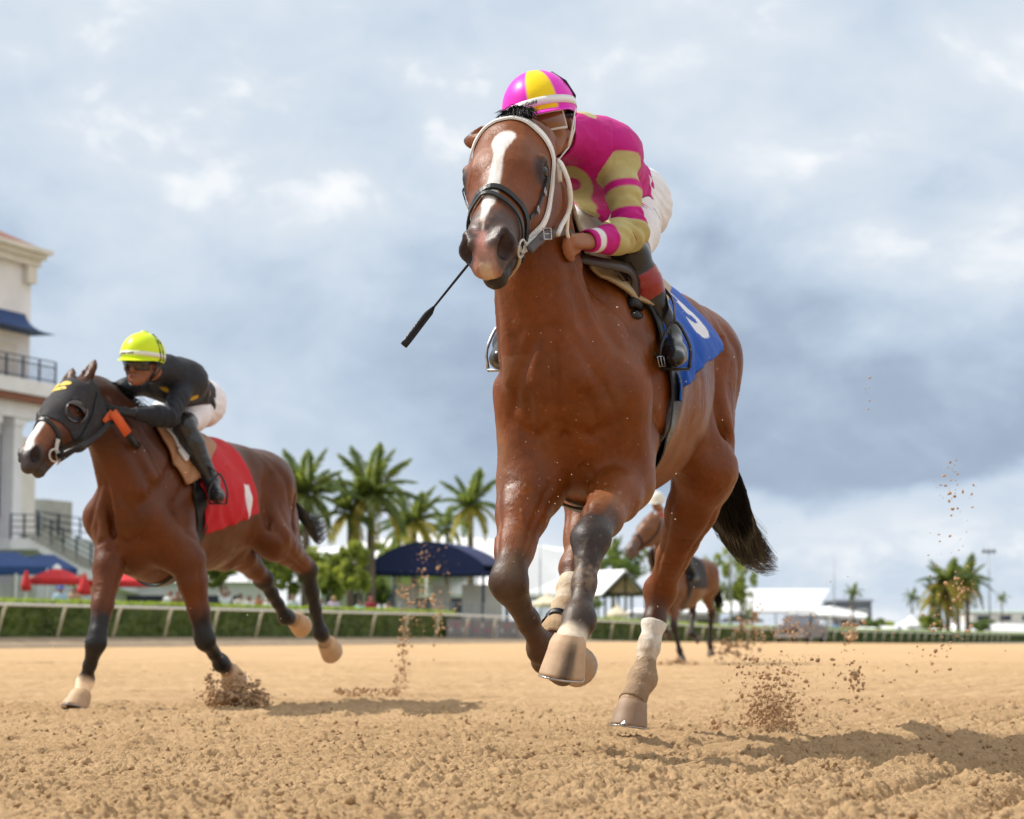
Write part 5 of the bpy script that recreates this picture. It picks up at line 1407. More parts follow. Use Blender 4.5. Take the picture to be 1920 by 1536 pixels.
# ------------------------------------------------------------------ tack of the leading horse
def tack1(B):
    fr, J = B.fr, B.J; H = lambda u, v, w: fr.w(J['H'](u, v, w))
    t = tag(empty('bridle', fr.w(J['poll'])), 'white headstall with a black noseband and curb buckles on the leading bay head', 'bridle')
    wb, bl = M['white_strap'], M['black_leather']
    strap(B, [H(0.10, -0.135, -0.06), H(0.055, -0.105, 0.01), H(0.030, -0.055, 0.055), H(0.022, 0.0, 0.065), H(0.030, 0.055, 0.055), H(0.055, 0.105, 0.01), H(0.10, 0.135, -0.06)], 0.024, 0.007, wb, 'browband', t)
    for s in (-1, 1):
        strap(B, [H(0.095, s * 0.135, -0.055), H(0.16, s * 0.15, -0.10), H(0.24, s * 0.145, -0.125), H(0.33, s * 0.125, -0.125), H(0.415, s * 0.10, -0.115), H(0.475, s * 0.075, -0.088)], 0.019, 0.007, wb, 'cheekpiece', t)
        o = strap(B, [H(0.365, s * 0.12, -0.155), H(0.42, s * 0.105, -0.125), H(0.472, s * 0.078, -0.092)], 0.024, 0.010, wb, 'cheek_sleeve', t, off=0.010)
        b = MB(); c = snap(B, H(0.482, s * 0.085, -0.084), 0.012)
        ring(b, c[0], c[1], 0.026, 0.0035); b.build('bit_ring', M['steel'] if s < 0 else M['frame_white'], t)
        # throat leather
        strap(B, [H(0.20, s * 0.14, -0.04), H(0.27, s * 0.125, -0.07), H(0.335, s * 0.11, -0.075), H(0.372, s * 0.10, -0.062)], 0.012, 0.005, bl, 'side_strap', t)
    nb = strap(B, [H(0.43, -0.075, -0.14), H(0.400, -0.10, -0.075), H(0.375, -0.085, -0.02), H(0.352, -0.05, 0.04), H(0.346, 0, 0.06), H(0.352, 0.05, 0.04), H(0.375, 0.085, -0.02), H(0.400, 0.10, -0.075), H(0.43, 0.075, -0.14)], 0.022, 0.007, bl, 'noseband', t)
    strap(B, [H(0.46, -0.06, -0.13), H(0.435, -0.085, -0.07), H(0.405, -0.07, -0.005), H(0.372, -0.025, 0.05), H(0.385, 0.02, 0.05), H(0.42, 0.075, -0.01), H(0.455, 0.085, -0.07), H(0.475, 0.06, -0.13)], 0.018, 0.006, bl, 'flash_strap', t, off=0.009)
    strap(B, [H(0.50, -0.06, -0.11), H(0.53, -0.035, -0.15), H(0.53, 0.0, -0.155), H(0.52, 0.04, -0.145), H(0.485, 0.075, -0.10)], 0.017, 0.006, M['tan_pad'], 'chin_strap', t)
    b = MB()
    for u, v, w in ((0.325, 0.115, -0.075), (0.255, 0.13, -0.065)):
        c, n = snap(B, H(u, v, w), 0.008); buckle(b, c, n, fr.w(J['hd']) - fr.O, 0.008, 0.011)
    b.build('buckle', M['steel'], t)
    # reins
    bk = H(0.482, 0.090, -0.090)
    b = MB(); pts = densify([bk, P(1020, 443, 6.42), P(1045, 437, 6.58), P(1064, 433, 6.72), P(1080, 446, 6.82), P(1092, 462, 6.86)], 0.02)
    b.tube(pts, 0.0150, n=6, flat=0.22, up=(0.55, -0.75, 0.1)); rn = b.build('rein', M['brown_leather'], t)
    b = MB(); c = P(1026, 441, 6.42); buckle(b, c + np.array((0, -0.02, 0)), (0.4, -0.9, 0), (1, 0.5, 0.1), 0.016, 0.012, 0.003); b.build('buckle', M['steel'], rn)
    b = MB(); b.tube(densify([H(0.482, -0.090, -0.090), P(905, 440, 6.4), P(930, 436, 6.66), P(960, 452, 6.84)], 0.02), 0.0145, n=6, flat=0.22, up=(0.55, 0.75, 0.1)); b.build('rein', M['brown_leather'], t)
    b = MB(); b.tube(densify([H(0.16, 0.142, -0.10), P(1048, 302, 6.50), P(1064, 335, 6.50), P(1070, 368, 6.52), P(1066, 398, 6.54), P(1052, 425, 6.52), P(1046, 440, 6.5)], 0.015), 0.0075, n=8); b.build('loop_cord', wb, t)
    b = MB(); b.tube(densify([P(1066, 395, 6.54), P(1063, 432, 6.56), P(1066, 445, 6.58)], 0.02), 0.0055, n=6); b.build('loop_cord', wb, t)
    # forelock and mane
    Hh = J['H']; A = []
    def hairs(name, N, K, fn, rad): return strands(name, list(range(N)), fn, K, rad, M['hair'], B.root)
    rs = np.random.RandomState(11)
    q = rs.rand(700, 6)
    def fore(i, k):
        a = q[i]; b0 = Hh(-0.01 - 0.03 * a[0], 0.03 + (a[1] - 0.5) * 0.07, 0.01)
        e = Hh(0.045 - 0.07 * a[2], 0.030 + (a[1] - 0.5) * 0.10 + (a[3] - 0.5) * 0.06, 0.030 + 0.035 * a[4] * (1 - abs(a[1] - 0.5))); m = Hh(-0.035 + 0.02 * a[3], 0.033 + (a[1] - 0.5) * 0.08, 0.045 + 0.045 * a[5] * (1 - 1.4 * abs(a[1] - 0.5)))
        return fr.w((1 - k) ** 2 * b0 + 2 * k * (1 - k) * m + k * k * e)
    hairs('forelock', 480, 7, fore, 0.0018)
    cr = densify(J['crest'], 0.03); cr = [np.array(c) for c in cr]; q2 = rs.rand(1500, 6)
    def mane(i, k):
        a = q2[i]; c = cr[int(a[0] * (len(cr) - 1))] + np.array((a[5] * 0.03 - 0.015, (a[1] - 0.5) * 0.03, 0.035)); s = -1
        d = np.array((-0.10 - 0.08 * a[2], s * (0.05 + 0.05 * a[3]), -0.01 - 0.13 * a[4] * k))
        return fr.w(c + d * k + np.array((0, 0, 0.03 * math.sin(k * 3))))
    hairs('mane', 1100, 7, mane, 0.0018)
    # tail streaming out behind
    q3 = rs.rand(3000, 8); T0 = np.array((-0.83, 0.0, 1.40))
    key = [lw(fr, 1338, 878, 8.62), lw(fr, 1350, 925, 8.85), lw(fr, 1374, 975, 9.05), lw(fr, 1412, 1020, 9.2), lw(fr, 1456, 1054, 9.25)]
    path = np.array(densify([T0, T0 * 0.5 + key[0] * 0.5 + np.array((-0.06, 0, 0.05))] + key, 0.02))
    wid = np.interp(np.linspace(0, 1, len(path)), [0, 0.25, 0.45, 0.7, 0.9, 1.0], [0.05, 0.15, 0.23, 0.22, 0.13, 0.035])
    def tail(i, k):
        a = q3[i]; ln = 0.55 + 0.45 * a[0] ** 0.6; s = a[5] * 0.35; tt = s + (ln - s) * k; j = min(int(tt * (len(path) - 1)), len(path) - 1)
        an = a[1] * 6.283; r = math.sqrt(a[2]) * wid[j]
        w = 0.012 * math.sin(k * 7 + a[3] * 6.3)
        return fr.w(path[j] + np.array((math.cos(an) * r * 0.7 + w, math.cos(an + 0.7) * r * 0.7, math.sin(an) * r + w)) + np.array((-0.05, -0.02, -0.01)) * max(0, k - 0.6) * (a[4] - 0.3) * 3)
    hairs('tail', 2400, 12, tail, 0.0024)
    q4 = rs.rand(60, 4)
    def wisp(i, k):
        a = q4[i]; j = int((0.2 + 0.8 * k) * (len(path) - 1)); return fr.w(path[j] + np.array((-0.08 * k, -0.05 * k, (0.06 + 0.12 * a[1]) * math.sin(k * 2.4) + 0.02 * a[2])) )
    hairs('tail_wisp', 45, 14, wisp, 0.0009)
    # dock
    b = MB(); b.tube([fr.w(p) for p in path[:int(len(path) * 0.35)][::3]], list(np.linspace(0.034, 0.02, len(path[:int(len(path) * 0.35)][::3]))), n=10); b.build('dock', M['hair'], B.root)

    # leg wraps
    def wrap(pa, pb, lo, hi, off, color, name, mat):
        tt, d = seg_t(B.V, pa, pb); keep = (tt > lo) & (tt < hi) & (d < 0.085)
        sv, sf, used = shell(B.V, B.F, B.N, keep, off, 0.003); rip = 0.0009 * np.sin(tt[used] * (hi - lo) * 60 + 3 * noise3(B.V[used] * 12)); n_ = used.sum(); sv[:n_] += B.N[used] * rip[:, None]; me = np_mesh(name, sv, sf)
        if color is not None:
            q = B.V[used]; g = sstep(tt[used] + 0.25 * noise3(q * 22) + 0.15 * noise3(q * 60), color[2], color[3]); c = blend(np.tile(np.array(color[0]), (n_, 1)), g, color[1]); set_col(me, np.concatenate([c, c]))
        o = link_mesh(name, me, mat); return o, used
    LG = {(l['kind'], l['s']): [fr.w(p) for p in l['pts']] for l in J['legs']}
    wm = simple_mat('bandage', (0.72, 0.66, 0.55), rough=0.8, var=0.18, vscale=14, bump=0.5, bscale=90)
    dm = simple_mat('sandy_bandage', (0.33, 0.235, 0.15), rough=0.9, var=0.18, vscale=20, bump=0.5, bscale=90)
    cm = cloth_mat('bandage_cloth', rough=0.85, bump=0.6, scale=70, var=0.10)
    h = LG[('hind', 1)]
    o, _ = wrap(h[1], h[2], 0.36, 1.15, 0.0035, ((0.74, 0.70, 0.62), (0.42, 0.28, 0.16), 0.35, 1.1), 'leg_bandage', cm); tag(o, 'white bandage round the near hind shin of the leading bay, sandy at its foot', 'leg bandage', 'leg bandages')
    o, _ = wrap(h[2], h[3], -0.75, 1.02, 0.0045, ((0.34, 0.24, 0.155), (0.26, 0.17, 0.10), 0.2, 1.2), 'leg_bandage', cm); tag(o, 'sand caked bandage round the near hind fetlock of the leading bay', 'leg bandage', 'leg bandages')
    h = LG[('hind', -1)]
    o, _ = wrap(h[1], h[2], 0.22, 1.10, 0.0035, ((0.62, 0.54, 0.42), (0.42, 0.29, 0.17), 0.1, 0.9), 'leg_bandage', cm); tag(o, 'dusty white bandage on the off hind shin, half hidden behind the lifted foreleg', 'leg bandage', 'leg bandages')
    o, _ = wrap(h[2], h[3], -0.25, 0.75, 0.012, None, 'fetlock_patch', M['black_leather']); tag(o, 'black patch round the off hind fetlock, just left of the lifted foreleg', 'leg bandage', 'leg bandages')

    # saddle cloth with its number
    N_l = B.N @ fr.A.T; x, y, z = B.Vl.T
    lower = np.interp(x, [-0.30, -0.16, 0.15, 0.36, 0.50], [1.40, 1.33, 1.24, 1.14, 1.08])
    keep = (x > -0.17) & (x < 0.50) & (z > lower) & (np.abs(y) < 0.33) & (z < 1.75)
    sv, sf, used = shell(B.V, B.F, B.N, keep, 0.012, 0.003); nu = used.sum(); p = B.Vl[used]
    rip = sstep(1.45 - p[:, 2], 0.0, 0.25) * (0.006 * np.sin(p[:, 0] * 46 + 5 * noise3(p * 5)) + 0.006) + 0.004 * noise3(p * 9)
    rip = rip + sstep(1.52 - p[:, 2], 0.0, 0.22) * sstep(0.40 - p[:, 0], 0.0, 0.55) * 0.055
    rip = rip + sstep(p[:, 0], 0.22, 0.40) * 0.012 * np.sin(p[:, 0] * 80 + 3 * noise3(p * 6))
    sv[:nu] += B.N[used] * rip[:, None]; sv[nu:] += B.N[used] * rip[:, None]
    C = np.tile(np.array((0.012, 0.085, 0.42)), (nu, 1))
    for s in (-1, 1):
        U = -(p[:, 0] - 0.08) / 0.27 * s; W_ = (p[:, 2] - 1.42) / 0.27
        m = glyph_mask('3', U, W_, 0.045) & (p[:, 1] * s > 0.02)
        C[m] = (0.72, 0.73, 0.78)
    edge = np.minimum(p[:, 2] - lower[used], p[:, 0] + 0.17); C = blend(C, band(edge, 0.010, 0.015, 0.003) * 0.25, (0.03, 0.13, 0.5))
    me = np_mesh('saddle_cloth', sv, sf); set_col(me, np.concatenate([C, C]))
    tag(link_mesh('saddle_cloth', me, M['cloth']), 'blue saddle cloth with the white number 3 on the leading bay', 'saddle cloth')

    # saddle
    sd = tag(empty('racing_saddle', fr.w(0.15, 0, 1.55)), 'small tan racing saddle with black girth under the magenta jockey', 'saddle')
    lowp = np.interp(x, [0.02, 0.22, 0.46, 0.60, 0.72], [1.52, 1.45, 1.36, 1.40, 1.50])
    k2 = (x > 0.03) & (x < 0.70) & (z > lowp) & (np.abs(y) < 0.27) & (z < 1.75)
    sv, sf, _ = shell(B.V, B.F, B.N, k2, 0.030, 0.012); link_mesh('saddle_pad', np_mesh('saddle_pad', sv, sf), M['tan_pad'], sd)
    k3 = (x > 0.10) & (x < 0.50) & (z > lowp + 0.05) & (z < 1.75) & (np.abs(y) < 0.27)
    sv, sf, _ = shell(B.V, B.F, B.N, k3, 0.044, 0.012); link_mesh('seat', np_mesh('seat', sv, sf), simple_mat('pale_saddle', (0.62, 0.58, 0.48), rough=0.45), sd)
    for wdt, xx, nm in ((0.075, 0.43, 'girth'), (0.070, 0.46, 'overgirth')):
        pts = [fr.w(xx + (0.04 if zz < 1.2 else 0.05), yy, zz) for yy, zz in ((0.10, 1.56), (0.20, 1.46), (0.26, 1.36), (0.30, 1.22), (0.31, 1.08), (0.27, 0.94), (0.15, 0.83), (0, 0.78), (-0.15, 0.83), (-0.27, 0.94), (-0.31, 1.08), (-0.30, 1.22), (-0.26, 1.36), (-0.20, 1.46), (-0.10, 1.56))]
        strap(B, pts, wdt, 0.006, M['black_leather'], nm, sd, off=0.014 if nm == 'girth' else 0.020)
    # stirrups
    for i, (s, R0) in enumerate(((1, 0), (-1, 1))):
        toe = JR1['toe'][R0]; an = JR1['heel'][R0]; c = toe * 0.78 + an * 0.22
        top = c + np.array((0.0, 0.03, 0.115)) + fr.L * s * 0.0
        st = snap(B, fr.w(0.40, s * 0.15, 1.48), 0.045)[0]
        ps = densify([st, st * 0.5 + top * 0.5 + fr.L * s * 0.03, top], 0.03)
        b = MB(); b.tube(ps, 0.014, n=6, flat=0.25, up=tuple(fr.L * s)); b.build('stirrup_leather', M['brown_leather'], sd)
        b = MB(); ax = unit(np.cross(unit(toe - an), (0, 0, 1.0)))
        b.tube(densify([c - ax * 0.042 + np.array((0, 0, -0.040)), c - ax * 0.046 + np.array((0, 0, 0.03)), top, c + ax * 0.046 + np.array((0, 0, 0.03)), c + ax * 0.042 + np.array((0, 0, -0.040))], 0.02), 0.0055, n=8)
        b.tube([c - ax * 0.044 + np.array((0, 0, -0.042)), c + ax * 0.044 + np.array((0, 0, -0.042))], 0.013, n=6, flat=0.4, up=(0, 0, 1))
        b.build('stirrup_iron', M['steel'] if s < 0 else M['frame_black'], sd)
    # neck strap over the withers, knotted beside the saddle
    yk = tag(empty('neck_strap', P(1140, 492, 6.95)), 'dark brown leather yoke strap looping from the neck to a knot beside the saddle', 'strap')
    ups = (0.5, -0.8, 0.3)
    b = MB(); b.tube(densify([P(1060, 470, 6.90), P(1085, 482, 6.88), P(1125, 492, 6.92), P(1160, 499, 6.97), P(1182, 508, 7.02), P(1192, 528, 7.05), P(1190, 560, 7.06), P(1188, 580, 7.08)], 0.02), 0.021, n=6, flat=0.16, up=ups); b.build('leather_strap', M['brown_leather'], yk)
    b = MB(); b.tube(densify([P(1152, 500, 6.98), P(1170, 520, 7.03), P(1178, 545, 7.06), P(1182, 575, 7.08)], 0.02), 0.018, n=6, flat=0.16, up=ups); b.build('leather_strap', M['brown_leather'], yk)
    b = MB(); b.tube(densify([P(1172, 572, 7.06), P(1188, 566, 7.04), P(1202, 574, 7.08)], 0.01), 0.020, n=8, flat=0.5, up=ups); b.tube(densify([P(1174, 588, 7.06), P(1192, 590, 7.04), P(1208, 598, 7.09)], 0.01), 0.018, n=8, flat=0.5, up=ups); b.build('knot', M['black_leather'], yk)
    b = MB(); b.tube(densify([P(1190, 590, 7.08), P(1212, 630, 7.10), P(1232, 668, 7.08), P(1242, 690, 7.08), P(1246, 740, 7.12)], 0.02), 0.016, n=6, flat=0.2, up=(0.9, -0.4, 0.1)); b.build('strap_end', M['black_leather'], yk)
    b = MB(); c = P(1240, 678, 7.03); buckle(b, c, (0.6, -0.8, 0), (0.2, 0, -1), 0.013, 0.016, 0.0028); b.build('buckle', M['steel'], yk)
tack1(H1)
SD2 = tack2(H2)
R2, JR2 = rider2()
# ------------------------------------------------------------------ the dirt track
TR = R(22.0)                                  # the track runs away to the right of the view
TD = np.array([math.sin(TR), math.cos(TR)]); TN = np.array([math.cos(TR), -math.sin(TR)])
def sand_material():
    m = bpy.data.materials.new('track_sand'); m.use_nodes = True
    t = NT(m.node_tree); b = t.n['Principled BSDF']
    g = t.new('ShaderNodeTexCoord').outputs['Object']
    n1 = t.noise(g, 0.6, 5, 0.6); n2 = t.noise(g, 9.0, 6, 0.65); n3 = t.noise(g, 130.0, 4, 0.7); n4 = t.noise(g, 420.0, 2, 0.6)
    f = t.math('ADD', t.math('ADD', t.math('MULTIPLY', n1, 0.25), t.math('MULTIPLY', n2, 0.35)), t.math('MULTIPLY', n3, 0.4))
    c = t.ramp(f, [(0.30, (0.31, 0.187, 0.093)), (0.46, (0.51, 0.332, 0.176)), (0.58, (0.63, 0.424, 0.236)), (0.74, (0.77, 0.565, 0.345))])
    t.put(b.inputs['Base Color'], c)
    b.inputs['Roughness'].default_value = 0.95; b.inputs['Specular IOR Level'].default_value = 0.12
    h = t.math('ADD', t.math('ADD', t.math('MULTIPLY', n3, 0.8), t.math('MULTIPLY', n4, 0.35)), t.math('MULTIPLY', n2, 1.5))
    bp = t.new('ShaderNodeBump'); t.put(bp.inputs['Height'], h); bp.inputs['Strength'].default_value = 0.85; bp.inputs['Distance'].default_value = 0.018
    t.put(b.inputs['Normal'], bp.outputs[0])
    return m
M['sand'] = sand_material()

_cell = np.random.RandomState(21).rand(256, 256, 3).astype(np.float32)
def lumps(X, Y, s, dens=0.6):
    """rounded clods: height of the nearest lump (cell noise)"""
    x, y = X / s, Y / s; ix, iy = np.floor(x).astype(int), np.floor(y).astype(int)
    best = np.zeros_like(x)
    for dx in (-1, 0, 1):
        for dy in (-1, 0, 1):
            c = _cell[(ix + dx) & 255, (iy + dy) & 255]
            r = 0.30 + 0.35 * c[..., 2]
            d2 = (x - (ix + dx + c[..., 0])) ** 2 + (y - (iy + dy + c[..., 1])) ** 2
            h = np.sqrt(np.maximum(r * r - d2, 0)) * (((c[..., 2] * 7.7) % 1.0) < dens)
            best = np.maximum(best, h)
    return best * s
def track_z(x, y):
    """the far straight dips away to the right"""
    u = x * TN[0] + y * TN[1]; v = x * TD[0] + y * TD[1]; Yf = -39.85 * TN[1] + v * TD[1]
    zf = np.interp(Yf, [60, 68, 99, 118, 144, 165, 245, 400], [0.04, 0.05, 0.11, 0.13, -0.10, -0.20, -0.50, -0.6])
    return zf * sstep(-u, 9.0, 38.0)
def sand_height(X, Y, fine=1.0):
    sh = X.shape; X = X.ravel().astype(np.float32); Y = Y.ravel().astype(np.float32)
    u = X * TN[0] + Y * TN[1]; v = X * TD[0] + Y * TD[1]
    p = np.stack([X, Y, np.zeros_like(X)], 1)
    w = fbm(np.stack([u * 0.9, v * 0.35, u * 0 + 3.3], 1), 3)
    w2 = noise3(np.stack([u * 5.0, v * 2.6, u * 0 + 9.3], 1)); w3 = noise3(np.stack([u * 2.0, v * 0.5, u * 0 + 19.3], 1))
    # harrow furrows, stronger on the right hand side
    amp = (0.014 + 0.018 * sstep(u, -4.5, -1.4)) * (1 + 0.35 * w3)
    ph = u * 2 * math.pi / 0.275 + w * 0.55 + w2 * 0.22
    z = amp * (np.sin(ph) + 0.35 * np.sin(2 * ph + 1)) + 0.010 * fbm(p * 0.5 + 2, 2)
    z = z + 0.0045 * fbm(p * 7.5 + 7, 3)
    if fine > 0:
        q = p * 34; wx = X + 0.010 * noise3(q); wy = Y + 0.010 * noise3(q + 50)
        g = sstep(noise3(p * 2.6 + 31) + 0.5 * noise3(p * 9 + 3), -0.5, 0.6)
        L0 = lumps(wx + 3, wy + 8, 0.085, 0.16); L1 = lumps(wx, wy, 0.043, 0.42); L2 = lumps(wx * 1.01 + 5, wy + 3, 0.0225, 0.66); L3 = lumps(wx + 9, wy * 0.99 + 1, 0.013, 0.78)
        z = z + fine * (0.34 * L0 * g + 0.46 * L1 * (0.15 + 0.85 * g) + 0.85 * L2 * (0.35 + 0.65 * g) + 1.15 * L3) - 0.006
        z = z + fine * 0.0022 * noise3(p * 110) + 0.004 * fine * noise3(p * 45) + 0.0035 * fine * np.abs(noise3(p * 62 + 5)) 
    return z.reshape(sh)

def grid_patch(name, xs, ys, fine, skirt=0.0, z0=0.0):
    X, Y = np.meshgrid(xs, ys, indexing='ij')
    # rows follow the viewing fan so that near cells are small; the patch itself lies in the world as it is
    Z = sand_height(X, Y, fine) + z0
    n, m = X.shape
    V = np.stack([X, Y, Z], -1).reshape(-1, 3)
    i = np.arange(n - 1)[:, None] * m + np.arange(m - 1)[None, :]
    F = np.stack([i, i + m, i + m + 1, i + 1], -1).reshape(-1, 4)
    return V, F
def track():
    def patch(xs, ys, fine):
        V, F = grid_patch('track', np.array(xs), np.array(ys), fine); o = link_mesh('dirt_track', np_mesh('dirt_track', V, F, True), M['sand']); tag(o, kind='structure')
    ys = [4.2]
    while ys[-1] < 7.2: ys.append(ys[-1] + 0.0054)
    patch(np.arange(-2.0, 2.15, 0.0056), ys, 1.0)
    ya = ys[-1]; ys = [ya]
    while ys[-1] < 13.2: ys.append(ys[-1] + 0.0072 + 0.0025 * (ys[-1] - 7.4))
    patch(np.arange(-3.4, 3.6, 0.0100), ys, 1.0); yb = ys[-1]; ys2 = [yb]
    while ys2[-1] < 34: ys2.append(ys2[-1] + 0.030 + 0.0045 * (ys2[-1] - 13))
    patch(np.arange(-9, 9, 0.055), ys2, 1.0); yc = ys2[-1]
    # the rest of the track
    V, F = grid_patch('track', np.arange(-30, 220, 1.0), np.arange(yc - 1.5, 420, 1.0), 0.0)
    V3 = V
    u = V3[:, 0] * TN[0] + V3[:, 1] * TN[1]
    V3[:, 2] = V3[:, 2] * 0.6 + 0.001 + track_z(V3[:, 0], V3[:, 1])
    o3 = link_mesh('dirt_track', np_mesh('dirt_track', V3, F, True), M['sand']); tag(o3, kind='structure')
    # the same harrowed sand all round the viewpoint
    xs = np.arange(-14, 14.01, 0.12); yy = np.arange(0.5, yc + 1.0, 0.12); V, F = grid_patch('track', xs, yy, 0.0)
    X, Y = V[:, 0], V[:, 1]
    inside = np.maximum.reduce([(X > -2.0) & (X < 2.2) & (Y > 4.3) & (Y < ya), (X > -3.4) & (X < 3.6) & (Y >= ya - .1) & (Y < yb), (X > -8.9) & (X < 8.8) & (Y >= yb - .1) & (Y < yc - .1)])
    edge = sstep(np.minimum.reduce([14 - np.abs(X), Y - 0.5, yc + 1.2 - Y]), 0.0, 0.8)
    V[:, 2] = np.where(inside, V[:, 2] - 0.022, (V[:, 2] + 0.006 * noise3(V * 7) + 0.006 + 0.006 * noise3(V * 13)) * edge)
    o4 = link_mesh('dirt_track', np_mesh('dirt_track', V, F, True), M['sand']); tag(o4, kind='structure')
    b = MB()
    for (x0, x1, y0, y1) in ((-60, -13.95, 0.45, yc), (13.95, 60, 0.45, yc), (-60, 60, -40, 0.55)):
        b.add([(x0, y0, 0.0), (x1, y0, 0.0), (x1, y1, 0.0), (x0, y1, 0.0)], [(0, 1, 2, 3)])
    o5 = b.build('dirt_track', M['sand']); tag(o5, kind='structure')
    gm = simple_mat('distant_ground', (0.16, 0.15, 0.11), rough=0.95, var=0.3, vscale=0.3)
    b = MB(); S = 4500; b.add([(-S, -S, -0.15), (S, -S, -0.15), (S, S, -0.15), (-S, S, -0.15)], [(0, 1, 2, 3)])
    tag(b.build('ground', gm), kind='structure')
track()
_t = (1 + 5 ** 0.5) / 2
ICO = np.array([(-1, _t, 0), (1, _t, 0), (-1, -_t, 0), (1, -_t, 0), (0, -1, _t), (0, 1, _t), (0, -1, -_t), (0, 1, -_t), (_t, 0, -1), (_t, 0, 1), (-_t, 0, -1), (-_t, 0, 1)]) / 1.902
ICF = np.array([(0, 11, 5), (0, 5, 1), (0, 1, 7), (0, 7, 10), (0, 10, 11), (1, 5, 9), (5, 11, 4), (11, 10, 2), (10, 7, 6), (7, 1, 8), (3, 9, 4), (3, 4, 2), (3, 2, 6), (3, 6, 8), (3, 8, 9), (4, 9, 5), (2, 4, 11), (6, 2, 10), (8, 6, 7), (9, 8, 1)])
def crumbs():
    rs = np.random.RandomState(77); n = 26000
    Y = 4.3 + 7.5 * rs.rand(n) ** 1.5; X = (rs.rand(n) * 2 - 1) * (0.7 + 0.27 * Y)
    p = np.stack([X, Y, X * 0], 1); keep = rs.rand(n) < sstep(noise3(p * 3.5 + 12) + 0.6 * noise3(p * 12), -0.7, 0.7); X, Y = X[keep], Y[keep]; n = len(X)
    Z = sand_height(X, Y, 1.0); r = 0.0022 + 0.0080 * rs.rand(n) ** 2.6
    C = np.stack([X, Y, Z + r * 0.35], 1); sc = 1 + rs.randn(n, 12, 1) * 0.20; st = 0.65 + 0.7 * rs.rand(n, 1, 3)
    V = C[:, None, :] + ICO[None] * sc * st * r[:, None, None]; F = (ICF[None] + 12 * np.arange(n)[:, None, None]).reshape(-1, 3)
    o = link_mesh('sand_crumbs', np_mesh('sand_crumbs', V.reshape(-1, 3), F, True), M['sand']); tag(o, 'loose crumbs of sand lying over the harrowed track', 'sand', None, 'stuff')
crumbs()
# ------------------------------------------------------------------ beyond the track
UF = -39.85                                          # the rail's distance off the camera, square to the track
def along(px, u):                                    # depth of the line at offset u seen at column px
    return u / ((px - 960) / FPX * math.cos(TR) - math.sin(TR))
def G(px, py, u): return P(px, py, along(px, u))
def S_at(d): return FPX / d
def ground_z(d): return float(np.interp(d, [0, 68, 99, 118, 144, 165, 245, 600], [0.36, 0.38, 0.38, 0.24, -0.05, -0.13, -0.32, -0.4]))
def Gg(px, u, dz=0.0): d = along(px, u); p = P(px, 1195, d); p[2] = ground_z(d) + dz; return p

M['white_wall'] = simple_mat('white_render', (0.76, 0.76, 0.79), rough=0.85, var=0.08, vscale=0.8)
M['cream_wall'] = simple_mat('cream_render', (0.68, 0.65, 0.60), rough=0.85, var=0.10, vscale=0.8)
M['white_paint'] = simple_mat('white_paint', (0.72, 0.72, 0.68), rough=0.45, var=0.06)
M['tent'] = simple_mat('white_tent_cloth', (0.86, 0.86, 0.86), rough=0.7, var=0.04, vscale=0.7)
M['cream_cloth'] = simple_mat('cream_canvas', (0.68, 0.58, 0.42), rough=0.8, var=0.1)
M['navy'] = simple_mat('navy_canvas', (0.008, 0.018, 0.085), rough=0.7, var=0.15, vscale=2)
M['blue'] = simple_mat('blue_canvas', (0.010, 0.055, 0.20), rough=0.7, var=0.15, vscale=2)
M['red'] = simple_mat('red_canvas', (0.58, 0.025, 0.03), rough=0.75, var=0.1, vscale=3)
M['terracotta'] = simple_mat('terracotta_tile', (0.26, 0.11, 0.075), rough=0.85, var=0.25, vscale=6, bump=0.6, bscale=8, bdist=0.05)
M['dark_glass'] = simple_mat('dark_glass', (0.02, 0.028, 0.05), rough=0.15, spec=0.5, var=0.1)
M['iron'] = simple_mat('navy_iron', (0.025, 0.04, 0.075), rough=0.5, var=0.1)
M['galv'] = simple_mat('galvanised_steel', (0.34, 0.36, 0.39), rough=0.5, metal=0.3, var=0.1)
M['timber'] = simple_mat('dark_timber', (0.035, 0.028, 0.022), rough=0.8, var=0.2)
M['tan_board'] = simple_mat('tan_boarding', (0.36, 0.26, 0.14), rough=0.8, var=0.2, vscale=3)
M['concrete'] = simple_mat('concrete', (0.36, 0.35, 0.33), rough=0.9, var=0.15, vscale=1.5)
M['grey_panel'] = simple_mat('grey_cladding', (0.16, 0.18, 0.21), rough=0.7, var=0.1)
M['verge'] = simple_mat('verge_sand', (0.36, 0.27, 0.18), rough=0.95, var=0.2, vscale=2, bump=0.6, bscale=5, bdist=0.05)
M['lawn'] = simple_mat('lawn', (0.13, 0.20, 0.03), rough=0.9, var=0.25, vscale=1.2)
M['teal'] = simple_mat('pale_green_roof', (0.42, 0.52, 0.47), rough=0.7, var=0.1)

def leaf_mat(name, c1, c2, scale=3.0, trans=0.35):
    m = bpy.data.materials.new(name); m.use_nodes = True
    t = NT(m.node_tree); b = t.n['Principled BSDF']
    g = t.new('ShaderNodeTexCoord').outputs['Object']; n1 = t.noise(g, scale, 4, 0.7)
    c = t.mix(t.smooth(n1, 0.35, 0.65), c1, c2); t.put(b.inputs['Base Color'], c)
    b.inputs['Roughness'].default_value = 0.5; b.inputs['Specular IOR Level'].default_value = 0.35
    tr = t.new('ShaderNodeBsdfTranslucent'); t.put(tr.inputs[0], t.mix(1.0, c, (1.6, 1.5, 0.7), 'MULTIPLY'))
    mx = t.new('ShaderNodeMixShader'); mx.inputs[0].default_value = trans
    t.l.new(b.outputs[0], mx.inputs[1]); t.l.new(tr.outputs[0], mx.inputs[2])
    t.l.new(mx.outputs[0], t.n['Material Output'].inputs[0])
    return m
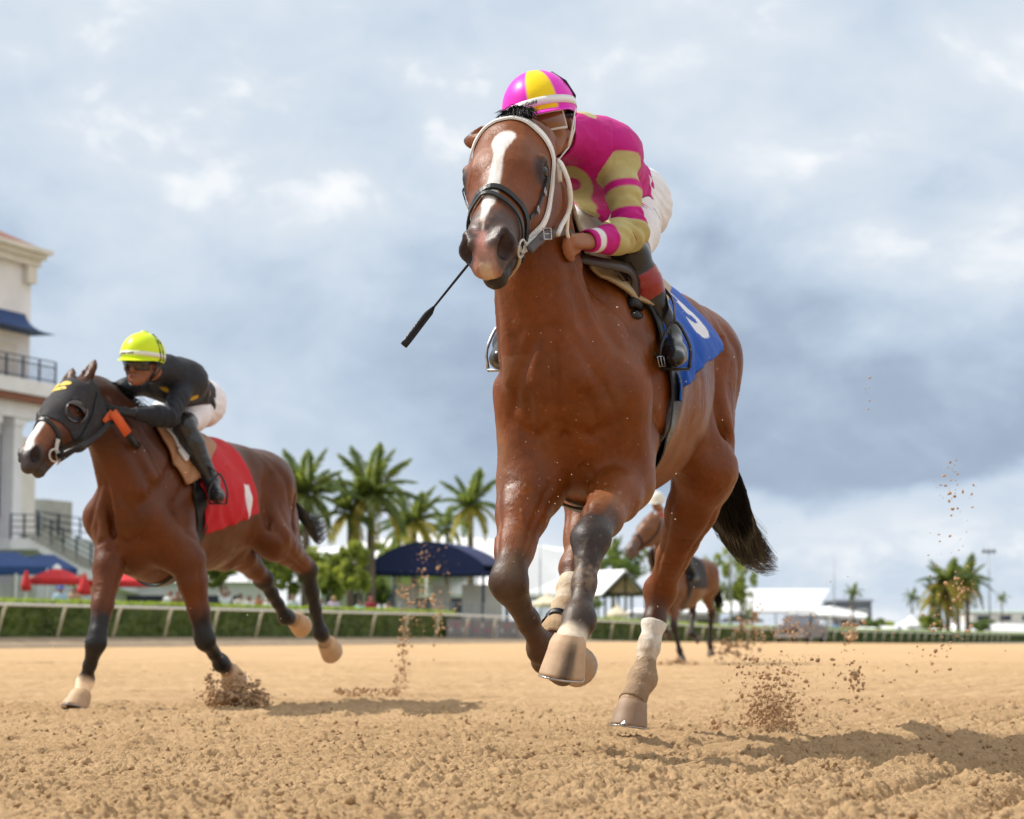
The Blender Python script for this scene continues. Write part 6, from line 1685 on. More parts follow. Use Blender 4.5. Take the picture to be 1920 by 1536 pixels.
M['palm_leaf'] = leaf_mat('palm_leaf', (0.105, 0.165, 0.06), (0.25, 0.30, 0.11), 1.2, 0.55)
M['palm_leaf_dry'] = leaf_mat('palm_leaf_dry', (0.32, 0.32, 0.09), (0.50, 0.44, 0.18), 1.2, 0.6)
M['bush_leaf'] = leaf_mat('bush_leaf', (0.15, 0.21, 0.06), (0.35, 0.40, 0.12), 1.2, 0.55)
M['dark_leaf'] = leaf_mat('dark_leaf', (0.06, 0.11, 0.03), (0.16, 0.22, 0.05), 1.4)
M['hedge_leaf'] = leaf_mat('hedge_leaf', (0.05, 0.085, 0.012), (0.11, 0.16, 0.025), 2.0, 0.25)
M['hedge_top'] = leaf_mat('hedge_top_leaf', (0.22, 0.32, 0.03), (0.36, 0.46, 0.05), 2.0, 0.3)  # lighter, yellower leaf colour for the top of the hedge
M['bark'] = simple_mat('palm_bark', (0.16, 0.13, 0.10), rough=0.9, var=0.25, vscale=4, bump=0.6, bscale=9, bdist=0.03)

def quads_mesh(name, C, U, W, mats, mi=None):
    """many leaf-sized faces: centres C, half axes U and W"""
    n = len(C); V = np.stack([C - U - W * 0.2, C + W * -1.0, C + U - W * 0.1, C + W], 1).reshape(-1, 3)
    F = np.arange(n * 4).reshape(-1, 4); me = np_mesh(name, V, F, False)
    for m in mats: me.materials.append(m)
    if mi is not None: me.polygons.foreach_set('material_index', np.asarray(mi, np.int32)[:len(me.polygons)])
    return me

# the strip beside the track, the lawn behind, and the far side ground
def strips():
    b = MB(); c = MB(); n = 60
    pts = [-420 + i * (2560 - -420) / n for i in range(n + 1)]
    V, F = [], []
    for px in pts:
        d0 = along(px, UF + 1.6); d1 = along(px, UF - 0.1)
        za = float(np.interp(d1, [68, 99, 118, 144, 165, 245, 400], [0.05, 0.11, 0.13, -0.10, -0.20, -0.50, -0.6]))
        p0 = P(px, 1195, d0); p0[2] = za; q0 = P(px, 1195, d0 - 0.5); q0[2] = za - 0.5; p1 = P(px, 1195, d1); p1[2] = ground_z(d1); V += [q0, p0, p1]
    for i in range(n):
        F.append((i * 3, i * 3 + 3, i * 3 + 4, i * 3 + 1)); F.append((i * 3 + 1, i * 3 + 4, i * 3 + 5, i * 3 + 2))
    b.add(V, F, 0, True); tag(b.build('verge', M['verge']), kind='structure')
    V, F = [], []
    for px in pts:
        d1 = along(px, UF - 0.1); p1 = P(px, 1195, d1); p1[2] = ground_z(d1) - 0.01; q = p1 + np.array((-TN[0], -TN[1], 0)) * 300; q[2] = p1[2]; V += [p1, q]
    for i in range(n): F.append((i * 2, i * 2 + 2, i * 2 + 3, i * 2 + 1))
    c.add(V, F, 0); tag(c.build('lawn', M['lawn']), kind='structure')
strips()

# hedge
def hedge(px0, px1, name_label):
    rs = np.random.RandomState(int(px0) + 900)
    a, b_ = Gg(px0, UF - 0.9), Gg(px1, UF - 0.9); Ln = np.linalg.norm((b_ - a)[:2])
    root = tag(empty('hedge', a), name_label, 'hedge', 'clipped hedges along the rail')
    n = int(Ln / 0.5); V, F = [], []
    for i in range(n + 1):
        k = i / n; c = a * (1 - k) + b_ * k; c[2] = ground_z(c[1])
        t = np.array((*TN, 0.0)); h = 1.15 + 0.02 * rs.randn()
        for dx, dz in ((0.50, -0.2), (0.48, h * 0.5), (0.42, h - 0.05), (-0.42, h - 0.05), (-0.5, -0.2)):
            V.append(c + t * (dx + rs.randn() * 0.02) + np.array((0, 0, dz + rs.randn() * 0.02)))
    for i in range(n):
        for j in range(4): F.append((i * 5 + j, i * 5 + 5 + j, i * 5 + 6 + j, i * 5 + 1 + j))
    link_mesh('hedge_core', np_mesh('hedge_core', np.array(V), np.array(F), False), M['hedge_leaf'], root)
    m = int(Ln * 190); k = rs.rand(m); s = rs.rand(m); C = a + (b_ - a) * k[:, None]; C[:, 2] = np.array([ground_z(y) for y in C[:, 1]])
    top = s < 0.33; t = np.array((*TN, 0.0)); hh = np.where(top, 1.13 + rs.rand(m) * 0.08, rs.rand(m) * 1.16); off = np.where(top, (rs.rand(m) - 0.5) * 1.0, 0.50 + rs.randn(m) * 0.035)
    C = C + t * off[:, None]; C[:, 2] += hh
    U = rs.randn(m, 3); U /= np.linalg.norm(U, axis=1)[:, None]; W = np.cross(U, rs.randn(m, 3)); W /= np.linalg.norm(W, axis=1)[:, None]
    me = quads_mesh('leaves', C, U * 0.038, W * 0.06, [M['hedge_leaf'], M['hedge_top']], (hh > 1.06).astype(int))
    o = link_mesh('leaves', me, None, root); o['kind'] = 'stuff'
hedge(-120, 838, 'long clipped green hedge behind the white rail on the left')
hedge(1075, 2000, 'clipped hedge running away to the right behind the far rail')

# rail: one thing, its posts parts
def rail():
    root = tag(empty('track_rail', Gg(480, UF)), 'white track rail on slanting posts in front of the hedge', 'rail')
    n = 60; pts = []
    for i in range(n + 1):
        px = -140 + (2100 + 140) * i / n; p = Gg(px, UF + 0.15, 0.99); pts.append(p)
    b = MB(); b.tube(pts, 0.055, n=8, flat=0.8, up=(0, 0, 1)); b.build('rail_bar', M['white_paint'], root)
    a = Gg(-120, UF); L0 = 0.0; proto = None; p = a.copy(); d = np.array((TD[0], TD[1], 0.0)); k = 0
    while p[1] < 235:
        z = ground_z(p[1])
        if proto is None:
            b = MB(); t = np.array((*TN, 0.0)); q = np.array((0.0, 0, 0))
            b.tube([q + t * -0.02 + d * -0.25, q + t * 0.05 + np.array((0, 0, 0.80)), q + t * 0.13 + np.array((0, 0, 0.95))], 0.042, n=6)
            proto = b.build('post', M['cream_post'] if 'cream_post' in M else M['white_paint'], None); o = proto
        else: o = proto.copy(); col.objects.link(o)
        o.parent = root; o.matrix_parent_inverse = MPI[root.name]; o.location = (p[0], p[1], z)
        p = p + d * 3.25
M['cream_post'] = simple_mat('cream_post', (0.60, 0.55, 0.42), rough=0.6, var=0.1)
rail()

# sponsor boards on the rail
def boards():
    bm_ = simple_mat('grey_board', (0.17, 0.17, 0.18), rough=0.6, var=0.12, vscale=2)
    wm, pm = simple_mat('white_print', (0.6, 0.6, 0.6), rough=0.6), simple_mat('pink_print', (0.5, 0.03, 0.18), rough=0.6)
    edges = [836, 884, 932, 980, 1028, 1074]
    for i in range(5):
        a, c = Gg(edges[i] + 1, UF - 0.25), Gg(edges[i + 1] - 1, UF - 0.25)
        root = tag(empty('sponsor_board', a), 'grey sponsor board with emblems, ' + ('leftmost, beside the hedge end', 'second from the hedge end', 'third from the hedge end', 'fourth, just left of the hind bandage', 'last, half hidden behind the bandaged hind leg')[i], 'board', 'sponsor boards along the rail')
        mid = (a + c) / 2; ln = np.linalg.norm((c - a)[:2]); rz = math.atan2((c - a)[1], (c - a)[0])
        b = MB(); b.box((mid[0], mid[1], mid[2] + 0.42), (ln, 0.04, 0.84), rz); b.build('panel', bm_, root)
        for j in range(4):
            q = a + (c - a) * (0.15 + 0.24 * j); q = q + np.array((TN[0], TN[1], 0)) * 0.03
            b = MB(); zz = mid[2] + (0.58 if j % 2 else 0.36)
            V = [(q[0] + math.cos(rz) * 0.14 * math.cos(x) * (1 if (k % 2) else 0.55), q[1] + math.sin(rz) * 0.14 * math.cos(x) * (1 if (k % 2) else 0.55), zz + 0.13 * math.sin(x) * (1 if (k % 2) else 0.55)) for k, x in enumerate([2 * math.pi * kk / 10 for kk in range(10)])]
            b.add(V, [tuple(range(10))]); b.build('emblem', pm if (j + i) % 2 else wm, root)
boards()

# ---------------------------------------------------------------- grandstand
def quad(b, p, q, r, s, mi=0, th=0.06, nrm=None):
    """a slab with four corners and real thickness"""
    p, q, r, s = [np.array(v, float) for v in (p, q, r, s)]
    n = unit(np.cross(q - p, s - p)) if nrm is None else np.array(nrm, float)
    V = [p, q, r, s, p - n * th, q - n * th, r - n * th, s - n * th]
    b.add(V, [(0, 1, 2, 3), (7, 6, 5, 4), (0, 4, 5, 1), (1, 5, 6, 2), (2, 6, 7, 3), (3, 7, 4, 0)], mi); return b
def grandstand():
    u0 = -66.0; N_ = np.array((*TN, 0.0)); D_ = np.array((*TD, 0.0))
    cor = G(44, 1195, u0); d0 = cor[1]; s = S_at(d0)
    root = tag(empty('grandstand', (cor[0], cor[1], 0.3)), 'white multi-storey grandstand with tiled roof, blue awnings and balcony at the left edge', 'building')
    zy = lambda y: CZ + (1195 - y) / s * (1.0 if True else 1)
    def wallbox(name, a0, a1, z0, z1, n0, n1, mat):        # along the track a0..a1 from the corner, n out towards the track
        b = MB(); c = cor + D_ * (a0 + a1) / 2 + N_ * (n0 + n1) / 2
        b.box((c[0], c[1], (z0 + z1) / 2), (abs(a1 - a0), abs(n1 - n0), z1 - z0), math.atan2(D_[1], D_[0])); return b.build(name, mat, root)
    Z = {k: zy(v) for k, v in dict(cb=497, ct=470, aw1=590, aw0=628, dk=707, slab=722, slb=748, tr=760, col=790, base=1200).items()}
    wallbox('upper_wall', -40, 0, Z['slab'], Z['cb'] + 0.2, -12, 0, M['white_wall'])
    wallbox('corner_bracket', -0.8, 0.0, Z['cb'] - 0.9, Z['cb'], 0.0, 0.35, M['cream_wall'])
    for k, (z0, z1, o) in enumerate(((Z['cb'], Z['cb'] + 0.35, 0.45), (Z['cb'] + 0.35, Z['cb'] + 0.62, 0.7), (Z['cb'] + 0.62, Z['cb'] + 0.85, 1.0))):
        wallbox('cornice', -40 - o, o * 0.5, z0, z1 - 0.003, -12 - o, o, M['cream_wall'])
    b = MB(); zc = Z['cb'] + 0.85
    A_, B_, C_, E_ = [cor + D_ * a + N_ * n_ for a, n_ in ((-41, 0.75), (0.3, 0.75), (0.3, -13.5), (-41, -13.5))]
    r0, r1 = cor + D_ * (-35) + N_ * (-6), cor + D_ * (-6) + N_ * (-6)
    for q, z in ((A_, zc), (B_, zc), (C_, zc), (E_, zc), (r0, zc + 3.4), (r1, zc + 3.4)): q[2] = z
    b.add([A_, B_, C_, E_, r0, r1], [(0, 1, 5, 4), (1, 2, 5), (2, 3, 4, 5), (3, 0, 4), (3, 2, 1, 0)]); b.build('roof', M['terracotta'], root)
    for i, a in enumerate((-4.1, -9.5, -15, -20.5, -26, -31.5, -37)):
        f = wallbox('window', a, a + 2.9, Z['slab'] + 0.2, Z['aw0'] - 0.6, -0.02, 0.06, M['cream_wall'])
        g = wallbox('glass', a + 0.2, a + 2.7, Z['slab'] + 0.3, Z['aw0'] - 0.8, 0.04, 0.10, M['dark_glass']); g.parent = f; g.matrix_parent_inverse = Matrix()
        g.matrix_parent_inverse = (MPI[root.name].inverted()).inverted()
    # concave awning of the upper storey
    b = MB(); n = 8; V = []
    for j in range(n + 1):
        k = j / n; out = 0.1 + 1.35 * k ** 1.6; z = Z['aw1'] + (Z['aw0'] - Z['aw1']) * (1 - (1 - k) ** 1.6); e = -0.6 + 0.8 * k ** 1.8
        for a, o in ((-38, out), (e, out), (e, 0.0)):
            p = cor + D_ * a + N_ * o; p[2] = z; V.append(p)
    F = []
    for j in range(n): F += [(j * 3, j * 3 + 3, j * 3 + 4, j * 3 + 1), (j * 3 + 1, j * 3 + 4, j * 3 + 5, j * 3 + 2)]
    F.append((n * 3, n * 3 + 2, n * 3 + 1)) 
    b.add(V, F, 0, True); b.build('awning', M['blue'], root)
    # balcony
    wallbox('balcony_slab', -40, 0.5, Z['slb'], Z['slab'], -0.5, 1.4, M['white_wall'])
    wallbox('slab_trim', -40, 0.5, Z['slb'] - 0.35, Z['slb'] - 0.01, -0.5, 1.2, M['terracotta'])
    for k in range(27):
        wallbox('baluster_post', 0.4 - 1.45 * k, 0.48 - 1.45 * k, Z['slab'] - 0.4, Z['slab'] + 1.15, 1.26, 1.34, M['iron'])
    for z in (1.12, 0.85, 0.12): wallbox('handrail', -38, 0.48, Z['slab'] + z, Z['slab'] + z + 0.06, 1.27, 1.33, M['iron'])
    b = MB(); 
    for k in range(232):
        c = cor + D_ * (0.35 - 0.165 * k) + N_ * 1.3; b.box((c[0], c[1], Z['slab'] + 0.5), (0.022, 0.022, 0.9), 0)
    o = b.build('balusters', M['iron'], root); o['kind'] = 'stuff'
    # lower storeys: columns in front of shaded wall
    wallbox('lower_wall', -40, -0.4, -0.3, Z['slab'] - 0.05, -12, -0.6, M['white_wall'])
    wallbox('entablature', -40, 0.2, Z['col'], Z['tr'] + 0.02, -0.5, 0.7, M['white_wall'])
    for a in (-1.2, -3.2, -6.0, -8.0, -11, -13):
        c = cor + D_ * (a - 0.4) + N_ * 0.15; b = MB(); b.box((c[0], c[1], (Z['col'] + 3.0) / 2 + 0.0), (0.75, 0.75, Z['col'] - 3.0), math.atan2(D_[1], D_[0])); b.box((c[0], c[1], 3.35), (1.0, 1.0, 0.7), math.atan2(D_[1], D_[0])); b.box((c[0], c[1], Z['col'] - 0.2), (0.95, 0.95, 0.38), math.atan2(D_[1], D_[0])); b.build('column', M['white_wall'], root)
    for a in (-2.0, -4.9, -9.5, -14, -17.5, -21, -24.5, -28, -31.5, -35):
        wallbox('window', a, a + 1.4, Z['col'] - 5.0, Z['col'] - 0.8, -0.62, -0.5, M['dark_glass'])
    wallbox('plinth', -40, 0.2, -0.3, 3.0, -0.6, 0.6, M['white_wall'])
    wallbox('side_block', -0.4, 1.2, -0.3, Z['col'] - 0.8, -10, -0.3, M['cream_wall'])
    return cor
GC = grandstand()

def stair():
    u = -62.0; N_ = np.array((*TN, 0.0))
    root = tag(empty('outside_stair', Gg(160, u)), 'white outside stair with navy iron railing descending beside the grandstand', 'stairs')
    top = [(20, 1008), (72, 1008)]; run = [(72, 1008), (170, 1062), (300, 1100), (420, 1128)]
    def pt(px, py, o=0.0): return G(px, py, u) + N_ * o
    def slab(name, pts, h, wdt, mat):
        b = MB()
        for (a, c) in zip(pts[:-1], pts[1:]):
            quad(b, pt(*a), pt(*c), pt(c[0], c[1] + h), pt(a[0], a[1] + h), 0, wdt, nrm=N_ )
        return b.build(name, mat, root)
    slab('landing', top, 22, 2.6, M['white_wall']); slab('stringer', run, 26, 2.4, M['white_wall'])
    steps = 26
    for i in range(steps):
        k = i / steps; px = 72 + (300 - 72) * k; py = np.interp(px, [72, 170, 300], [1008, 1062, 1100]); a = pt(px, py, -0.2)
        b = MB(); b.box((a[0], a[1], a[2] + 0.02), (0.45, 2.0, 0.14), TR * -1); b.build('tread', M['concrete'], root)
    P_ = [(20, 1008), (45, 1008), (72, 1008), (95, 1021), (118, 1034), (143, 1047), (170, 1062), (200, 1071), (235, 1081), (270, 1091), (300, 1100), (340, 1110), (380, 1119), (420, 1128)]
    for a in P_:
        p = pt(*a); b = MB(); b.box((p[0], p[1], p[2] + 0.55), (0.09, 0.09, 1.2)); b.build('rail_post', M['iron'], root)
    for dz in (1.1, 0.8, 0.5, 0.2):
        b = MB(); b.tube([pt(*a) + np.array((0, 0, dz)) for a in P_], 0.028, n=5); b.build('handrail', M['iron'], root)
    # upper terrace with its own railing, behind
    tr = tag(empty('terrace', Gg(110, -72)), 'upper terrace behind the outside stair with a grey block and railing', 'terrace')
    u = -74.0; b = MB(); quad(b, pt(15, 990), pt(420, 1050), pt(420, 1190), pt(15, 1190), 0, 6.0, nrm=N_); b.build('terrace_wall', M['grey_white'], tr)
    b = MB(); q = G(62, 968, -74.0); b.box((q[0], q[1] + 2, q[2] - 0.1), (2.4, 3, 2.2), -TR); b.build('plant_block', M['concrete'], tr)
    for i in range(9):
        px = 30 + 40 * i; p = G(px, 990 + (px - 15) * 60 / 405, -73.5); b = MB(); b.box((p[0], p[1], p[2] + 0.6), (0.10, 0.10, 1.3)); b.build('rail_post', M['iron'], tr)
    for dz in (1.2, 0.8, 0.4): b = MB(); b.tube([G(30 + 40 * i, 990 + (15 + 40 * i) * 60 / 405, -73.5) + np.array((0, 0, dz)) for i in range(10)], 0.035, n=5); b.build('handrail', M['iron'], tr)
M['grey_white'] = simple_mat('pale_grey_render', (0.50, 0.52, 0.55), rough=0.8, var=0.15, vscale=0.8)
stair()

def awning_tent(pxa, pxb, ytop, yedge, ybot, u, label, depth=3.5):
    N_ = np.array((*TN, 0.0)); a, c = G(pxa, yedge, u), G(pxb, yedge, u); r = G((pxa + pxb) / 2, ytop, u - depth / 2)
    root = tag(empty('shade_tent', Gg((pxa + pxb) / 2, u)), label, 'tent', 'blue shade tents by the stair')
    back = -N_ * depth; b = MB(); V = [a, c, c + back, a + back, r + (c - a) * 0.12, r - (c - a) * 0.12]
    b.add(V, [(0, 1, 4, 5), (1, 2, 4), (2, 3, 5, 4), (3, 0, 5)]); 
    dz = np.array((0, 0, -0.28)); b.add([a, c, c + back, a + back] + [q + dz for q in (a, c, c + back, a + back)], [(0, 4, 5, 1), (1, 5, 6, 2), (2, 6, 7, 3), (3, 7, 4, 0)])
    b.build('canopy', M['blue'], root)
    for q in (a, c, c + back, a + back):
        g = ground_z(q[1]); b = MB(); b.tube([(q[0], q[1], g), (q[0], q[1], q[2] - 0.1)], 0.05, n=6); b.build('leg', M['white_paint'], root)
awning_tent(-60, 88, 1035, 1062, 1075, -53.0, 'blue pitched shade tent at the left edge below the stair')
awning_tent(30, 146, 1040, 1066, 1075, -57.5, 'darker blue shade tent tucked under the stair beside the first')

def parasol(px, ytop, wpx, yedge, u, mat, label, group, closed=False, n=8):
    c = Gg(px, u); s = S_at(c[1]); zt = P(px, ytop, c[1])[2]; ze = P(px, yedge, c[1])[2]; r = wpx / 2 / s
    root = tag(empty('parasol', c), label, 'parasol', group)
    b = MB(); b.tube([c, (c[0], c[1], zt)], 0.03, n=6); b.build('pole', M['white_paint'], root)
    if closed:
        b = MB(); b.lathe((c[0], c[1], 0), [(0.05, zt), (0.13, zt - 0.3), (r, ze + 0.25), (r * 1.1, ze), (0.02, ze)], 10); b.build('folded_canopy', mat, root); return
    V = [(c[0], c[1], zt)]; 
    for rr, z in ((r * 0.5, zt - (zt - ze) * 0.42), (r, ze), (r, ze - 0.22)):
        for i in range(n): a = 2 * math.pi * (i + .5) / n; V.append((c[0] + rr * math.cos(a), c[1] + rr * math.sin(a), z))
    for i in range(n):
        j = (i + 1) % n; b = MB()
        b.add([V[0], V[1 + i], V[1 + j]], [(0, 1, 2)]); b.add([V[1 + i], V[1 + n + i], V[1 + n + j], V[1 + j]], [(0, 1, 2, 3)]); b.add([V[1 + n + i], V[1 + 2 * n + i], V[1 + 2 * n + j], V[1 + n + j]], [(0, 1, 2, 3)])
        b.build('canopy_panel', mat, root)
    b = MB(); b.lathe((c[0], c[1], zt), [(r * 0.18, -0.06), (r * 0.12, 0.05), (0.01, 0.14)], 8); b.build('vent_cap', M['tent'] if mat is M['red'] else mat, root)
parasol(104, 1064, 104, 1086, -50.5, M['red'], 'open red parasol with a white cap, left of the planted foreleg', 'red parasols')
parasol(222, 1070, 118, 1090, -49.0, M['red'], 'open red parasol seen between the forelegs of the left horse', 'red parasols')
parasol(47, 1070, 18, 1108, -47.0, M['red'], 'folded red parasol with a pale tip at the left edge', 'red parasols', True)
parasol(156, 1074, 26, 1116, -48.0, M['red'], 'folded red parasol standing just left of the planted foreleg', 'red parasols', True)
parasol(1027, 1115, 68, 1132, -47.0, M['cream_cloth'], 'cream parasol under the white marquee, left of the white bandaged hind leg', 'cream parasols')
parasol(1158, 1136, 46, 1152, -46.0, M['cream_cloth'], 'cream parasol in front of the timber gable pavilion', 'cream parasols')
parasol(1392, 1150, 84, 1163, -60.0, M['tent'], 'wide white parasol below the long white roof on the right', 'white parasols')

def table(px, u, w, lab):
    c = Gg(px, u); root = tag(empty('table', c), lab, 'table', 'green tables behind the hedge')
    b = MB(); b.lathe((c[0], c[1], c[2] + 0.95), [(w / 2, 0), (w / 2, 0.05), (0.01, 0.06)], 16); b.build('table_top', simple_mat('green_table', (0.05, 0.10, 0.10), rough=0.5), root)
    b = MB(); b.tube([c, (c[0], c[1], c[2] + 0.95)], 0.05, n=6); b.build('leg', M['iron'], root)
table(54, -44.0, 1.3, 'round green table beside the folded parasol at the left edge'); table(236, -44.0, 1.0, 'round green table under the parasol between the forelegs'); table(398, -44, 1.2, 'round green table beside the crowd under the horse belly')

# ---------------------------------------------------------------- navy vaulted canopy on its stage
def canopy():
    u = -47.5; N_ = np.array((*TN, 0.0)); pa, pb = 688, 908; ye = 1073; d = along(800, u)
    a, c = P(pa, ye, d), P(pb, ye, d); ln = np.linalg.norm(c - a); ex = unit(c - a); dp = np.array((0.35, 1.0, 0)); dp = unit(dp) * 3.6
    root = tag(empty('vaulted_canopy', Gg(800, u)), 'navy barrel-vaulted canopy on posts over a railed stage', 'canopy'); s = S_at(d)
    n = 18; ring_ = []
    for i in range(n + 1):
        k = i / n; h = (56 / s) * math.sin(math.pi * (0.04 + 0.92 * k)) ** 0.75; ring_.append(a + ex * ln * k + np.array((0, 0, h + 0.05)))
    V = ring_ + [p + dp for p in ring_] + [p * np.array((1, 1, 0)) + np.array((0, 0, a[2])) for p in ring_] + [p * np.array((1, 1, 0)) + np.array((0, 0, a[2])) + dp for p in ring_]; m = n + 1
    b = MB(); b.add(V, [(i, m + i, m + i + 1, i + 1) for i in range(n)], 0, True); b.add(V, [(i, i + 1, 2 * m + i + 1, 2 * m + i) for i in range(n)]); b.add(V, [(m + i, 3 * m + i, 3 * m + i + 1, m + i + 1) for i in range(n)])
    b.build('vault', M['navy'], root)
    b = MB(); z = a[2]
    for p, q in ((a, c), (a, a + dp), (c, c + dp), (a + dp, c + dp)): b.tube([p + np.array((0, 0, -0.05)), q + np.array((0, 0, -0.05))], 0.10, n=6)
    b.build('valance', M['navy'], root)
    for p in (a + ex * 0.15, c - ex * 0.05, a + dp, c + dp):
        g = ground_z(p[1]); b = MB(); b.tube([(p[0], p[1], g), (p[0], p[1], p[2])], 0.09, n=8); b.build('post', M['iron'], root)
    st = tag(empty('stage', Gg(800, u)), 'low grey stage with steel rails and pale back wall under the navy canopy', 'stage')
    g = ground_z(d); b = MB(); cc = (a + c) / 2 + dp / 2; b.box((cc[0], cc[1], g + 0.35), (ln, 3.4, 0.7)); b.build('deck', M['grey_panel'], st)
    b = MB(); cc = (a + c) / 2 + dp * 0.9
    for (k0, k1) in ((0.04, 0.22), (0.36, 0.52), (0.62, 0.98)):
        p = a + ex * ln * (k0 + k1) / 2 + dp * 0.9; b.box((p[0], p[1], g + 1.9), (ln * (k1 - k0), 0.06, 2.0))
    b.build('back_panel', M['cream_wall'], st)
    b = MB(); p = a + ex * ln * 0.45 + dp * 0.95; b.box((p[0], p[1], g + 1.5), (ln * 0.98, 0.05, 1.4)); b.build('back_wall', M['grey_panel'], st)
    for i in range(9):
        p = a + ex * ln * (0.28 + 0.72 * i / 8); b = MB(); b.tube([(p[0], p[1] - 0.1, g), (p[0], p[1] - 0.1, g + 1.9)], 0.035, n=6); b.build('rail_post', M['galv'], st)
    for z in (1.85, 1.35, 0.85):
        b = MB(); p, q = a + ex * ln * 0.28, c; b.tube([(p[0], p[1] - 0.1, g + z), (q[0], q[1] - 0.1, g + z)], 0.03, n=6); b.build('guard_rail', M['galv'], st)
canopy()

# ---------------------------------------------------------------- tents and pavilions
def ridge_tent(pl, pr, yr0, yr1, ye0, ye1, u, label, mat, wall=None, slope=4.0, over=0, inset=(0, 0)):
    """roof whose long side faces the track; yr: ridge heights, ye: eave heights in the picture at both ends"""
    N_ = np.array((*TN, 0.0)); a, c = G(pl, ye0, u), G(pr, ye1, u)
    back = -N_ * slope; ra, rc = G(pl + inset[0], yr0, u - slope / 2), G(pr + inset[1], yr1, u - slope / 2)
    root = tag(empty('marquee', Gg((pl + pr) / 2, u)), label, 'tent', 'white tents beyond the hedge')
    b = MB(); b.add([a, c, rc, ra, c + back, a + back], [(0, 1, 2, 3), (1, 4, 2), (4, 5, 3, 2), (5, 0, 3)])
    dz = np.array((0, 0, -0.25)); q = [a, c, c + back, a + back]; b.add(q + [v + dz for v in q], [(0, 4, 5, 1), (1, 5, 6, 2), (2, 6, 7, 3), (3, 7, 4, 0)])
    b.build('roof', mat, root)
    for k in range(5):
        for v in (0, 1):
            p = a + (c - a) * k / 4 + back * v; g = ground_z(p[1]); b = MB(); b.tube([(p[0], p[1], g - 0.2), (p[0], p[1], p[2] - 0.1)], 0.06, n=6); b.build('post', wall or M['white_paint'], root)
    return root
ridge_tent(800, 1075, 998, 1030, 1046, 1112, -57.0, 'large white marquee roof rising behind the navy canopy', M['tent'], slope=12)
ridge_tent(985, 1120, 1018, 1052, 1112, 1118, -52.0, 'white marquee right of the navy canopy with a thin dark pole before it', M['tent'], slope=9)
ridge_tent(1368, 1530, 1104, 1104, 1146, 1146, -56.5, 'long white pitched roof of the tent right of the galloping hind leg', M['tent'], slope=9, inset=(14, 27), wall=M['galv'])
ridge_tent(1556, 1626, 1136, 1150, 1152, 1158, -60, 'low white tent sloping away right of the long white roof', M['tent'], slope=5)
ridge_tent(1640, 1700, 1172, 1176, 1184, 1188, -52, 'low white tent roof far off beside the small peaked tent', M['tent'], slope=5)
ridge_tent(1800, 1960, 1166, 1172, 1184, 1190, -56, 'low white tent roofs at the right edge beyond the hedge', M['tent'], slope=5)

def peak_tent(px, ytop, w, yedge, u, label):
    c = Gg(px, u); s = S_at(c[1]); zt, ze = P(px, ytop, c[1])[2], P(px, yedge, c[1])[2]; r = w / 2 / s
    root = tag(empty('peaked_tent', c), label, 'tent', 'white tents beyond the hedge'); n = 8; b = MB(); V = [(c[0], c[1], zt)]
    for rr, z in ((r * 0.30, zt - (zt - ze) * 0.5), (r * 0.65, ze + (zt - ze) * 0.16), (r, ze), (r, ze - 0.4)):
        for i in range(n): a = 2 * math.pi * (i + .5) / n; V.append((c[0] + rr * math.cos(a), c[1] + rr * math.sin(a), z))
    F = [(0, 1 + i, 1 + (i + 1) % n) for i in range(n)]
    for k in range(3):
        for i in range(n): j = (i + 1) % n; F.append((1 + k * n + i, 1 + (k + 1) * n + i, 1 + (k + 1) * n + j, 1 + k * n + j))
    b.add(V, F); b.build('roof', M['tent'], root)
    for i in range(0, n, 2): p = V[1 + 2 * n + i]; b = MB(); b.tube([(p[0], p[1], c[2] - 0.2), (p[0], p[1], ze)], 0.05, n=6); b.build('post', M['white_paint'], root)
peak_tent(1711, 1151, 76, 1173, -60, 'small white peaked tent beyond the hedge, left of the right hand palms')

def pavilion():
    d = along(1170, -50.0); s = S_at(d); g = ground_z(d)
    root = tag(empty('pavilion', P(1175, 1195, d) * np.array((1, 1, 0)) + np.array((0, 0, g))), 'white roofed timber pavilion with a tan gable and dark beams', 'pavilion')
    ap, le, re = P(1174, 1070, d), P(1128, 1117, d), P(1216, 1117, d); bk = np.array((-3.4, 5.0, 0.0)); dz = np.array((0, 0, -0.16))
    b = MB()
    for p, q in ((ap, le), (ap, re)): quad(b, p + (0, -0.3, 0), q + (0, -0.3, 0), q + bk, p + bk, 0, 0.10)
    b.build('roof', M['tent'], root)
    for p, q in ((ap, le), (ap, re)):
        b = MB(); b.tube([p + dz + (0, -0.32, 0), q + dz + (0, -0.32, 0)], 0.12, n=4); b.build('barge_board', M['timber'], root)
    b = MB(); li, ri, ai = le * 0.86 + ap * 0.14 + dz, re * 0.86 + ap * 0.14 + dz, ap + dz * 2; li[2] = ri[2] = le[2] + 0.1; b.add([ai, li, ri, ai + (0, .1, 0), li + (0, .1, 0), ri + (0, .1, 0)], [(0, 1, 2), (5, 4, 3), (0, 3, 4, 1), (1, 4, 5, 2), (2, 5, 3, 0)]); b.build('gable', M['tan_board'], root)
    b = MB(); b.tube([ai + (0, -0.05, 0), ((li + ri) / 2) + (0, -0.05, 0)], 0.07, n=4); b.tube([li + (0, -0.06, 0), ri + (0, -0.06, 0)], 0.10, n=4); b.build('beam', M['timber'], root)
    for k in (0.0, 0.33, 0.66, 1.0):
        p = li + (ri - li) * k; b = MB(); b.box((p[0], p[1], (p[2] + g) / 2), (0.16, 0.16, p[2] - g)); b.build('post', M['timber'], root)
        q = p + bk * 0.9; b = MB(); b.box((q[0], q[1], (p[2] + g) / 2), (0.16, 0.16, p[2] - g)); b.build('post', M['timber'], root)
    b = MB(); m_ = (li + ri) / 2 + bk * 0.5; b.box((m_[0], m_[1], g + 0.9), (2.6, 2.4, 1.8)); b.build('bar_counter', M['timber'], root)
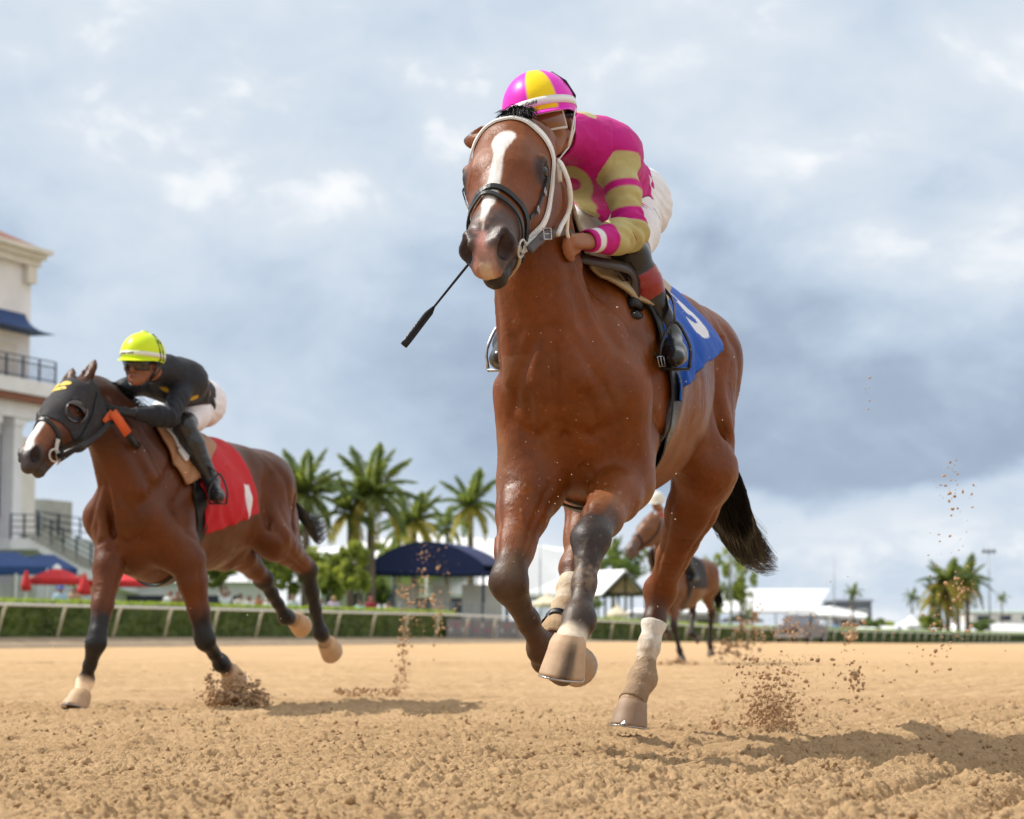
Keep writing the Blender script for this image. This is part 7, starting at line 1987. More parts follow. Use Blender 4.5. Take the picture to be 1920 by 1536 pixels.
pavilion()

def plain_building(pl, pr, yt, u, label, mat, dep=10, roof=None, rows=1, name='building', yb=None):
    d = along((pl + pr) / 2, u); a, c = P(pl, yt, d), P(pr, yt, d); g = ground_z(d) - 0.3; s = S_at(d)
    root = tag(empty(name, ((a + c) / 2) * np.array((1, 1, 0)) + np.array((0, 0, g))), label, 'building'); w = c[0] - a[0]; h = a[2] - g
    b = MB(); b.box(((a[0] + c[0]) / 2, d + dep / 2, g + h / 2), (w, dep, h)); b.build('wall', mat, root)
    b = MB(); b.box(((a[0] + c[0]) / 2, d + dep / 2, g + h + 0.15), (w + 0.8, dep + 0.8, 0.3), taper=0.9); b.build('roof', roof or mat, root)
    n = max(2, int(w / 3.0))
    for r_ in range(rows):
        for i in range(n):
            x = a[0] + w * (i + .5) / n; z = g + h * (r_ + 0.62) / rows; f = MB().box((x, d - 0.02, z), (w / n * 0.62, 0.12, h / rows * 0.42)).build('window', M['white_paint'], root)
            MB().box((x, d - 0.07, z), (w / n * 0.52, 0.10, h / rows * 0.34)).build('pane', M['dark_glass'], f)
plain_building(1566, 1634, 1128, -64, 'dark grey flat roofed block behind the low white tent', M['grey_panel'])
plain_building(1822, 1990, 1148, -62, 'pale green roofed building at the right edge behind the floodlight mast', M['cream_wall'], roof=M['teal'], rows=2)
plain_building(205, 480, 1092, -60, 'long white low building behind the crowd on the left', M['white_wall'], rows=1)
plain_building(1190, 1350, 1148, -62, 'low pale building glimpsed behind the distant horse', M['white_wall'])
plain_building(600, 690, 1085, -66, 'pale building glimpsed between the shrubs behind the crowd', M['white_wall'])

def mast(px, ytop, u, label, name='light_pole', heads=0, r=0.11):
    c = Gg(px, u); zt = P(px, ytop, c[1])[2]; root = tag(empty(name, c), label, 'light pole', 'tall poles beyond the hedge')
    b = MB(); b.tube([c, (c[0], c[1], zt)], [r, r * 0.6], n=8); b.build('pole', M['galv'], root)
    if heads:
        b = MB(); b.box((c[0], c[1], zt - 0.1), (heads * 0.62, 0.08, 0.08)); b.build('cross_arm', M['galv'], root)
        for i in range(heads):
            b = MB(); b.lathe((c[0] + (i - (heads - 1) / 2) * 0.62, c[1] - 0.2, zt - 0.05), [(0.05, -0.2), (0.26, -0.1), (0.28, 0.12), (0.1, 0.35)], 10, axis=(0, 0.4, 1)); b.build('lamp_head', M['grey_panel'], root)
mast(1857, 1034, -50, 'tall floodlight mast with a row of lamps near the right edge', heads=3)
mast(1565, 1046, -62, 'thin plain mast behind the end of the long white roof')
mast(1371, 892, -44, 'grey pole rising behind the black tail with a slanting lamp', r=0.10)
c_ = Gg(1371, -44); zt_ = P(1371, 892, c_[1])[2]
b_ = MB(); b_.tube([(c_[0] - 0.5, c_[1], zt_ - 0.25), (c_[0] + 0.15, c_[1], zt_ + 0.05), (c_[0] + 0.45, c_[1], zt_ + 0.45)], [0.05, 0.13, 0.10], n=8); lp_ = b_.build('lamp_head', M['galv'], next(o for o in bpy.data.objects if o.get('label', '').startswith('grey pole rising')))
mast(1013, 1018, -49, 'thin dark pole standing against the white marquee', r=0.06)
# ------------------------------------------------------------------ palms and trees
def frond_mesh(seed, L, droop, mat, wid=0.5):
    rs = np.random.RandomState(seed); K = 26; pts = []
    for k in range(K + 1):
        t = k / K; pts.append(np.array((L * (t - 0.12 * t * t * droop), 0.12 * L * math.sin(t * 2) * (rs.rand() - .5) * 0.1, L * (0.35 * t - droop * 0.75 * t * t))))
    pts = np.array(pts); C, U, W = [], [], []
    for k in range(2, K + 1):
        for s in (-1, 1):
            for rep in range(3):
                t = (k + 0.33 * rep) / K; t = min(t, 1); j = min(int(t * K), K - 1); p = pts[j] + (pts[j + 1] - pts[j]) * (t * K - j)
                tg = unit(pts[j + 1] - pts[j]); ll = wid * L * 0.48 * math.sin(math.pi * min(0.12 + 0.86 * t, 0.97)) ** 0.7 * (0.85 + 0.3 * rs.rand())
                d = unit(tg * 0.55 + np.array((0, s, 0)) * 0.85 + np.array((0, 0, -0.30 - 0.5 * rs.rand())))
                C.append(p + d * ll * 0.5); W.append(d * ll * 0.5); U.append(unit(np.cross(d, (0, 0, 1.0)) + rs.randn(3) * 0.3) * 0.045 * L / 2.2)
    me = quads_mesh('frond', np.array(C), np.array(U), np.array(W), [mat])
    b = MB(); b.tube([p for p in pts], list(np.linspace(0.035, 0.008, K + 1)), n=4)
    o = b.build('frond', mat); 
    # join rachis into the leaf mesh
    V0 = np.array([v.co[:] for v in me.vertices]); F0 = [tuple(p.vertices) for p in me.polygons]
    V1 = np.array([v.co[:] for v in o.data.vertices]); F1 = [tuple(i + len(V0) for i in p.vertices) for p in o.data.polygons]
    bpy.data.objects.remove(o); m2 = bpy.data.meshes.new('frond'); m2.from_pydata(np.concatenate([V0, V1]).tolist(), [], F0 + F1); m2.materials.append(mat); m2.update()
    return m2
FR = [frond_mesh(1, 2.6, 0.55, M['palm_leaf']), frond_mesh(2, 2.7, 0.85, M['palm_leaf']), frond_mesh(3, 2.5, 1.15, M['palm_leaf']), frond_mesh(4, 2.4, 1.5, M['palm_leaf_dry'])]
def palm(px, ycrown, u, label, sc=1.0, n=20, dry=0.25, seed=0, lean=0.0, name='palm_tree', group='palm trees beyond the hedge'):
    rs = np.random.RandomState(seed + 50); c = Gg(px, u); d = c[1]; zt = P(px, ycrown, d)[2]; c0 = c + np.array((-lean, 0, 0))
    root = tag(empty(name, c0), label, 'palm tree', group)
    h = zt - c[2]; pts = [(c0[0] + lean * k ** 1.5, c0[1], c[2] - 0.1 + h * k) for k in np.linspace(0, 1, 9)]
    b = MB(); b.tube(pts, [0.22 * sc * (1.25 - 0.55 * k) for k in np.linspace(0, 1, 9)], n=9); b.build('trunk', M['bark'], root)
    top = Vector(pts[-1])
    for i in range(n):
        k = i / n; age = k ** 0.8; az = i * 2.39996 + rs.rand() * 0.4; el = R(72 - 100 * age + rs.randn() * 6)
        me = FR[3] if (age > 1 - dry and rs.rand() < 0.75) else FR[min(2, int(age * 3))]
        o = bpy.data.objects.new('frond', me); col.objects.link(o); o.parent = root; o.matrix_parent_inverse = MPI[root.name]
        s_ = sc * (0.82 + 0.3 * rs.rand()); o.matrix_basis = Matrix.Translation(top) @ Matrix.Rotation(az, 4, 'Z') @ Matrix.Rotation(-el, 4, 'Y') @ Matrix.Scale(s_, 4)
    for q in range(3):
        a = q * 2.1; b = MB(); b.lathe((top.x + 0.2 * math.cos(a), top.y + 0.2 * math.sin(a), top.z - 0.25), [(0.01, -0.13), (0.11, -0.06), (0.12, 0.05), (0.01, 0.13)], 8); b.build('coconut', M['palm_leaf_dry'], root)
palm(572, 925, -52, 'tall coconut palm just right of the left horse rump', 1.05, 24, 0.15, 1)
palm(694, 925, -50, 'tallest coconut palm standing above the navy canopy left end', 1.10, 24, 0.2, 2)
palm(655, 960, -51, 'coconut palm with yellowing fronds between the two tallest palms', 0.9, 18, 0.4, 3)
palm(776, 978, -51, 'yellow green coconut palm rising behind the navy canopy', 1.0, 20, 0.5, 4)
palm(882, 948, -53, 'single coconut palm with a clean crown left of the lead horse chest', 1.0, 20, 0.3, 5)
palm(838, 985, -57, 'low palm crown between the single palm and the navy canopy', 0.7, 14, 0.3, 6)
palm(1778, 1092, -54, 'left palm of the clump near the floodlight mast', 1.5, 28, 0.45, 7)
palm(1815, 1090, -53, 'right palm of the clump near the floodlight mast', 1.5, 28, 0.35, 8)
palm(1763, 1120, -55, 'lowest palm of the clump near the floodlight mast', 1.3, 24, 0.6, 9)
palm(1797, 1112, -55.5, 'middle palm of the clump, behind the two tall ones', 1.3, 24, 0.5, 19)
palm(1600, 1110, -58, 'small lone palm above the dark grey block', 0.55, 14, 0.1, 10)
palm(1711, 1118, -60, 'small lone palm above the peaked white tent', 0.62, 14, 0.1, 11)
palm(1880, 1122, -62, 'small palm right of the floodlight mast', 0.6, 12, 0.1, 12)
palm(1150, 1040, -62, 'far palm tuft above the timber pavilion roof', 0.8, 16, 0.1, 13)

def leafy_tree(px, ytop, ybot, wpx, u, label, mat, seed, n=2600, cat='tree', name='leafy_tree', leaf=0.10):
    rs = np.random.RandomState(seed); c = Gg(px, u); d = c[1]; s = S_at(d); zt = P(px, ytop, d)[2]; zb = P(px, ybot, d)[2]; w = wpx / s / 2; hz = (zt - zb) / 2; zc = (zt + zb) / 2
    root = tag(empty(name, c), label, cat, 'green trees and shrubs behind the crowd')
    k = 16; cl = rs.randn(k, 3) * 0.42; cl = np.clip(cl, -0.8, 0.8); rad = 0.22 + 0.20 * rs.rand(k)
    C = []
    for i in range(n):
        j = rs.randint(k); v = rs.randn(3); v /= np.linalg.norm(v); C.append(cl[j] + v * rad[j] * (0.55 + 0.5 * rs.rand()))
    C = np.array(C); C = C * np.array((w, w, hz)) + np.array((c[0], c[1], zc))
    U = rs.randn(n, 3); U /= np.linalg.norm(U, axis=1)[:, None]; W = np.cross(U, rs.randn(n, 3)); W /= np.linalg.norm(W, axis=1)[:, None]
    o = link_mesh('crown', quads_mesh('crown', C, U * leaf * 0.6, W * leaf, [mat]), None, root)
    b = MB(); b.tube([c + (0, 0, -0.1), (c[0] + 0.1, c[1], zb + hz * 0.3), (c[0], c[1], zc)], [0.12, 0.09, 0.04], n=7)
    for j in range(5):
        q = cl[j] * np.array((w, w, hz)) * 0.8 + np.array((c[0], c[1], zc)); b.tube([(c[0] + 0.1, c[1], zb + hz * 0.3), tuple(q)], [0.06, 0.02], n=5)
    b.build('trunk', M['bark'], root)
T = [(500, 1010, 1110, 110, -51, 'rounded green tree under the belly of the left horse', 'bush_leaf'), (565, 1030, 1112, 90, -49, 'yellow green shrub below the first coconut palm', 'bush_leaf'),
     (618, 1035, 1120, 80, -50, 'light green shrub between the palm trunks', 'bush_leaf'), (668, 1020, 1118, 70, -48, 'feathery green tree left of the navy canopy', 'bush_leaf'), (712, 1085, 1140, 60, -52, 'dark shrub under the left end of the navy canopy', 'dark_leaf'),
     (540, 970, 1030, 80, -56, 'dark green tree behind the left horse tail', 'dark_leaf'), (745, 1000, 1060, 90, -55, 'green tree crown behind the navy canopy left side', 'bush_leaf'),
     (1172, 1032, 1092, 120, -58, 'dark green tree behind the timber pavilion roof', 'dark_leaf'), (1232, 1090, 1160, 60, -52, 'dark shrub beside the timber pavilion', 'dark_leaf'), (1100, 1118, 1165, 60, -48.5, 'green shrub left of the timber pavilion', 'dark_leaf'),
     (1388, 1010, 1160, 62, -52, 'yellow green tree beside the grey pole', 'bush_leaf'), (1340, 1040, 1150, 60, -54, 'green tree behind the distant horse rump', 'bush_leaf'), (1635, 1155, 1190, 50, -54, 'low green tree left of the small peaked tent', 'dark_leaf'),
     (1655, 1162, 1190, 60, -56, 'low bush beside the small peaked tent', 'bush_leaf'), (1745, 1140, 1180, 60, -56, 'low green tree left of the palm clump', 'bush_leaf'), (1840, 1160, 1190, 60, -56, 'low dark tree behind the floodlight mast', 'dark_leaf'), (410, 1040, 1100, 70, -55, 'green tree behind the left horse belly', 'bush_leaf')]
for i, (px, yt, yb, w, u, lb, mt) in enumerate(T): leafy_tree(px, yt, yb, w, u, lb, M[mt], 100 + i, n=2200 if i < 8 else 1300, leaf=0.13 if u > -60 and px < 1300 else 0.18, name='shrub' if 'shrub' in lb or 'bush' in lb else 'leafy_tree', cat='shrub' if 'shrub' in lb or 'bush' in lb else 'tree')
# ------------------------------------------------------------------ the third horse and rider, far behind
fr3 = Frame(((1278 - 960) / FPX * 32, 32.0), 29.0, -0.06, 1.0)
def horse3():
    fr = fr3; A = np.array
    J = dict(poll=lw(fr, 1222, 968, 31.0), muzzle=lw(fr, 1173, 1036, 30.7), lat=fr.l(fr.O + A([math.cos(R(48)), -math.sin(R(48)), 0.0])), neck=[A((0.86, 0, 1.40)), A((0.98, 0, 1.56)), A((1.06, 0, 1.68))], ears=[(-0.14, -0.08, -0.03), (-0.14, 0.08, -0.03)])
    J['neck'] = [lw(fr, 1258, 1045, 31.4), lw(fr, 1246, 1015, 31.25), lw(fr, 1234, 990, 31.1)]
    J['legs'] = legs_from(fr, [
        ('fore', 1, [(1268, 1105, 31.5), (1263, 1172, 31.35), (1274, 1220, 31.45), (1278, 1232, 31.45)], None),
        ('fore', -1, [(1240, 1100, 31.5), (1226, 1150, 31.1), (1246, 1180, 31.35), (1252, 1186, 31.5)], None),
        ('hind', 1, [(1318, 1095, 32.6), (1334, 1148, 32.95), (1331, 1206, 33.0), (1333, 1220, 33.0)], None),
        ('hind', -1, [(1300, 1098, 32.6), (1298, 1152, 32.7), (1296, 1188, 32.3), (1306, 1195, 32.3)], None)])
    f = horse_body(fr, J, 0.020)
    def paint(V, J):
        C = np.tile(np.array((0.15, 0.062, 0.028), np.float32), (len(V), 1)); 
        for leg in J['legs']:
            t2, d2 = seg_t(V, leg['pts'][1], leg['pts'][2]); t, d = seg_t(V, leg['pts'][0], leg['pts'][1]); C = blend(C, np.maximum(sstep(t2, -0.2, 0.1) * (d2 < 0.12), sstep(t, 0.75, 1.0) * (d < 0.12)), (0.03, 0.022, 0.02))
        q = np.stack([(V - J['poll']) @ J['hd'], (V - J['poll']) @ J['nn']], 1); C = blend(C, sstep(q[:, 0], 0.42, 0.55) * (np.linalg.norm(V - J['muzzle'], axis=1) < 0.25), (0.10, 0.07, 0.06))
        return C
    B = finish_horse(fr, J, f, 'brown racehorse far behind the hind leg of the leading bay', 'racehorses on the track', paint, M['coat'], disp=0)
    root = B.root
    for l in J['legs']: build_hoof(fr, l['pts'][3], unit(l['pts'][3] - l['pts'][2]) + np.array((0, 0, -0.3)), np.array((1.0, 0, 0)), (0.12, 0.09, 0.07), root, shoe=False)
    T0 = np.array((-0.82, 0, 1.38)); q3 = np.random.RandomState(2).rand(200, 4)
    strands('tail', list(range(200)), lambda i, k: fr.w(T0 + np.array((-0.5 * k, (q3[i, 0] - .5) * 0.12 * k, -0.45 * k * k + (q3[i, 1] - .5) * 0.15 * k))), 7, 0.008, M['hair'], root)
    bb = tag(empty('bridle', fr.w(J['poll'])), 'dark bridle with cheekpieces on the far brown horse', 'bridle'); H = lambda u, v, w: fr.w(J['H'](u, v, w))
    strap(B, [H(0.42, -0.085, -0.12), H(0.36, -0.08, 0.0), H(0.34, 0, 0.06), H(0.36, 0.08, 0.0), H(0.42, 0.085, -0.12)], 0.03, 0.01, M['black_leather'], 'noseband', bb)
    for s in (-1, 1): strap(B, [H(0.02, s * 0.11, -0.07), H(0.2, s * 0.13, -0.12), H(0.47, s * 0.075, -0.085)], 0.025, 0.01, M['black_leather'], 'cheekpiece', bb)
    x, y, z = B.Vl.T
    keep = (x > -0.25) & (x < 0.36) & (z > 1.12) & (z < 1.75) & (np.abs(y) < 0.34); sv, sf, used = shell(B.V, B.F, B.N, keep, 0.02, 0.008)
    tag(link_mesh('saddle_cloth', np_mesh('saddle_cloth', sv, sf), simple_mat('dark_cloth', (0.03, 0.03, 0.035), rough=0.8)), 'dark saddle cloth on the far brown horse', 'saddle cloth')
    strap(B, [fr.w(0.36, yy, zz) for yy, zz in ((0.2, 1.46), (0.26, 1.36), (0.30, 1.22), (0.31, 1.08), (0.27, 0.94), (0.15, 0.83), (0, 0.78))], 0.07, 0.01, M['black_leather'], 'girth', bb, off=0.03)
    # rider
    F_, L_ = fr.F, fr.L
    Jr = dict(head=P(1231, 944, 31.3), neck=P(1244, 966, 31.5), chest=P(1252, 978, 31.6), pelvis=P(1288, 990, 32.2), up=np.array((0.0, -0.2, 0.97)), face=F_ + np.array((0.1, -0.3, -0.2)))
    wl = lambda a, b_, c_: fr.w(a, b_, c_)
    Jr['shoulder'] = [Jr['chest'] + L_ * 0.17 + (0, 0, .03), Jr['chest'] - L_ * 0.17 + (0, 0, .03)]
    Jr['elbow'] = [Jr['chest'] + L_ * 0.24 + F_ * 0.08 + (0, 0, -.24), Jr['chest'] - L_ * 0.24 + F_ * 0.08 + (0, 0, -.24)]
    Jr['wrist'] = [Jr['chest'] + L_ * 0.10 + F_ * 0.30 + (0, 0, -.28), Jr['chest'] - L_ * 0.10 + F_ * 0.30 + (0, 0, -.28)]
    Jr['hip'] = [Jr['pelvis'] + L_ * 0.12, Jr['pelvis'] - L_ * 0.12]; Jr['knee'] = [wl(0.50, 0.25, 1.62), wl(0.50, -0.25, 1.62)]; Jr['ankle'] = [wl(0.24, 0.32, 1.30), wl(0.24, -0.32, 1.30)]; Jr['toe'] = [wl(0.38, 0.34, 1.24), wl(0.38, -0.34, 1.24)]
    Jr['waist'] = 0.75; Jr['boot'] = -0.1; Jr['bend'] = 0.9
    f = person_field(Jr, 0.018, False); red, wh = np.array((0.60, 0.03, 0.03)), np.array((0.72, 0.72, 0.72))
    pal = dict(skin=(0.25, 0.12, 0.07), jersey=lambda P_, c: blend(np.tile(red, (len(P_), 1)), sstep((P_ - Jr['chest']) @ L_, 0.02, 0.06), wh), breeches=lambda P_, c: np.tile(wh, (len(P_), 1)), boots=lambda P_, c: np.tile(np.array((0.03, 0.03, 0.03)), (len(P_), 1)))
    root, _ = finish_person(Jr, f, 0.018, 'jockey in red and white with a pale cap on the far brown horse', 'jockeys riding in the race', pal, False)
    helmet(Jr, root, lambda a, e: (0.66, 0.64, 0.56), (0.7, 0.7, 0.65), (0.66, 0.64, 0.56), False)
horse3()

# ------------------------------------------------------------------ people along the hedge
def onlooker(px, u, label, shirt, legs, pose, seed, hat=None, hgt=1.70, turn=0.0, hair=(0.03, 0.02, 0.015), skin=(0.34, 0.16, 0.09), ylift=0.0):
    g = Gg(px, u); g = g + np.array((0, 0, ylift)); k = hgt / 1.70; c, s = math.cos(turn), math.sin(turn)
    def W(x, y, z): return g + np.array((x * c - y * s, x * s + y * c, z)) * k       # figure faces -y when turn is 0, its left hand at +x
    J = dict(head=W(0, -0.02, 1.57), neck=W(0, 0, 1.43), chest=W(0, 0, 1.28), pelvis=W(0, 0.01, 0.96), up=np.array((0, 0, 1.0)), face=np.array((s, -c, -0.05)))
    J['shoulder'] = [W(0.18, 0, 1.38), W(-0.18, 0, 1.38)]
    el = {'down': [(0.25, 0.03, 1.10), (-0.25, 0.03, 1.10)], 'camera': [(0.26, -0.14, 1.22), (-0.26, -0.14, 1.22)], 'up': [(0.24, -0.06, 1.55), (-0.20, -0.05, 1.58)], 'fold': [(0.25, -0.05, 1.12), (-0.25, -0.05, 1.12)]}[pose]
    wr = {'down': [(0.27, -0.06, 0.87), (-0.27, -0.06, 0.87)], 'camera': [(0.08, -0.26, 1.50), (-0.08, -0.26, 1.50)], 'up': [(0.10, -0.16, 1.76), (-0.06, -0.16, 1.78)], 'fold': [(0.0, -0.17, 1.14), (0.02, -0.19, 1.10)]}[pose]
    J['elbow'] = [W(*e) for e in el]; J['wrist'] = [W(*e) for e in wr]
    J['hip'] = [W(0.10, 0, 0.90), W(-0.10, 0, 0.90)]; J['knee'] = [W(0.11, -0.02, 0.50), W(-0.11, -0.02, 0.50)]; J['ankle'] = [W(0.11, 0.01, 0.09), W(-0.11, 0.01, 0.09)]; J['toe'] = [W(0.13, -0.15, 0.04), W(-0.13, -0.15, 0.04)]
    J['waist'] = 0.85; J['boot'] = 0.98; J['cuff'] = 0.25 if seed % 2 else 0.9
    f = person_field(J, 0.028, False)
    one = lambda q: (lambda P_, c_: np.tile(np.array(q, float), (len(P_), 1)))
    pal = dict(skin=skin, jersey=one(shirt), breeches=one(legs), boots=one((0.1, 0.1, 0.1)), racing=False)
    root, ctx = finish_person(J, f, 0.028, label, 'people watching behind the hedge', pal, False)
    # hair or hat
    X = J['X']; b = MB(); cc = X(0, -0.02, 0.045)
    if hat is None:
        b.lathe(tuple(cc), [(0.098, -0.06), (0.100, -0.01), (0.085, 0.05), (0.05, 0.08), (0.005, 0.09)], 12); b.build('hair', simple_mat('hair_%d' % seed, hair, rough=0.6), root)
    else:
        b.lathe(tuple(cc), [(0.16, 0.0), (0.105, 0.02), (0.100, 0.06), (0.07, 0.105), (0.005, 0.115)], 12); b.build('hat', simple_mat('hat_%d' % seed, hat, rough=0.7), root)
    if pose in ('camera', 'up'):
        p = (J['wrist'][0] + J['wrist'][1]) / 2 + np.array((s, -c, 0)) * 0.06 + (0, 0, 0.06); b = MB(); b.box(tuple(p), (0.08, 0.015, 0.15)); tag(b.build('phone', M['frame_black']), 'dark phone held up by a watcher: ' + label[:24].strip(), 'phone', 'phones held up by watchers')
    return root
onlooker(112, -42.2, 'person in a blue cap and pale blue shirt by the red parasol', (0.40, 0.55, 0.70), (0.1, 0.1, 0.14), 'fold', 1, hat=(0.04, 0.08, 0.35))
onlooker(137, -42.4, 'person in a tan top standing between the red parasols', (0.45, 0.28, 0.18), (0.12, 0.1, 0.1), 'down', 2)
onlooker(318, -42.6, 'person in a white shirt nearest the left of the lifted foreleg', (0.75, 0.75, 0.76), (0.1, 0.1, 0.1), 'down', 3, hair=(0.10, 0.05, 0.02))
onlooker(332, -42.2, 'dark haired person in brown beside the lifted foreleg', (0.22, 0.12, 0.08), (0.05, 0.05, 0.06), 'fold', 4)
onlooker(422, -42.2, 'person in white raising both arms with a phone under the horse belly', (0.72, 0.74, 0.80), (0.3, 0.3, 0.35), 'up', 5, hgt=1.75)
onlooker(450, -42.6, 'person in a pale shirt holding a phone right of the raised arms', (0.70, 0.66, 0.62), (0.12, 0.12, 0.2), 'camera', 6)
onlooker(466, -42.2, 'person in a white top close behind the dark hind shin', (0.74, 0.74, 0.74), (0.1, 0.1, 0.12), 'down', 7, hgt=1.60)
onlooker(484, -42.9, 'person in an orange brown top among the crowd by the hind shin', (0.42, 0.18, 0.10), (0.1, 0.1, 0.12), 'fold', 8)
onlooker(503, -42.2, 'person in a white cap and white shirt just before the hind hoof', (0.74, 0.74, 0.74), (0.14, 0.14, 0.2), 'down', 9, hat=(0.7, 0.7, 0.7), hgt=1.58)
onlooker(549, -42.3, 'person in a pale green shirt between the two black hind shins', (0.55, 0.62, 0.60), (0.3, 0.28, 0.24), 'fold', 10, hair=(0.16, 0.08, 0.04))
onlooker(625, -42.2, 'fair haired person in a lilac shirt right of the hind hooves', (0.60, 0.50, 0.64), (0.2, 0.2, 0.3), 'down', 11, hair=(0.45, 0.32, 0.14))
onlooker(601, -42.8, 'person in a light grey top left of the lilac shirt', (0.48, 0.50, 0.56), (0.1, 0.1, 0.12), 'down', 12, hgt=1.6)
onlooker(674, -42.2, 'person in a turquoise shirt left of the dark red shirt', (0.35, 0.62, 0.58), (0.2, 0.2, 0.2), 'down', 13, hgt=1.56)
onlooker(695, -42.7, 'broad person in a dark red shirt under the left end of the navy canopy', (0.34, 0.03, 0.06), (0.06, 0.06, 0.08), 'fold', 14, hgt=1.78, hair=(0.30, 0.03, 0.04))
onlooker(728, -42.3, 'person in a beige top in front of the canopy stage', (0.55, 0.42, 0.34), (0.1, 0.1, 0.1), 'down', 15, hgt=1.55)
onlooker(1000, -42.5, 'person in a lilac grey top below the cream parasol', (0.45, 0.42, 0.55), (0.1, 0.1, 0.14), 'down', 16)
onlooker(1302, -44.5, 'person in white glimpsed under the distant horse', (0.76, 0.76, 0.80), (0.5, 0.5, 0.55), 'down', 17)
onlooker(1566, -43.0, 'person in a light blue shirt right of the parked truck', (0.30, 0.48, 0.75), (0.1, 0.1, 0.14), 'down', 18, hgt=1.75)
onlooker(1687, -46.0, 'person in a violet shirt in front of the small peaked tent', (0.40, 0.42, 0.75), (0.3, 0.3, 0.5), 'down', 19, hgt=1.8)

# ------------------------------------------------------------------ service truck on the track
def truck():
    d = 132.0; px = 1500; X = (px - 960) / FPX * d; z = -0.10; rz = math.atan2(-TD[1], -TD[0]); cs, sn = math.cos(rz), math.sin(rz)
    root = tag(empty('pickup_truck', (X, d, z)), 'dark pickup truck with grey windows standing on the far track', 'truck')
    tm = simple_mat('dark_truck_paint', (0.035, 0.038, 0.045), rough=0.3, spec=0.5, var=0.2); gl = simple_mat('truck_glass', (0.10, 0.12, 0.15), rough=0.1, spec=0.6)
    def W(x, y, zz): return (X + x * cs - y * sn, d + x * sn + y * cs, z + zz)
    def prism(name, prof, w, mat, par=root, y0=0.0):
        b = MB(); V = [W(x, y0 - w / 2, zz) for x, zz in prof] + [W(x, y0 + w / 2, zz) for x, zz in prof]; n = len(prof)
        b.add(V, [tuple(range(n)), tuple(range(2 * n - 1, n - 1, -1))] + [(i, i + n, (i + 1) % n + n, (i + 1) % n) for i in range(n)]); return b.build(name, mat, par)
    prism('body', [(-2.6, 0.45), (2.5, 0.45), (2.62, 0.60), (2.6, 0.98), (2.4, 1.08), (1.1, 1.16), (-2.6, 1.12)], 1.86, tm)
    prism('cab', [(-0.9, 1.14), (1.15, 1.14), (0.55, 1.72), (0.35, 1.78), (-0.70, 1.78), (-0.85, 1.68)], 1.66, tm)
    prism('windscreen', [(1.17, 1.18), (1.20, 1.18), (0.64, 1.68), (0.60, 1.68)], 1.45, gl)
    for y in (-0.84, 0.84): prism('side_window', [(-0.72, 1.22), (0.92, 1.22), (0.48, 1.66), (-0.68, 1.66)], 0.03, gl, y0=y)
    for x in (1.65, -1.65):
        for y in (-0.84, 0.84):
            b = MB(); q = W(x, y, 0.37); ax = (-sn, cs, 0); b.lathe(q, [(0.05, -0.12), (0.34, -0.12), (0.37, -0.08), (0.37, 0.08), (0.34, 0.12), (0.05, 0.12)], 16, axis=ax); w = b.build('wheel', simple_mat('tyre', (0.02, 0.02, 0.02), rough=0.8), root)
            b = MB(); b.lathe(q, [(0.01, -0.135), (0.2, -0.13), (0.2, 0.13), (0.01, 0.135)], 12, axis=ax); b.build('rim', M['galv'], w)
    for y in (-0.68, 0.68):
        b = MB(); b.box(W(2.61, y, 0.86), (0.06, 0.30, 0.16), rz); b.build('headlight', M['frame_white'], root)
    prism('bumper', [(2.60, 0.45), (2.70, 0.48), (2.70, 0.66), (2.60, 0.68)], 1.8, M['galv'])
    b = MB(); b.box(W(2.62, 0, 0.86), (0.04, 0.9, 0.2), rz); b.build('grille', M['black_leather'], root)
    prism('load_frame', [(-2.5, 1.12), (-1.1, 1.12), (-1.1, 1.7), (-1.2, 1.7), (-1.2, 1.25), (-2.5, 1.25)], 1.5, M['galv'])
truck()

# ------------------------------------------------------------------ flying dirt
def clods(name, C, r, seed, label, group='clouds of kicked up dirt', mat='clod'):
    rs = np.random.RandomState(seed); C = np.array(C); r = np.array(r); n = len(C)
    sc = 1 + rs.randn(n, 12, 1) * 0.22; st = 0.6 + 0.8 * rs.rand(n, 1, 3)
    V = C[:, None, :] + ICO[None] * sc * st * r[:, None, None]; F = (ICF[None] + 12 * np.arange(n)[:, None, None]).reshape(-1, 3)
    o = link_mesh(name, np_mesh(name, V.reshape(-1, 3), F, True), M[mat]); tag(o, label, 'dirt', group, 'stuff'); return o
M['clod'] = simple_mat('damp_clod', (0.44, 0.285, 0.165), rough=0.95, spec=0.1, var=0.3, vscale=12, bump=0.8, bscale=200, bdist=0.003)
M['grain'] = simple_mat('bright_grain', (0.66, 0.52, 0.38), rough=0.9, spec=0.2, var=0.1)
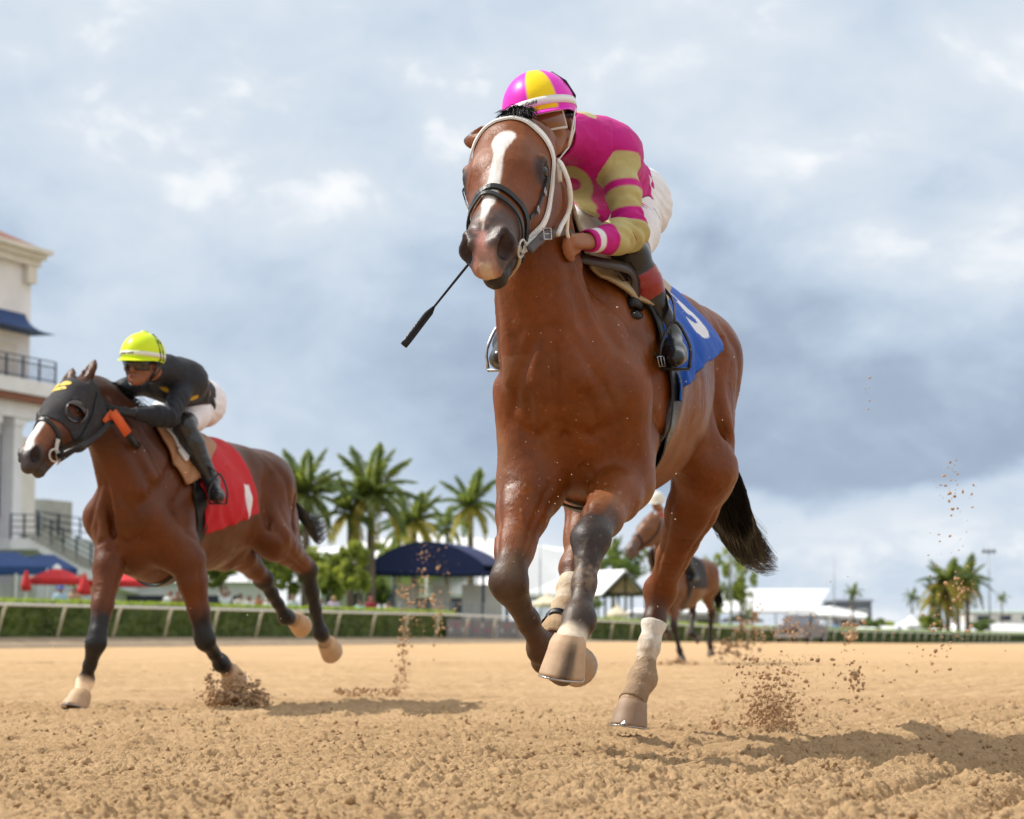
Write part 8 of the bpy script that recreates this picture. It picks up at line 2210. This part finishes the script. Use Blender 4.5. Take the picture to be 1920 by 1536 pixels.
def cloud(specs, seed):
    rs = np.random.RandomState(seed); C, r = [], []
    for (x0, x1, y0, y1, d0, d1, n, r0, r1, kind) in specs:
        for i in range(n):
            if kind == 'box': px, py = x0 + (x1 - x0) * rs.rand(), y0 + (y1 - y0) * rs.rand()
            elif kind == 'gauss': px, py = (x0 + x1) / 2 + rs.randn() * (x1 - x0) / 4, (y0 + y1) / 2 + rs.randn() * (y1 - y0) / 4
            elif kind == 'fan':        # dense at the ground, thinning upward and outward
                k = rs.rand() ** 1.9; py = y1 + (y0 - y1) * k; px = (x0 + x1) / 2 + rs.randn() * (x1 - x0) / 4 * (0.55 + 0.6 * k)
            elif kind == 'crown':
                a = rs.rand() * math.pi; k = rs.rand() ** 0.6; px = (x0 + x1) / 2 + math.cos(a) * (x1 - x0) / 2 * k * (0.75 + 0.35 * rs.rand()); py = y1 - abs(math.sin(a)) * (y1 - y0) * k * (0.4 + 0.7 * rs.rand())
            elif kind == 'column': k = rs.rand() ** 1.3; py = y1 + (y0 - y1) * k; px = x1 + (x0 - x1) * (1 - k) ** 2 * 0.3 + rs.randn() * (x1 - x0) * 0.18
            p = P(px, py, d0 + (d1 - d0) * rs.rand()); 
            if p[2] < 0.004: p[2] = 0.004 + rs.rand() * 0.01
            C.append(p); r.append(r0 + (r1 - r0) * rs.rand() ** 2.5)
    return C, r
C, r = cloud([(382, 508, 1262, 1322, 11.75, 12.1, 620, 0.004, 0.015, 'crown'), (388, 500, 1296, 1324, 11.7, 12.1, 320, 0.004, 0.016, 'gauss'), (384, 402, 1262, 1300, 11.8, 12.0, 70, 0.003, 0.010, 'gauss'), (375, 515, 1262, 1325, 11.7, 12.1, 900, 0.0008, 0.003, 'crown')], 1)
clods('flying_dirt', C, r, 1, 'crown of brown clods thrown up under the lifted left hoof')
C, r = cloud([(722, 760, 1090, 1300, 14.0, 14.8, 280, 0.003, 0.012, 'column'), (625, 745, 1290, 1304, 13.5, 14.2, 150, 0.004, 0.014, 'box'), (715, 768, 1085, 1300, 14.0, 14.8, 900, 0.0008, 0.003, 'column')], 2)
clods('flying_dirt', C, r, 2, 'thin plume of sand rising between the two near horses')
C, r = cloud([(772, 862, 1020, 1215, 17, 20, 90, 0.003, 0.014, 'gauss'), (780, 800, 1020, 1200, 17, 19, 110, 0.003, 0.010, 'box'), (770, 860, 1020, 1215, 17, 20, 400, 0.001, 0.003, 'gauss'), (812, 832, 1120, 1200, 17, 19, 40, 0.004, 0.016, 'box')], 3)
clods('flying_dirt', C, r, 3, 'blurred clods hanging in front of the navy canopy')
C, r = cloud([(1370, 1530, 1235, 1372, 8.6, 9.3, 620, 0.0025, 0.010, 'fan'), (1385, 1500, 1290, 1375, 8.6, 9.2, 360, 0.003, 0.011, 'gauss'), (1330, 1400, 1350, 1375, 8.5, 9, 60, 0.003, 0.010, 'box'), (1350, 1560, 1225, 1375, 8.5, 9.4, 2600, 0.0006, 0.0022, 'fan'), (1370, 1540, 1270, 1378, 8.5, 9.4, 1500, 0.0006, 0.0022, 'gauss')], 4)
clods('flying_dirt', C, r, 4, 'spray of sand clods behind the trailing hind hoof')
C, r = cloud([(1590, 1618, 1225, 1325, 8.9, 9.2, 46, 0.003, 0.012, 'gauss'), (1560, 1680, 1240, 1330, 8.8, 9.6, 34, 0.002, 0.009, 'box'), (1700, 1790, 1200, 1260, 9, 10, 34, 0.002, 0.008, 'box'), (1380, 1920, 1180, 1340, 8.5, 10, 70, 0.0015, 0.006, 'box')], 5)
clods('flying_dirt', C, r, 5, 'scattered clods flying over the track on the right')
C, r = cloud([(1765, 1800, 850, 960, 9.5, 10.5, 26, 0.002, 0.008, 'gauss'), (1740, 1830, 900, 1120, 9.5, 11, 50, 0.002, 0.008, 'box'), (1770, 1830, 1070, 1130, 12, 13, 34, 0.004, 0.014, 'gauss'), (1740, 1840, 1130, 1210, 12, 13, 40, 0.003, 0.011, 'gauss'), (1620, 1640, 700, 780, 10, 11, 6, 0.002, 0.006, 'box')], 6)
clods('flying_dirt', C, r, 6, 'high flying bits of dirt in front of the right hand palms')
C, r = cloud([(1445, 1530, 1150, 1205, 13, 15, 200, 0.002, 0.009, 'gauss'), (1440, 1535, 1145, 1208, 13, 15, 500, 0.0008, 0.0025, 'gauss'), (1575, 1612, 1150, 1212, 12, 14, 60, 0.004, 0.016, 'gauss'), (1405, 1440, 1120, 1210, 15, 17, 80, 0.002, 0.010, 'box')], 7)
clods('flying_dirt', C, r, 7, 'blurred burst of clods in front of the dark truck')
C, r = cloud([(1238, 1298, 1240, 1256, 30.5, 31.5, 240, 0.012, 0.045, 'gauss'), (1330, 1420, 1190, 1240, 31, 33, 100, 0.010, 0.04, 'gauss'), (1380, 1420, 1150, 1210, 32, 33, 50, 0.01, 0.05, 'box')], 8)
clods('flying_dirt', C, r, 8, 'dirt kicked up around the feet of the far brown horse')
C, r = cloud([(930, 1390, 560, 1150, 5.9, 6.2, 75, 0.0007, 0.0022, 'box'), (930, 1130, 870, 960, 6.0, 6.2, 14, 0.0008, 0.002, 'box'), (40, 560, 820, 1300, 9.6, 10.6, 34, 0.0014, 0.0035, 'box'), (760, 1920, 450, 1200, 6.5, 8, 40, 0.0007, 0.002, 'box')], 9)
clods('airborne_grains', C, r, 9, 'tiny bright sand grains drifting before the horses', 'clouds of kicked up dirt', 'grain')
